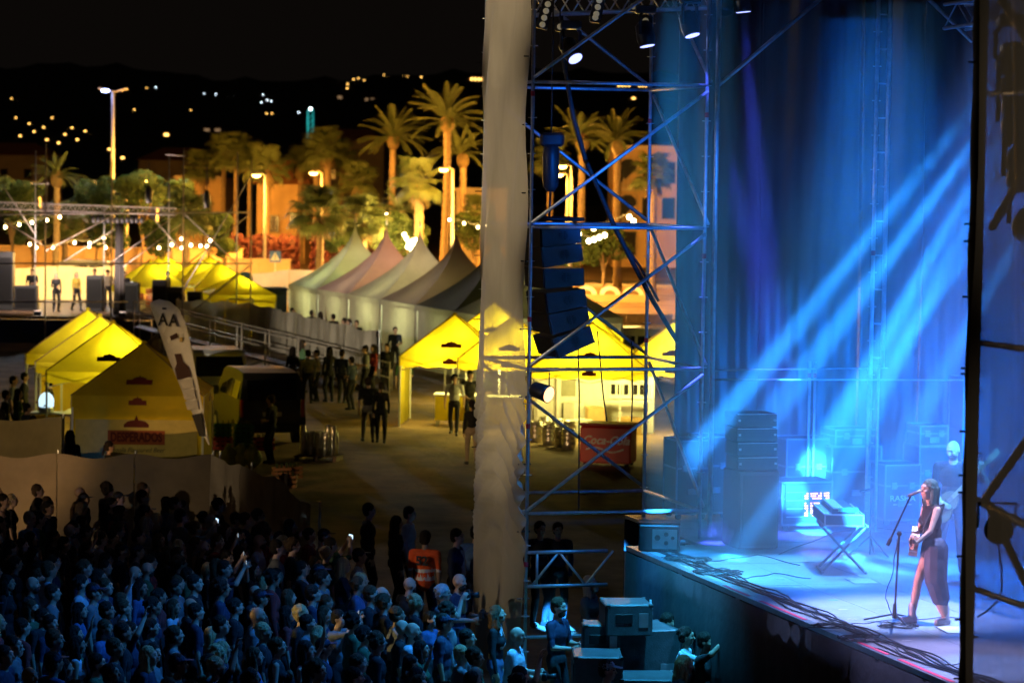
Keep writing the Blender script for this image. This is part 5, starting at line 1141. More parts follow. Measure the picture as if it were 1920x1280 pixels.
# ------------------------------------------------------------------ pit loudspeakers
def pit_box(px, py, zt, d, rz, label, z0=0., mat=None):
    p = P(px, py, zt); t = thing('pit_speaker', label, 'loudspeaker', V(p.x, p.y, z0), rz, 'speaker boxes in the pit'); w_, l_, h_ = d[0], d[1], zt-z0
    bx = MB().bbox((0, 0, h_/2), (w_, l_, h_), .018).build('cabinet', mat or M('pit_speaker_paint', (.06, .063, .065), .5, var=.3, scale=7, bump=.2, bscale=60), t)
    MB().box((-w_/2-.006, 0, h_/2), (.012, l_*.88, h_*.86)).build('grille', GRILLE, bx)
    MB().box((w_*.3, -l_/2-.006, h_*.5), (w_*.2, .012, h_*.45)).build('connector_plate', ALU, bx)
    for sx_ in (-1, 1):
        for sy_ in (-1, 1): MB().bbox((sx_*(w_/2-.025), sy_*(l_/2-.025), h_-.022), (.062, .062, .055), .01).build('corner_cap', BLACKP, bx)
    MB().bbox((-w_*.12, -l_/2-.006, h_*.55), (.22, .014, .12), .004).build('handle_recess', GRILLE, bx)
    return t
r0 = SROT+.05
pit_box(1192, 1172, 1.62, (.95, .85), r0, 'large sub box under the top wedge in the pit'); pit_box(1174, 1126, 2.03, (.6, .62), r0-.2, 'grey wedge speaker on top of the large sub in the pit', 1.622)
pit_box(1130, 1212, 1.32, (.6, .55), r0-.3, 'sub box under the small tilted speaker in the pit'); pit_box(1128, 1166, 1.74, (.48, .42), r0-.3, 'small tilted speaker stacked left of the wedge', 1.322)
pit_box(1120, 1222, 1.46, (.62, .7), r0-.3, 'big speaker with light blue lit top at front left of the pit stack'); pit_box(1192, 1208, 1.30, (.6, .6), r0, 'low dark box behind the pit stack'); pit_box(1212, 1264, 1.18, (.72, .7), r0-.3, 'front speaker box cut by the bottom of the frame')
wp = P(1219, 1162, 1.625); t = thing('water_bottle', 'clear plastic water bottle standing on the sub', 'bottle', V(wp.x, wp.y, 1.623)); MB().lathe((0, 0, 0), [(.035, 0), (.037, .1), (.033, .14), (.037, .18), (.02, .23), (.014, .25)], 10).build('bottle_body', M('clear_plastic', (.5, .65, .75), .15, var=.1, trp=.35), t, True); MB().tube((0, 0, .25), (0, 0, .275), .016, n=8).build('cap', WHITEP, t)

# ================================================================== LAMPS ON STAGE
BLUE = (.002, .17, 1.); AZUR = (.02, .29, 1.); VIOL = (.06, .10, 1.); LAV = (.40, .42, 1.)
def moving_head(loc, tgt, label, col, power, ang, blend=.25, glow=None, size=1., hang=V(0, 0, 1), group='moving head lamps'):
    loc = Vector(loc); tgt = Vector(tgt); t = thing('moving_head', label, 'stage lamp', loc+V(0, 0, .42)); d = (tgt-loc).normalized(); q = V(0, 0, 1).rotation_difference(d).to_matrix()
    MB().bbox(loc+V(0, 0, .36), (.3, .26, .12), .02).build('base', BLACKP, t, world=True)
    sd = d.cross(V(0, 0, 1)).normalized()
    for s in (-1, 1): MB().path([loc+sd*s*.1+V(0, 0, .32), loc+sd*s*.17+V(0, 0, .26), loc+sd*s*.17], .025, 6).build('yoke_arm', BLACKP, t, world=True)
    hd = MB().lathe(loc, [(.07, -.2), (.125, -.14), (.135, .05), (.12, .12), (.118, .16)], 16, q).build('head', BLACKP, t, True, True)
    MB().lathe(loc, [(.105, .150), (.105, .166)], 16, q).build('lens', EM('lens_'+label[:12], glow or col, 2.6) if power else GRILLE, hd, False, True)
    if power: light('SPOT', loc+d*.19, power, col, .06, tgt, ang, blend, parent=t)
    t['group'] = group
    return t
HD = [((1070, 95), 40.6, (1600, 1000), 36, 'blue moving head lamp nearest the tower left post', VIOL, 2500, 14), ((1210, 66), 40.8, (1380, 1010), 40, 'violet moving head lamp left of the tower right post', VIOL, 24000, 9), ((1293, 47), 40.6, (1560, 1030), 39, 'violet moving head lamp just left of the doubled post', VIOL, 46000, 8)]
for (c, D, tg, TD_, lb, col, pw, an) in HD: moving_head(Q(*c, D), Q(*tg, TD_), lb, col, pw, an, .6, (.35, .4, 1.))
moving_head(Q(1392, 2, 41), Q(1470, 900, 41), 'violet moving head lamp at the top edge right of the doubled post', VIOL, 52000, 9, .7)
moving_head(Q(1360, 5, 41), Q(1360, 400, 40), 'unlit moving head lamp at the top edge by the doubled post', BLUE, 0, 10)
# side boom with azure beams, behind the near tower sheeting
bm_ = thing('lighting_boom', 'upright lighting boom behind the near tower sheeting', 'lighting stand', V(Q(1960, 200, 27).x, 27, SZ))
tubep('pole', bm_, V(Q(1958, 200, 27).x, 27, SZ), V(Q(1958, 200, 27).x, 27, 10.5), .04); MB().tube((0, 0, 0), (0, 0, .05), .35, n=20).build('base', DARKM, bm_)
BE = [((1898, 112), (1330, 815), 37.6, 2600000, 1.8), ((1905, 166), (1440, 790), 43, 2600000, 1.7), ((1905, 195), (1560, 815), 41, 2600000, 1.7), ((1905, 230), (1590, 860), 38, 2000000, 1.8), ((1915, 296), (1480, 900), 35.5, 1200000, 1.5), ((1915, 330), (1560, 830), 38, 1100000, 1.9), ((1925, 420), (1640, 930), 36, 320000, 3.)]
for k, (c, tg, TD_, pw, an) in enumerate(BE):
    moving_head(Q(*c, 27), Q(*tg, TD_), ['top', 'second', 'third', 'fourth', 'fifth', 'second lowest', 'lowest'][k]+' azure beam lamp on the boom behind the near tower', AZUR, pw, an, .35, (.3, .75, 1.))
# overhead wash lamps: pools on the floor
OW = [(1270, 1042, 38., (.004, .2, 1.), 12000, 7), (1490, 1050, 38, AZUR, 8000, 7.5), (1580, 1018, 40, AZUR, 16000, 7.5), (1740, 1040, 37, AZUR, 14000, 9), (1420, 1075, 37, AZUR, 12000, 7), (1870, 1250, 27, AZUR, 14000, 9)]
for k, (px, py, D, col, pw, an) in enumerate(OW):
    p = fl(px, py); moving_head(V(p.x+.3, p.y+.8, 14.8), p, 'overhead wash lamp above the frame, '+['over the fog machine', 'over the amber rack', 'over the keyboard', 'over the bass player', 'over the side fill', 'over the near floor'][k], col, pw, an, .6)
for k, (u_, v_, z_, tg, col, pw, an) in enumerate([(12.8, 8.2, 4.6, S(-4, 6.4, 3.0), BLUE, 60000, 20), (12.8, 5.2, 5.6, S(-4, 4.2, 3.4), BLUE, 60000, 19), (12.8, 2.2, 5.2, S(-4, 4.6, 4.2), BLUE, 24000, 16)]):
    moving_head(S(u_, v_, z_), tg, 'blue wash lamp at the near side of the stage, '+['upstage', 'middle', 'downstage'][k], col, pw, an, .9)
moving_head(S(12.5, .6, 7.2), FL.lerp(FR, .62)+V(0, 0, 7.5), 'blue lamp trained on the scaffold tower', (.004, .16, 1.), 15000, 13, .7)
for k, v_ in enumerate((3.4, 6.4)):
    moving_head(S(-1.8, v_, 12.), S(4.5, 3.2+.6*k, SZ), 'blue back lamp above the far curtain, '+['downstage one', 'upstage one'][k], BLUE, 32000, 32, .9)
# front lamps: lavender key on the singer from the audience side
sg = fl(1745, 1165)
moving_head(S(7.6, 3.2, 14.8), fl(1700, 1150), 'lavender floor wash lamp over the microphone stand', (.36, .48, 1.), 42000, 16, .8)
moving_head(S(10.5, 2.6, 14.8), fl(1810, 1240), 'lavender floor wash lamp over the near floor', (.46, .46, 1.), 24000, 16, .8)
moving_head(S(3.6, 3.2, 14.8), fl(1480, 1070), 'azure white floor wash lamp over the far floor', (.10, .46, 1.), 60000, 16, .8)
moving_head(S(11.5, 4.4, 12.), fl(1783, 1082)+V(0, 0, 1.2), 'azure lamp trained on the bass player', (.05, .38, 1.), 60000, 7, .5)  # unseen lamp added so the bass player shows up
# lamp spilling blue on crowd and pit
moving_head(S(3, .3, 10.5), P(560, 1220, 1.2), 'blue lamp aimed from the stage at the crowd', (.02, .27, 1.), 4600, 60, .9)
moving_head(S(2.2, -.4, 10.8), P(1150, 1230, 1.2), 'cyan lamp aimed from the stage at the pit', (.04, .5, 1.), 7500, 40, .8)
moving_head(S(5.2, -.6, 10.8), P(1270, 1200, 1.5), 'cyan lamp aimed at the photographers by the stage front', (.04, .5, 1.), 9000, 17, .8)  # unseen lamp added to lift the photographers out of the dark
# par lamp on tower, blinders
pl = Q(1012, 733, 39.6); t = thing('par_lamp', 'black par lamp with a glowing orange lens clamped to the tower post', 'stage lamp', pl)
dq = V(0, 0, 1).rotation_difference(V(.75, -.62, -.22).normalized()).to_matrix()
cn = MB().lathe((0, 0, 0), [(.05, -.16), (.11, -.1), (.12, .1), (.125, .17)], 16, dq).build('can', BLACKP, t, True); MB().lathe((0, 0, 0), [(.112, .155), (.112, .172)], 16, dq).build('lens', EM('orange_lens', (1., .5, .2), 3.2), cn)
MB().path([(-.13, 0, 0), (-.13, 0, .26), (.13, 0, .28), (.13, 0, .02)], .012, 5).build('yoke', BLACKP, t)
light('SPOT', pl+V(.75, -.62, -.22).normalized()*.2, 60, (1., .5, .18), .08, pl+V(.75, -.62, -.22)*4, 60, .5, parent=t)
for k, (px, py, w_, h_, rot) in enumerate([(1022, 28, .17, .42, .25), (1050, 51, .13, .13, .1), (1122, 8, .17, .42, .2), (1116, 34, .14, .14, .1), (1187, 13, .14, .14, .1), (1210, 40, .13, .13, .2)]):
    p = Q(px, py, 40.9); t = thing('blinder_lamp', ['tall four lens blinder lamp at the left end of the truss', 'small square lamp below the left blinder', 'tall blinder lamp at the top edge of the frame', 'small square lamp below the middle of the truss', 'small square lamp on the right half of the truss', 'small dark lamp beside the violet moving head'][k], 'stage lamp', p, 0, 'blinder lamps on the truss')
    m3 = Matrix.Rotation(rot, 3, 'Y'); b_ = MB().bbox((0, 0, 0), (w_, .14, h_), .012, M3=m3).build('housing', DARKM, t)
    nn_ = 4 if h_ > .3 else 1
    for i in range(nn_): MB().ell(m3@V(0, -.07, (i-(nn_-1)/2)*.1), (.045, .02, .045), 8, 5).build('lens', M('warm_lens', (.6, .55, .4), .15, var=0, emit=(1., .85, .5), es=.12), b_)
    MB().tube((0, 0, h_/2-.02), (0, 0, h_/2+.18), .012, n=5).build('clamp', DARKM, t)
# front-of-house lamp mast outside the frame on the audience side (its warm light falls on the tarpaulin and fences)
fh = thing('front_lamp_mast', 'lamp mast on the audience side outside the picture', 'light mast', (-22, 30, 0))
MB().tube((0, 0, 0), (0, 0, 9.6), .09, n=8).build('pole', STEEL, fh); MB().box((0, 0, 9.3), (.1, 2.4, .1)).build('crossbar', STEEL, fh)
WARM = (1., .82, .58); st_loc = P(797, 1060, 1.2)
for k, (y_, tg, pw, an, cl) in enumerate([(1., V(-6.5, 112, 1.6), 150000, 6.5, (1., .85, .62)), (-.3, V(-9.4, 68, 1.7), 22000, 10.5, (1., .74, .36)), (-.3, fl(1784, 1082)+V(0, 0, 1.25), 60000, 2.6, (.3, .55, 1.)), (-1, (FL+BL)/2+V(0, 0, 4.6), 11000, 9.5, WARM), (-.9, (FL+BL)/2+V(0, 0, 2.2), 4000, 8, WARM), (-.8, (FL+BL)/2+V(0, 0, 7.6), 13000, 9.5, WARM), (-.6, (FL+BL)/2+V(0, 0, 10.6), 16000, 9.5, WARM), (-1.1, st_loc, 4200, 3.2, WARM), (1.05, fl(1746, 1168)+V(0, 0, .9), 85000, 4.2, (1., .45, .68)), (.7, P(770, 870), 16000, 12, (1., .55, .2)), (.4, NP+U*1.7+V(0, 0, 8.), 3000, 9, WARM), (.4, NP+U*1.5+V(0, 0, 4.6), 2200, 9, WARM), (1.3, P(735, 1150, 1.6), 9000, 3.2, (1., .8, .3)), (.1, V(-8, 55, 3.0), 4500, 18, (1., .72, .42))]):  # the azure bass player spot and the steward spot are added brighteners
    lp = V(-22, 30+y_*.6, 9.1-.34*k); d_ = (tg-lp).normalized(); q_ = V(0, 0, 1).rotation_difference(d_).to_matrix(); MB().lathe(lp, [(.08, -.15), (.13, 0), (.14, .12)], 12, q_).build('lamp_can', BLACKP, fh, True, True); light('SPOT', lp+d_*.15, pw, cl, .08, tg, an, .9 if cl == WARM else .5, parent=fh)
# ------------------------------------------------------------------ smoke in the air above the stage
def smoke(name, mb, dens, col=(.9, .95, 1.), label=None, noise=None):
    m = bpy.data.materials.new(name+'_volume'); m.use_nodes = True; n = m.node_tree.nodes; n.remove(n['Principled BSDF'])
    v = n.new('ShaderNodeVolumePrincipled'); v.inputs['Color'].default_value = (*col, 1); v.inputs['Density'].default_value = dens; v.inputs['Anisotropy'].default_value = .3
    m.node_tree.links.new(v.outputs[0], n['Material Output'].inputs['Volume'])
    if noise:
        L_ = m.node_tree.links.new; tc = n.new('ShaderNodeTexCoord'); nn = n.new('ShaderNodeTexNoise'); nn.inputs['Scale'].default_value = noise; nn.inputs['Detail'].default_value = 2
        sp = n.new('ShaderNodeSeparateXYZ'); hz = n.new('ShaderNodeMapRange'); hz.inputs['From Min'].default_value = .5; hz.inputs['From Max'].default_value = 7.2; hz.inputs['To Min'].default_value = 1.; hz.inputs['To Max'].default_value = .05   # smoke lies low over the stage
        mr = n.new('ShaderNodeMapRange'); mr.inputs['From Min'].default_value = .3; mr.inputs['From Max'].default_value = .7; mr.inputs['To Min'].default_value = dens*.45; mr.inputs['To Max'].default_value = dens*1.55
        mu = n.new('ShaderNodeMath'); mu.operation = 'MULTIPLY'
        L_(tc.outputs['Object'], nn.inputs['Vector']); L_(nn.outputs['Fac'], mr.inputs['Value']); L_(tc.outputs['Object'], sp.inputs[0]); L_(sp.outputs['Z'], hz.inputs['Value']); L_(mr.outputs[0], mu.inputs[0]); L_(hz.outputs[0], mu.inputs[1]); L_(mu.outputs[0], v.inputs['Density'])
    o = mb.build(name, m); tag(o, label, 'haze', kind='stuff'); return o
HZ = MB().prism([S(a_, c_, SZ+.01) for a_, c_ in ((-3.75, 1.7), (-.8, 1.7), (1.2, .1), (3., -.9), (13.2, -.9), (13.2, 10.1), (-3.75, 10.1))], (0, 0, 7.4))
smoke('haze', HZ, .042, label='thin stage haze that shows the light beams', noise=.55)

# puff of fresh smoke leaving the fog machine
pm = bpy.data.materials.new('smoke_puff_volume'); pm.use_nodes = True; n_ = pm.node_tree.nodes; n_.remove(n_['Principled BSDF']); v_ = n_.new('ShaderNodeVolumePrincipled'); v_.inputs['Color'].default_value = (.95, .97, 1, 1); L_ = pm.node_tree.links.new; L_(v_.outputs[0], n_['Material Output'].inputs['Volume'])
tc_ = n_.new('ShaderNodeTexCoord'); no_ = n_.new('ShaderNodeTexNoise'); no_.inputs['Scale'].default_value = 3.2; no_.inputs['Detail'].default_value = 4; mr_ = n_.new('ShaderNodeMapRange'); mr_.inputs['From Min'].default_value = .42; mr_.inputs['From Max'].default_value = .75; mr_.inputs['To Max'].default_value = 3.2
L_(tc_.outputs['Object'], no_.inputs['Vector']); L_(no_.outputs['Fac'], mr_.inputs['Value']); L_(mr_.outputs[0], v_.inputs['Density'])
pb = MB(); pc_ = fl(1322, 1022)+V(0, 0, .17); pb.ell(pc_, (.55, .3, .15), 24, 14); rg = random.Random(4)
pb.v = [tuple(pc_+(Vector(q)-pc_)*(1+.22*math.sin(q[0]*11)+.18*math.sin(q[1]*17+q[2]*23))) for q in pb.v]
tag(pb.build('smoke_puff', pm, None, True), 'small puff of smoke beside the fog machine at the stage corner', 'smoke', kind='stuff')
# ================================================================== PEOPLE
SKIN = M('skin', (.50, .31, .22), .55, var=.08, scale=12); SKIND = M('skin_tan', (.34, .2, .13), .55, var=.08, scale=12)
HDARK = M('hair_dark', (.022, .015, .011), .7, spec=.15, var=.4, scale=30, bump=.6, bscale=90, stretch=(1, 1, .15)); HBRN = M('hair_brown', (.07, .04, .02), .7, spec=.15, var=.4, scale=30, bump=.6, bscale=90, stretch=(1, 1, .15))
HBLO = M('hair_blond', (.42, .29, .13), .45, var=.35, scale=30, bump=.6, bscale=90, stretch=(1, 1, .15)); HGRY = M('hair_grey', (.45, .44, .42), .5, var=.3, scale=30, bump=.6, bscale=90, stretch=(1, 1, .15))
def cloth(n, c, r=.85): return M('cloth_'+n, c, r, var=.22, scale=9, bump=.5, bscale=14)
CL = {k: cloth(k, c) for k, c in dict(black=(.014, .014, .016), navy=(.02, .028, .06), grey=(.16, .16, .17), white=(.62, .62, .6), blue=(.05, .11, .25), red=(.25, .03, .03), green=(.05, .11, .05), denim=(.06, .09, .16), beige=(.36, .30, .22), orange=(.85, .10, .015), yellow=(.55, .36, .05), pale=(.42, .48, .55)).items()}
DARKD = M('dark_detail', (.02, .013, .01), .7, var=.2); SHOEB = M('shoe_black', (.02, .02, .02), .5, var=.2); SHOEW = M('shoe_white', (.75, .74, .74), .5, var=.1); REFL = M('reflective_band', (.7, .7, .72), .3, var=.1)
def rotY(a): return Matrix.Rotation(a, 3, 'Y')
def figure(s):
    """body prims for a 1.75 m figure, local +x forward, +y left"""
    pr = []; fem = s.get('fem', False); g = 1.0
    cap = lambda p, q, r1, r2, tg: pr.append(('c', Vector(p), Vector(q), r1, r2, tg)); el = lambda c, r, tg, m=None: pr.append(('e', Vector(c), r, m, tg))
    lean = rotY(R(s.get('lean', 0))); hip0 = V(0, 0, .93); bul = s.get('bulk', 1.0 if s.get('fem') else 1.1)
    tp = lambda x, y, z: hip0+lean@(V(x, y, z)-hip0)
    sh = (.165 if fem else .19)*(.5+.5*bul); tw_ = s.get('twist', 0); Rz = Matrix.Rotation(R(tw_), 3, 'Z')
    tt = lambda x, y, z: hip0+lean@(Rz@V(x, y, z-.93))
    el((0, 0, .94), (.125*bul, .165 if not fem else .172, .13), 'bot'); el(tp(0, 0, 1.10), (.115*bul, .145*bul if not fem else .128, .15), 'top', lean)
    el(tt(.005, 0, 1.28), (.125*bul, .168*bul if not fem else .148, .17), 'top', lean@Rz); cap(tt(-.01, sh*.8, 1.41), tt(-.01, -sh*.8, 1.41), .062*bul, .062*bul, 'top')
    el(tt(.005, 0, 1.36), (.10, .15, .10), 'top', lean@Rz)
    if fem:
        for y in (-1, 1): el(tt(.085, y*.062, 1.26), (.062, .062, .065), 'top')
    nb = tt(.0, 0, 1.43); hc0 = tt(.025, 0, 1.61); cap(nb, hc0-V(0, 0, .05), .058 if not fem else .05, .05 if not fem else .045, 'skin')
    hy, hp = R(s.get('yaw', 0)), R(s.get('pitch', 0)); HM = Matrix.Rotation(hy, 3, 'Z')@rotY(hp); hc = hc0+V(0, 0, .02)
    H = lambda x, y, z: hc+HM@V(x, y, z)
    el(H(0, 0, .015), (.098, .077, .103), 'skin', HM); el(H(.022, 0, -.055), (.07, .058, .065), 'skin', HM); el(H(.055, 0, -.085), (.03, .034, .026), 'skin', HM)
    cap(H(.092, 0, .012), H(.112, 0, -.022), .009, .015, 'skin'); el(H(.082, 0, .04), (.022, .052, .012), 'skin', HM)
    for y in (-1, 1):
        el(H(-.005, y*.079, -.005), (.02, .011, .032), 'skin', HM); el(H(.083, y*.031, .016), (.011, .013, .007), 'dark', HM); el(H(.088, y*.032, .042), (.010, .018, .004), 'dark', HM); el(H(.066, y*.042, -.02), (.024, .022, .024), 'skin', HM)
    el(H(.089, 0, -.056), (.012, .024, .007), 'lip', HM)
    if s.get('beard'): el(H(.045, 0, -.078), (.055, .062, .05), 'dark', HM); el(H(.082, 0, -.044), (.018, .03, .008), 'dark', HM)
    # arms
    sl = s.get('sleeve', 'short')
    for side, y in (('L', 1), ('R', -1)):
        S0 = tt(0, y*sh, 1.405); tgt = Vector(s.get('hand'+side, (.05, y*.225, .82))); a1, a2 = .285, .26
        d = tgt-S0; L = min(d.length, a1+a2-.005); dn = d.normalized(); x = (a1*a1-a2*a2+L*L)/(2*L); hh = math.sqrt(max(0, a1*a1-x*x))
        pole = Vector(s.get('pole'+side, (-.45, y*.5, -.8))); pole = (pole-dn*pole.dot(dn)).normalized(); E_ = S0+dn*x+pole*hh; Wr = S0+dn*L
        ut = 'skin' if sl == 'none' else 'top'; ft = 'top' if sl == 'long' else 'skin'; gg = .006 if sl != 'none' else 0
        k_ = bul*(.88 if fem else 1)
        cap(S0, S0.lerp(E_, .5), .055*k_+gg, .046*k_+gg, ut); cap(S0.lerp(E_, .5), E_, .044*k_+(gg if ft == 'top' else 0), .038*k_+(gg if ft == 'top' else 0), ut if sl == 'long' else ('skin' if sl == 'none' else ut)); cap(E_, Wr, .039*k_+(.005 if ft == 'top' else 0), .026*k_+(.006 if ft == 'top' else 0), ft)
        f = (Wr-E_).normalized(); hd_ = Vector(s.get('dir'+side, f)).normalized(); pn = Vector(s.get('palm'+side, (0, -y, -.1))); pn = (pn-hd_*pn.dot(hd_)).normalized(); sd = hd_.cross(pn)*y
        # sd points towards the thumb side for palm facing the body
        hm = Matrix((hd_, sd, pn)).transposed(); el(Wr+hd_*.05, (.055, .042, .018), 'skin', hm); cu = s.get('curl'+side, .4)
        for i, ln in enumerate((.072, .08, .074, .058)):
            o = Wr+hd_*.09+sd*(.03-.02*i); a = o+(hd_*math.cos(cu)+pn*math.sin(cu))*ln*.55; b_ = a+(hd_*math.cos(cu*2.4)+pn*math.sin(cu*2.4))*ln*.5
            cap(o-hd_*.015, a, .0105, .0095, 'skin'); cap(a, b_, .0095, .0085, 'skin')
        o = Wr+hd_*.03+sd*.036; a = o+(hd_*.6+sd*.7+pn*.2).normalized()*.04; cap(o, a, .014, .012, 'skin'); cap(a, a+(hd_*.9+sd*.2+pn*(.2+cu*.5)).normalized()*.034, .0115, .010, 'skin')
    # legs
    lg = s.get('legs', 'long')
    for side, y in (('L', 1), ('R', -1)):
        Hh = V(0, y*.09, .91); An = Vector(s.get('foot'+side, (0, y*.11, .085))); ft_ = R(s.get('toe'+side, y*10)); fd = V(math.cos(ft_), math.sin(ft_), 0)
        a1, a2 = .43, .42; d = An-Hh; L = min(d.length, a1+a2-.004); dn = d.normalized(); x = (a1*a1-a2*a2+L*L)/(2*L); hh = math.sqrt(max(0, a1*a1-x*x)); pole = (fd-dn*fd.dot(dn)).normalized(); K = Hh+dn*x+pole*hh
        l_ = s.get('legs'+side, lg); t1 = {'long': 'bot', 'shorts': 'bot', 'bare': 'skin'}[l_]; t2 = 'bot' if l_ == 'long' else 'skin'; gi = .012 if l_ == 'long' else 0; bag = s.get('bag'+side, 0)
        cap(Hh, K, .088+bag, .058+gi+bag, t1); cap(K, K.lerp(An, .45), .056+gi+bag*1.2, .054+gi+bag*1.2, t2); cap(K.lerp(An, .45), K.lerp(An, .93), .052+gi+bag*1.1, .038+gi+bag*.3, t2)
        hi = s.get('boot', 0); cap(An+V(0, 0, .0), An+V(0, 0, hi+.001), .05, .048, 'shoe') if hi else None
        cap(An+V(0, 0, -.035)-fd*.03, An+V(0, 0, -.04)+fd*.13, .045, .038, 'shoe'); el(An+V(0, 0, -.075)+fd*.05, (.135, .048, .012), 'shoe', Matrix((fd, V(-fd.y, fd.x, 0), V(0, 0, 1))).transposed())
    if s.get('skirt'): 
        z1 = s['skirt']; cap((0, 0, .92), (.0, 0, z1+.1), .15, .19, 'bot'); 
    if s.get('vest'): el(tt(0, 0, 1.24), (.14, .19, .2), 'top', lean); cap(tt(0, 0, 1.12), tt(0, 0, .98), .15, .17, 'top')
    for e in s.get('extra', []): cap(*e)
    return pr, H, HM
def prim_mesh(pr):
    b = MB()
    for p in pr:
        if p[0] == 'e': b.ell(p[1], p[2], 12, 9, p[3])
        else:
            a, c, r1, r2 = p[1:5]; d = c-a; L = d.length; q = V(0, 0, 1).rotation_difference(d.normalized()).to_matrix() if L > 1e-5 else Matrix.Identity(3)
            b.lathe(a, [(r1*.25, -r1*.97), (r1*.7, -r1*.71), (r1*.95, -r1*.3), (r1, 0), (r2, L), (r2*.95, L+r2*.3), (r2*.7, L+r2*.71), (r2*.25, L+r2*.97)], 10, q)
    return b
def sdf(pr, P_):
    out = np.empty((len(pr), len(P_)))
    for i, p in enumerate(pr):
        if p[0] == 'e':
            m = np.array(p[3]) if p[3] is not None else np.eye(3); q = (P_-np.array(p[1]))@m; r = np.array(p[2]); k = np.linalg.norm(q/r, axis=1); out[i] = (k-1)*np.min(r)
        else:
            a = np.array(p[1]); d = np.array(p[2])-a; L2 = max(d@d, 1e-9); t = np.clip((P_-a)@d/L2, 0, 1); out[i] = np.linalg.norm(P_-a-t[:, None]*d, axis=1)-(p[3]+(p[4]-p[3])*t)
    return out
def remesh(pr, vox, smooth=2, ratio=.5):
    b = prim_mesh(pr); me = bpy.data.meshes.new('tmp'); me.from_pydata(b.v, [], b.f); o = bpy.data.objects.new('tmp', me); C.objects.link(o)
    m = o.modifiers.new('r', 'REMESH'); m.mode = 'VOXEL'; m.voxel_size = vox
    m = o.modifiers.new('s', 'SMOOTH'); m.factor = .5; m.iterations = smooth
    if ratio < 1: m = o.modifiers.new('d', 'DECIMATE'); m.ratio = ratio
    dg = bpy.context.evaluated_depsgraph_get(); out = bpy.data.meshes.new_from_object(o.evaluated_get(dg)); bpy.data.objects.remove(o); bpy.data.meshes.remove(me); return out
SLOT = {'skin': 0, 'top': 1, 'bot': 2, 'shoe': 3, 'dark': 4, 'lip': 5, 'band': 6}
LIP = M('lips', (.36, .13, .11), .5, var=.05)
def body_mesh(s, vox):
    pr, H, HM = figure(s); me = remesh(pr, vox, 2, s.get('ratio', .45)); n = len(me.polygons); c = np.empty(n*3); me.polygons.foreach_get('center', c); c = c.reshape(-1, 3)
    dd = sdf(pr, c); tags = [p[-1] for p in pr]; pri = np.array([-.0015 if t in ('dark', 'lip') else 0 for t in tags])[:, None]; k = (dd+pri).argmin(0)
    idx = np.array([SLOT[t] for t in tags])[k]
    if s.get('bands'):
        for (z0, z1) in s['bands']: idx[(idx == 1) & (c[:, 2] > z0) & (c[:, 2] < z1)] = 6
    me.materials.clear()
    for m in (s.get('skinm', SKIN), s.get('topm', CL['black']), s.get('botm', CL['denim']), s.get('shoem', SHOEB), DARKD if not s.get('beardm') else s['beardm'], LIP, REFL): me.materials.append(m)
    me.polygons.foreach_set('material_index', idx.astype(np.int32)); me.polygons.foreach_set('use_smooth', [True]*n); me.update()
    return me, H, HM
def hair_mesh(style, H, HM, vox, mat, seed=0):
    pr = []; cap = lambda p, q, r1, r2: pr.append(('c', p, q, r1, r2, 'h')); el = lambda c, r: pr.append(('e', c, r, HM, 'h')); rg = random.Random(seed)
    if style == 'bald': return None
    el(H(-.018, 0, .05), (.102, .095, .096)); el(H(-.045, 0, .0), (.072, .09, .09))
    if style in ('long', 'wavy'):
        k = 1.25 if style == 'wavy' else 1
        for y in (-1, 0, 1): cap(H(-.06, y*.055, .02), H(-.075, y*.06*k, -.2), .055*k, .05*k)
        for y in (-1, 1): cap(H(-.01, y*.075, .03), H(-.015, y*.088*k, -.16), .028*k, .035*k)
        cap(H(-.08, 0, -.15), H(-.10, 0, -.3), .07*k, .03)
    if style == 'bun': el(H(-.10, 0, .06), (.045, .045, .045))
    if style == 'pony': cap(H(-.1, 0, .03), H(-.15, 0, -.17), .032, .02)
    if style == 'curly':
        for i in range(26): a, e = rg.uniform(0, 6.28), rg.uniform(-.2, 1.4); el(H(-.03+.09*math.cos(a)*math.cos(e), .095*math.sin(a)*math.cos(e), .03+.1*math.sin(e)), (.036, .036, .036))
    if style == 'messy':
        for i in range(14): a, e = rg.uniform(1.2, 5.0), rg.uniform(-.3, 1.3); cap(H(-.02+.06*math.cos(a), .07*math.sin(a), .04+.06*math.sin(e)), H(-.03+.11*math.cos(a), .11*math.sin(a), -.01+.1*math.sin(e)), .03, .012)
    me = remesh(pr, vox, 1, .5); n = len(me.vertices); c = np.empty(n*3); me.vertices.foreach_get('co', c); c = c.reshape(-1, 3); c += np.random.RandomState(seed).normal(0, .003, c.shape); me.vertices.foreach_set('co', c.ravel())
    me.materials.clear(); me.materials.append(mat); me.polygons.foreach_set('use_smooth', [True]*len(me.polygons)); return me
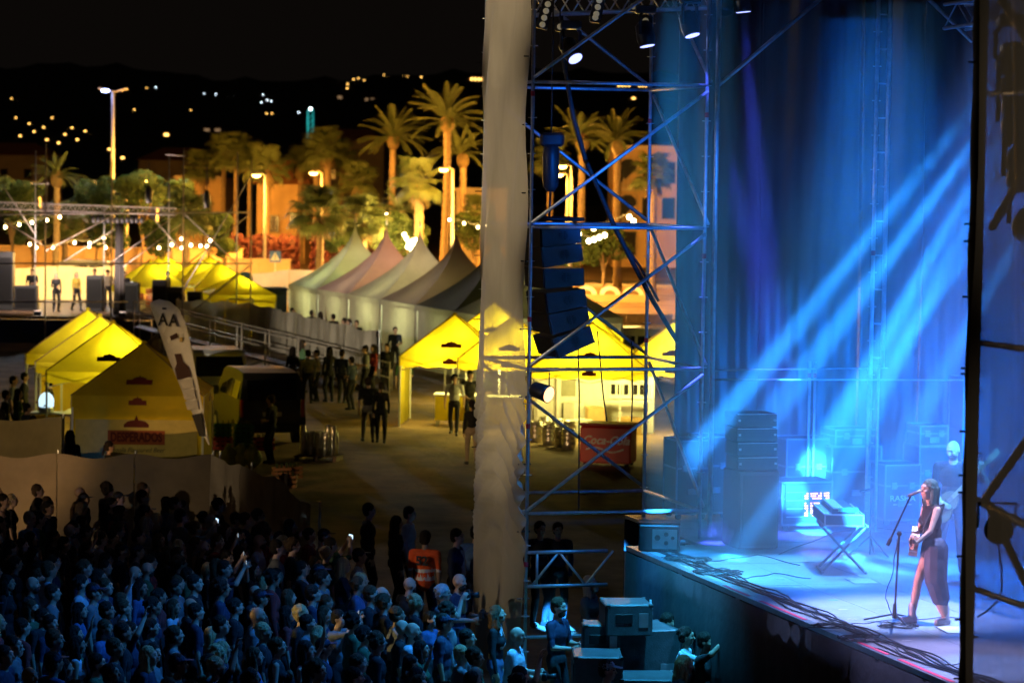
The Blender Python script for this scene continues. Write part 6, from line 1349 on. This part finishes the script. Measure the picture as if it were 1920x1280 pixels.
def person(s, loc, rz, label, h=1.75, vox=.011, group=None):
    me, H, HM = body_mesh(s, vox); o = bpy.data.objects.new('person', me); C.objects.link(o); o.location = loc; o.rotation_euler = (0, 0, rz); k = h/1.75; o.scale = (k, k, k); tag(o, label, 'person', group); OFF[o] = Vector()
    hm = hair_mesh(s.get('hair', 'short'), H, HM, .012, s.get('hairm', HDARK), s.get('seed', 1))
    if hm: hobj = bpy.data.objects.new('hair', hm); C.objects.link(hobj); hobj.parent = o
    if s.get('cap'):
        b = MB(); b.ell(H(-.012, 0, .058), (.104, .094, .075), 14, 8, HM); b.add([H(.07, -.07, .055), H(.07, .07, .055), H(.17, .05, .04), H(.19, 0, .042), H(.17, -.05, .04), H(.07, -.07, .062), H(.07, .07, .062), H(.17, .05, .047), H(.19, 0, .049), H(.17, -.05, .047)], [(0, 1, 2, 3, 4), (9, 8, 7, 6, 5), (0, 5, 6, 1), (1, 6, 7, 2), (2, 7, 8, 3), (3, 8, 9, 4), (4, 9, 5, 0)])
        m2 = bpy.data.meshes.new('cap'); m2.from_pydata(b.v, [], b.f); m2.materials.append(s['cap']); co = bpy.data.objects.new('cap', m2); C.objects.link(co); co.parent = o
    return o
def recolor(o, **kw):
    for k, m in kw.items():
        sl = o.material_slots[SLOT[k]]; sl.link = 'OBJECT'; sl.material = m
def head_at(px, py, h): p = P(px, py, h); return V(p.x, p.y, 0)
# ------------------------------------------------------------------ singer and guitar
def stool(p): pass
sing = fl(1746, 1168); SA = R(197)
singer = person(dict(fem=True, sleeve='none', topm=CL['black'], botm=M('cloth_trousers', (.035, .042, .075), .7, var=.2, scale=8, bump=.5, bscale=12), shoem=SHOEW, boot=.12, legsR='bare', legsL='shorts', legs='long', bagL=.03, footR=(.20, -.12, .085), footL=(-.13, .12, .085), toeR=5, toeL=15, lean=4, pitch=-6, yaw=6,
    handR=(.26, -.06, 1.0), poleR=(-.6, -.8, -.4), palmR=(-1, .2, 0), dirR=(.5, .75, -.3), curlR=.5, handL=(.36, .24, 1.0), poleL=(-.6, .6, -.6), palmL=(-.6, -.4, .6), dirL=(.3, -.1, .9), curlL=.9, hair='long', hairm=M('hair_dyed', (.05, .10, .09), .45, var=.5, scale=14, bump=.6, bscale=90, stretch=(1, 1, .2)), ratio=.6, seed=5,
    extra=[((-.01, .07, .92), (.0, .10, .55), .15, .14, 'bot'), ((.0, .10, .55), (-.06, .115, .33), .135, .115, 'bot'), ((-.06, .115, .33), (-.075, .117, .29), .105, .09, 'bot'), ((.0, -.06, .94), (.02, -.09, .84), .115, .10, 'bot')]), sing, SA, 'singer in black sleeveless top and one bare leg, playing guitar', 1.68, .0085)
def guitar(name, label, M4, body_c, dark, L=.64, acoustic=True, cat='guitar'):
    t = thing(name, label, cat); t.matrix_world = M4
    # x along the neck, y across the body, z out of the top
    out = []
    for i in range(28):
        a = 2*math.pi*i/28; x = -.0+.245*math.cos(a); w_ = .19 if math.cos(a) < 0 else .145; y = w_*math.sin(a)*(1-.28*math.exp(-((x-.03)/.07)**2)); out.append((x-.17, y, 0))
    MB().prism(out, (0, 0, .1 if acoustic else .045)).build('body', body_c, t)
    z = .102 if acoustic else .047
    if acoustic: MB().lathe((-.10, 0, z), [(.05, 0), (.05, .002)], 18).build('sound_hole', BLACKP, t)
    else: MB().box((-.12, 0, z+.006), (.09, .08, .012)).build('pickup', BLACKP, t)
    MB().box((-.28, 0, z+.006), (.03, .13, .012)).build('bridge', dark, t)
    MB().box((.07+L/2-.06, 0, z-.008), (L, .052, .026)).build('neck', dark, t); MB().box((.07+L+.03, 0, z-.014), (.18, .075, .018)).build('headstock', dark, t)
    for k in range(4):
        for s in (-1, 1):
            if k < 3 or not acoustic: MB().tube((L+.06+.045*k, s*.036, z-.014), (L+.06+.045*k, s*.062, z-.014), .008, n=6).build('tuning_peg', ALU, t)
    for k in range(6 if acoustic else 4): yy = -.02+.04*k/(5 if acoustic else 3); MB().tube((-.28, yy, z+.012), (L+.05, yy, z+.008), .0015, n=4).build('string', ALU, t)
    return t
sm = Matrix.Translation(sing)@Matrix.Rotation(SA, 4, 'Z')
nx = V(.38, .80, .10).normalized(); nz = V(.86, -.45, .12); nz = (nz-nx*nz.dot(nx)).normalized(); ny = nz.cross(nx)
gm = Matrix((nx, ny, nz)).transposed().to_4x4(); gm.translation = V(.20, .04, .96)
guitar('acoustic_guitar', 'reddish brown acoustic guitar held by the singer', sm@gm, M('guitar_wood', (.30, .10, .05), .3, var=.3, scale=5), WOODD, .52)
MB_ = MB(); strap = thing('guitar_strap', 'dark guitar strap across the singer back', 'strap', sing, SA)
MB_.path([(.14, -.14, 1.0), (-.02, -.17, 1.16), (-.13, -.06, 1.27), (-.09, .08, 1.40), (.06, .10, 1.36), (.15, .12, 1.2), (.22, .14, 1.0)], .014, 5).build('strap', BLACKP, strap, True)
# bass player
bp = fl(1784, 1082)+W*.0; BA = R(-110)
person(dict(sleeve='short', topm=CL['black'], botm=CL['navy'], shoem=SHOEW, hair='bald', beard=True, pitch=22, yaw=-22, lean=3, footL=(.1, .16, .085), footR=(-.05, -.16, .085), handR=(.24, -.12, .98), palmR=(-1, .3, 0), dirR=(.3, .8, -.4), curlR=.5, handL=(.30, .40, 1.40), poleL=(-.2, .8, -.8), palmL=(-.7, -.5, .2), dirL=(.2, .1, .9), curlL=1.0, ratio=.6), bp, BA, 'bald bearded bass player in dark clothes and white sneakers', 1.80, .0085)
bmx = Matrix.Translation(bp)@Matrix.Rotation(BA, 4, 'Z'); nx = V(.16, .62, .66).normalized(); nz = V(1, -.1, .1); nz = (nz-nx*nz.dot(nx)).normalized(); ny = nz.cross(nx); gm = Matrix((nx, ny, nz)).transposed().to_4x4(); gm.translation = V(.2, .04, 1.07)
guitar('bass_guitar', 'bass guitar with long neck held by the bald player', bmx@gm, M('bass_body', (.2, .13, .08), .3, var=.2), M('maple_neck', (.5, .36, .2), .4, var=.15), .72, False)
# ------------------------------------------------------------------ hand-held cameras and phones
def photo_camera(p, d, label, tele=.12):
    d = Vector(d).normalized(); t = thing('camera', label, 'camera', p); q = Matrix((d, V(0, 0, 1).cross(d).normalized(), d.cross(V(0, 0, 1).cross(d)).normalized())).transposed()
    MB().bbox((0, 0, 0), (.07, .14, .10), .012, M3=q).build('camera_body', BLACKP, t); MB().bbox(q@V(0, 0, .06), (.05, .06, .04), .01, M3=q).build('prism_hump', BLACKP, t)
    l_ = MB().tube(q@V(.03, 0, -.005), q@V(.03+tele, 0, -.005), .036, .042, n=12).build('lens', BLACKP, t, True); MB().tube(q@V(.031+tele, 0, -.005), q@V(.034+tele, 0, -.005), .034, n=12).build('lens_glass', GLS, l_)
def hand_world(o, h, k=1.0):
    m = Matrix.Translation(o.location)@Matrix.Rotation(o.rotation_euler.z, 4, 'Z')@Matrix.Scale(o.scale[0], 4); return m@Vector(h)
RAISE = dict(handL=(.30, .10, 1.56), handR=(.30, -.10, 1.56), poleL=(0, .8, -1), poleR=(0, -.8, -1), palmL=(0, -1, 0), palmR=(0, 1, 0), curlL=.7, curlR=.7, dirL=(.5, 0, .8), dirR=(.5, 0, .8))
LOWC = dict(handL=(.28, .08, 1.16), handR=(.28, -.08, 1.12), poleL=(-.4, .6, -.8), poleR=(-.4, -.6, -.8), palmL=(0, -1, .2), palmR=(0, 1, .2), curlL=.8, curlR=.8, dirL=(.8, -.2, .2), dirR=(.8, .2, .2))
def pp(px, py, h, rz, label, cam=None, **s):
    if py is None: loc = s.pop('loc')
    else: loc = head_at(px, py, h)
    loc.z += s.pop('z', 0)
    o = person(s, loc, R(rz), label, h, s.pop('vox', .012), s.pop('group', None))
    if cam:
        hp = cam if isinstance(cam, tuple) else (.34, 0, 1.60); photo_camera(hand_world(o, hp), Matrix.Rotation(R(rz), 3, 'Z')@V(1, 0, .12), s.get('camlabel', 'black camera held by the '+label.split(' in ')[0].split(' with ')[0]+' near '+str(label.split()[-1])), .12)
    return o
# steward with numbered vest
st = pp(797, 996, 1.78, 75, 'steward in orange vest number 52 seen from behind', sleeve='short', topm=CL['orange'], botm=CL['navy'], skinm=SKIND, hair='short', vest=True, bulk=1.1, bands=[(1.0, 1.05), (1.12, 1.17)])
bk = Matrix.Translation(st.location)@Matrix.Rotation(R(75), 4, 'Z'); kf = 1.78/1.75
l_ = lettering('vest_number', '52', .2, bk@V(-.165*kf, 0, 1.30*kf), bk.to_3x3()@V(0, -1, 0), (0, 0, 1), BLACKP, None, offset=.006, depth=.012)
l_.parent = st; l_.matrix_parent_inverse = (Matrix.Translation(st.location)@Matrix.Rotation(R(75), 4, 'Z')@Matrix.Scale(kf, 4)).inverted()
pp(690, 944, 1.80, 10, 'tall man in dark clothes standing behind the crowd', sleeve='long', topm=CL['black'], botm=CL['black'])
pp(766, 950, 1.78, -10, 'man in open jacket over a pale shirt behind the steward', sleeve='long', topm=CL['pale'], botm=CL['black'])
pp(742, 968, 1.70, 20, 'person in black coat left of the steward', sleeve='long', topm=CL['black'], botm=CL['black'], hair='long')
pp(855, 992, 1.80, -15, 'man in dark jacket with white shirt right of the steward', sleeve='long', topm=CL['navy'], botm=CL['black'], extra=[((.1, 0, 1.38), (.115, 0, 1.05), .05, .055, 'band')])
pp(892, 986, 1.76, 80, 'person in blue shirt and jeans beside the tower tarpaulin', sleeve='long', topm=CL['blue'], botm=CL['denim'])
pp(1012, 978, 1.75, -60, 'dark figure inside the tower base, left one of two', sleeve='long', topm=CL['black'], botm=CL['black'])
pp(1046, 980, 1.72, -80, 'dark figure inside the tower base, right one of two', sleeve='long', topm=CL['navy'], botm=CL['black'], hair='bun')
# photographers
pp(828, 1096, 1.76, -8, 'grey haired photographer in grey shirt raising a camera', cam=(.38, 0, 1.62), camlabel='camera raised by the grey haired photographer', sleeve='short', topm=CL['grey'], botm=CL['black'], hairm=HGRY, hair='messy', **RAISE)
pp(858, 1074, 1.80, -25, 'bald photographer holding a camera low beside the grey haired one', cam=(.40, 0, 1.2), camlabel='camera held low by the bald photographer', sleeve='short', topm=CL['navy'], botm=CL['denim'], hair='bald', beard=True, **LOWC)
pp(930, 1136, 1.70, -8, 'curly haired woman smiling in a printed scarf near the tower', sleeve='long', fem=True, topm=CL['black'], botm=CL['denim'], hairm=HBRN, hair='wavy', pitch=-12, extra=[((.03, .05, 1.45), (.09, .04, 1.22), .06, .05, 'band'), ((.03, -.05, 1.45), (.08, -.04, 1.2), .06, .05, 'band')])
pp(966, 1174, 1.74, -12, 'bald man in a sleeveless vest with straps and a small camera', cam=(.40, 0, 1.12), camlabel='small camera in the hands of the bald vest man', sleeve='short', topm=CL['pale'], botm=CL['beige'], hairm=HGRY, hair='bald', vest=True, **LOWC)
pp(1045, 1121, 1.80, -30, 'young bearded man in black tee with camera gear in the pit', cam=(.38, .02, 1.16), camlabel='camera with strap carried by the bearded man in the pit', sleeve='short', topm=CL['navy'], botm=CL['black'], hairm=HBRN, hair='short', beard=True, beardm=HBRN, bulk=1.05, **LOWC)
pp(1105, 1080, 1.74, -20, 'white haired old man looking up behind the pit speakers', cam=(.36, 0, 1.2), camlabel='camera of the white haired old man', sleeve='short', topm=CL['grey'], botm=CL['beige'], hairm=HGRY, hair='long', beard=True, beardm=HGRY, pitch=-14, **LOWC)
pp(1275, 1128, 1.76, -5, 'photographer in dark shirt with a camera at the eye by the stage front', cam=(.36, 0, 1.60), camlabel='camera at the eye of the dark shirted photographer', sleeve='short', topm=CL['black'], botm=CL['black'], hair='short', beard=True, **RAISE)
pp(1250, 1150, 1.72, -5, 'photographer in blue shirt seen from the side in the pit', cam=(.36, 0, 1.6), camlabel='camera of the blue shirted pit photographer', sleeve='short', topm=CL['blue'], botm=CL['black'], hair='short', **RAISE)
pp(1284, 1176, 1.68, -10, 'dark haired photographer in pale shirt with long lens', cam=(.38, 0, 1.5), camlabel='long lens camera of the pale shirted photographer', sleeve='long', topm=CL['pale'], botm=CL['black'], fem=True, hair='messy', **RAISE)
pp(1258, 1226, 1.68, 10, 'white blond haired photographer bending at the bottom edge', sleeve='short', topm=CL['black'], botm=CL['black'], hairm=HBLO, hair='wavy', lean=14, fem=True)
pp(1136, 1238, 1.72, -15, 'person in a pale cap at the bottom edge by the speakers', sleeve='short', topm=CL['navy'], botm=CL['black'], cap=CL['pale'], hair='short')
arm = pp(1322, 1150, 1.7, -20, 'photographer stretching one arm with a camera over the stage front', cam=(.42, -.22, 1.78), camlabel='compact camera held up against the stage front', sleeve='short', topm=CL['black'], botm=CL['black'], hair='short', handR=(.36, -.24, 1.72), dirR=(.3, 0, .9), poleR=(0, -1, -.4), palmR=(0, 1, 0), curlR=.7)
arm.location.y -= 1.6; arm.location.x -= .12; arm.location.z = -.0
# ------------------------------------------------------------------ reusable walkers / standers for the yard and stalls
PROT = []
def proto(s, vox=.016): 
    o = person(s, (0, 0, -50), 0, 'x', 1.75, vox); PROT.append(o); return o
NEUT = [proto(dict(sleeve='long', hair='short', footL=(.05, .13, .085)), .016), proto(dict(sleeve='short', hair='short', handL=(.2, .1, 1.1), curlL=.8, handR=(.05, -.26, .84)), .016), proto(dict(fem=True, sleeve='long', hair='long', handR=(.22, -.06, 1.12), curlR=.8), .016),
        proto(dict(sleeve='short', hair='messy', footL=(.26, .10, .10), footR=(-.24, -.10, .12), handL=(-.12, .27, .86), handR=(.2, -.25, .9)), .014), proto(dict(fem=True, sleeve='long', hair='pony', footL=(.2, .09, .09), footR=(-.2, -.09, .11)), .014), proto(dict(sleeve='short', hair='short', cap=CL['black'], handL=(.25, .16, 1.12), handR=(.24, -.2, 1.0)), .016)]
def place(src, loc, rz, h, label, group=None, **kw):
    o = copy_tree(src); o.location = loc; o.rotation_euler = (0, 0, R(rz)); k = h/1.75; o.scale = (k,)*3; tag(o, label, 'person', group); recolor(o, **{a: b_ for a, b_ in kw.items() if a != 'hairm'})
    if 'hairm' in kw:
        for c in o.children:
            if c.name.startswith('hair'): c.material_slots[0].link = 'OBJECT'; c.material_slots[0].material = kw['hairm']
    return o
def yard(px, py, src, rz, h, label, group='people in the yard', D=None, **kw):
    loc = P(px, py) if D is None else V(Q(px, py, D).x, D, 0)
    return place(NEUT[src], loc, rz, h, label, group, **kw)
yard(690, 830, 3, 100, 1.82, 'broad man in dark tee and grey trousers walking away in the yard', top=CL['black'], bot=CL['grey'])
yard(714, 831, 4, 95, 1.70, 'companion in dark clothes walking close beside the broad man', top=CL['black'], bot=CL['black'])
yard(851, 816, 3, -95, 1.76, 'man in pale shirt and dark trousers walking towards the stage', top=CL['white'], bot=CL['black'])
yard(884, 872, 4, 100, 1.68, 'woman in dark jacket and pale trousers near the tarpaulin', top=CL['black'], bot=CL['beige'])
yard(757, 772, 1, -80, 1.78, 'man in green clothes at the corner of the orange yellow tent', top=CL['green'], bot=CL['green'])
yard(880, 770, 5, -60, 1.80, 'bar worker in black with a black cap at the tent counter', D=82.6, top=CL['black'], bot=CL['black'])
yard(903, 772, 1, -90, 1.72, 'bar worker in green shirt behind the tent counter', D=83.4, top=CL['green'], bot=CL['beige'])
yard(508, 868, 1, 160, 1.75, 'dark man standing by the rear of the dark van', top=CL['black'], bot=CL['black'])
for k, (px, py, sr, rz, lb) in enumerate([(548, 752, 2, 60, 'dark haired woman at the left end of the group by the canvas fence'), (577, 756, 0, 100, 'tall man in black in the group, second from the left'), (594, 752, 1, 200, 'man in grey tee beside the tall man in black'), (617, 753, 2, 120, 'woman in black in the middle of the group'), (640, 756, 0, 60, 'man in dark jacket in the middle of the group'), (659, 768, 1, 150, 'man in navy standing in front of the group'), (685, 748, 5, 190, 'capped man in the right part of the group'), (700, 742, 2, 210, 'woman in red jacket at the right end of the group'), (725, 736, 0, 240, 'dark man at the ramp foot'), (566, 735, 2, 20, 'woman half hidden behind the tall man')]):
    yard(px, py, sr, rz, 1.78-.05*(k % 3), lb, 'group standing by the canvas fence', top=[CL['black'], CL['grey'], CL['beige'], CL['black'], CL['navy'], CL['denim'], CL['grey'], CL['red'], CL['black'], CL['green']][k], bot=CL['black'])
for k, (px, D, lb) in enumerate([(547, 121, 'man in profile above the grey canvas fence, nearest the toilet'), (584, 119, 'person behind the grey canvas fence, second from the toilet'), (601, 118, 'bending person behind the grey canvas fence'), (625, 116, 'person behind the middle of the grey canvas fence'), (646, 113, 'left one of three heads close together above the canvas fence'), (655, 112.5, 'middle one of three heads close together above the canvas fence'), (669, 111.5, 'right one of three heads close together above the canvas fence'), (741, 107, 'person with dark coat standing by the white tent wall'), (709, 110, 'person crouched near the end of the canvas fence')]):
    yard(px, 600, k % 3, 10+40*k, 1.72 if k != 8 else 1.4, lb, 'people by the white tents', D=D, top=[CL['black'], CL['navy'], CL['grey']][k % 3], bot=CL['black'])
for k, (px, D, sr, rz, lb, tm) in enumerate([(10, 73, 0, 20, 'dark man at the left frame edge by the bar', 'black'), (33, 74, 2, 10, 'woman in pale green top queuing at the left bar', 'green'), (50, 70, 1, 30, 'man in navy tee queuing at the left bar', 'navy'), (24, 78, 1, 0, 'man in the back of the queue at the left bar', 'grey'), (62, 66, 0, 70, 'dark man with his back to us in the left queue', 'black'), (4, 68, 2, 60, 'woman at the very left edge of the queue', 'black'), (93, 77.5, 5, 180, 'bar worker in black vest at the left tent', 'black'), (45, 80, 0, 10, 'man far back at the left bar', 'black')]):
    yard(px, 700, sr, rz, 1.78-.04*(k % 3), lb, 'people at the left bar', D=D, top=CL[tm], bot=CL['black'])
yard(131, 900, 2, 100, 1.78, 'dark silhouette with long hair behind the brown canvas fence', None, D=62, top=CL['black'], bot=CL['black']); yard(203, 900, 4, 15, 1.72, 'dark silhouette in profile with a bun before the printed tent wall', None, D=60.3, top=CL['black'], bot=CL['black'])
for k, (px, D, sr, rz, lb, tm, hm) in enumerate([(105, 126, 2, -60, 'blond performer in black dress on the second stage', 'black', HBLO), (143, 127, 4, -40, 'performer in yellow top on the second stage', 'yellow', HBLO), (177, 131, 0, -90, 'performer behind the amplifier stack on the second stage', 'grey', HBRN), (202, 130, 5, -80, 'performer in pale shirt right of the amplifier stack', 'beige', HDARK), (233, 128, 1, -70, 'dark clothed guitarist by the cable column', 'black', HDARK), (315, 130, 0, 200, 'dark figure at the right end of the second stage', 'black', HDARK), (60, 130, 1, -90, 'performer at the left of the second stage', 'black', HDARK)]):
    o = yard(px, 560, sr, rz, 1.74, lb, 'performers on the second stage', D=D, top=CL[tm], bot=CL['black'], hairm=hm); o.location.z = 1.163
# ------------------------------------------------------------------ crowd
CP = []
cs = [dict(sleeve='short', hair='short', pitch=-8), dict(sleeve='short', hair='messy', pitch=-5, yaw=10), dict(fem=True, sleeve='short', hair='long', pitch=-8), dict(fem=True, sleeve='long', hair='wavy', pitch=-6, yaw=-8), dict(sleeve='short', hair='bald', beard=True, pitch=-8), dict(fem=True, sleeve='none', hair='bun', pitch=-10, yaw=6), dict(sleeve='long', hair='curly', pitch=-4), dict(fem=True, sleeve='short', hair='pony', pitch=-8),
      dict(sleeve='short', hair='short', cap=CL['navy'], pitch=-6), dict(sleeve='short', hair='short', beard=True, pitch=-8, handR=(.22, -.16, 1.86), poleR=(0, -1, -.5), dirR=(.1, 0, 1), palmR=(1, 0, 0), curlR=.5), dict(fem=True, sleeve='none', hair='long', pitch=-8, handL=(.2, .16, 1.86), poleL=(0, 1, -.5), dirL=(.1, 0, 1), palmL=(1, 0, 0), curlL=.25), dict(fem=True, sleeve='short', hair='long', handL=(.26, .05, 1.28), handR=(.26, -.05, 1.28), palmL=(0, -1, 0), palmR=(0, 1, 0), dirL=(.5, 0, .8), dirR=(.5, 0, .8), curlL=.15, curlR=.15), dict(sleeve='short', hair='short', handL=(.34, .05, 1.66), handR=(.34, -.06, 1.66), curlL=.8, curlR=.8, dirL=(.3, -.1, .9), dirR=(.3, .1, .9), palmL=(0, -1, 0), palmR=(0, 1, 0), poleL=(0, .8, -1), poleR=(0, -.8, -1))]
HD_ = ['short hair', 'tousled hair', 'long straight hair', 'wavy long hair', 'shaved head and beard', 'hair in a bun', 'curly hair', 'a ponytail', 'a baseball cap', 'a raised right arm', 'a raised left arm', 'clapping hands', 'a raised phone']
for s in cs: CP.append(proto(s, .0125))
XR = [(31, 1015), (33, 990), (36, 920), (38, 870), (42, 715), (45, 650), (48, 545), (50, 415), (51.5, 305), (53, 150), (54.2, 60)]
def xr(D):
    for (a, xa), (c, xc) in zip(XR, XR[1:]):
        if a <= D <= c: return xa+(xc-xa)*(D-a)/(c-a)
    return -100
rg = random.Random(42); ORD = ['first', 'second', 'third', 'fourth', 'fifth', 'sixth', 'seventh', 'eighth', 'ninth', 'tenth', 'eleventh', 'twelfth', 'thirteenth', 'fourteenth', 'fifteenth', 'sixteenth', 'seventeenth', 'eighteenth', 'nineteenth', 'twentieth', 'twenty-first', 'twenty-second', 'twenty-third', 'twenty-fourth', 'twenty-fifth', 'twenty-sixth', 'twenty-seventh', 'twenty-eighth', 'twenty-ninth', 'thirtieth']
PHG = EM('phone_screen', (.5, .75, 1.), 2.2)
row = 0; D = 51.6; ncrowd = 0
TOPS = ['black', 'black', 'navy', 'black', 'grey', 'blue', 'black', 'green', 'red', 'black', 'grey', 'navy', 'black', 'pale']
while D > 31.2:
    x = Q(-30, 1000, D).x+rg.uniform(0, .5); xe = Q(xr(D), 1000, D).x; k = 0
    while x < xe:
        ci = rg.choice([0, 0, 1, 2, 2, 3, 4, 5, 6, 7, 8, 0, 2, 3, 1, 9, 10, 11, 12] if ncrowd % 3 == 0 else [0, 0, 1, 2, 2, 3, 4, 5, 6, 7, 8, 1, 0, 2]); h = rg.gauss(1.72 if not cs[ci].get('fem') else 1.63, .06); loc = V(x+rg.uniform(-.12, .12), D+rg.uniform(-.16, .16), 0)
        tm = rg.choice(TOPS); hm = rg.choice([HDARK, HDARK, HDARK, HDARK, HBRN, HBRN, HBLO] if ci not in (8,) else [HDARK]); rz = 2+rg.gauss(0, 14)
        place(CP[ci], loc, rz, h, f'person with {HD_[ci]}, {tm} top, {ORD[row]} row from fence, {ORD[k]} from left', 'crowd in front of the stage', top=CL[tm], bot=CL['black'], hairm=hm, skin=rg.choice([SKIN, SKIN, SKIND]))
        if ci == 12:
            m = Matrix.Translation(loc)@Matrix.Rotation(R(rz), 4, 'Z')@Matrix.Scale(h/1.75, 4); t = thing('phone', f'phone held up in the crowd, {ORD[row]} row from fence, {ORD[k]} from left', 'phone', m@V(.39, 0, 1.76), R(rz), 'phones held up in the crowd')
            MB().bbox((0, 0, 0), (.009, .15, .075), .003).build('phone_body', BLACKP, t); MB().box((-.006, 0, 0), (.002, .14, .068)).build('screen', PHG, t)
        ncrowd += 1; k += 1; x += rg.uniform(.52, .76)
    D -= rg.uniform(.66, .8); row += 1
print('crowd', ncrowd)
for o in PROT:
    for c in list(o.children): bpy.data.objects.remove(c)
    bpy.data.objects.remove(o)
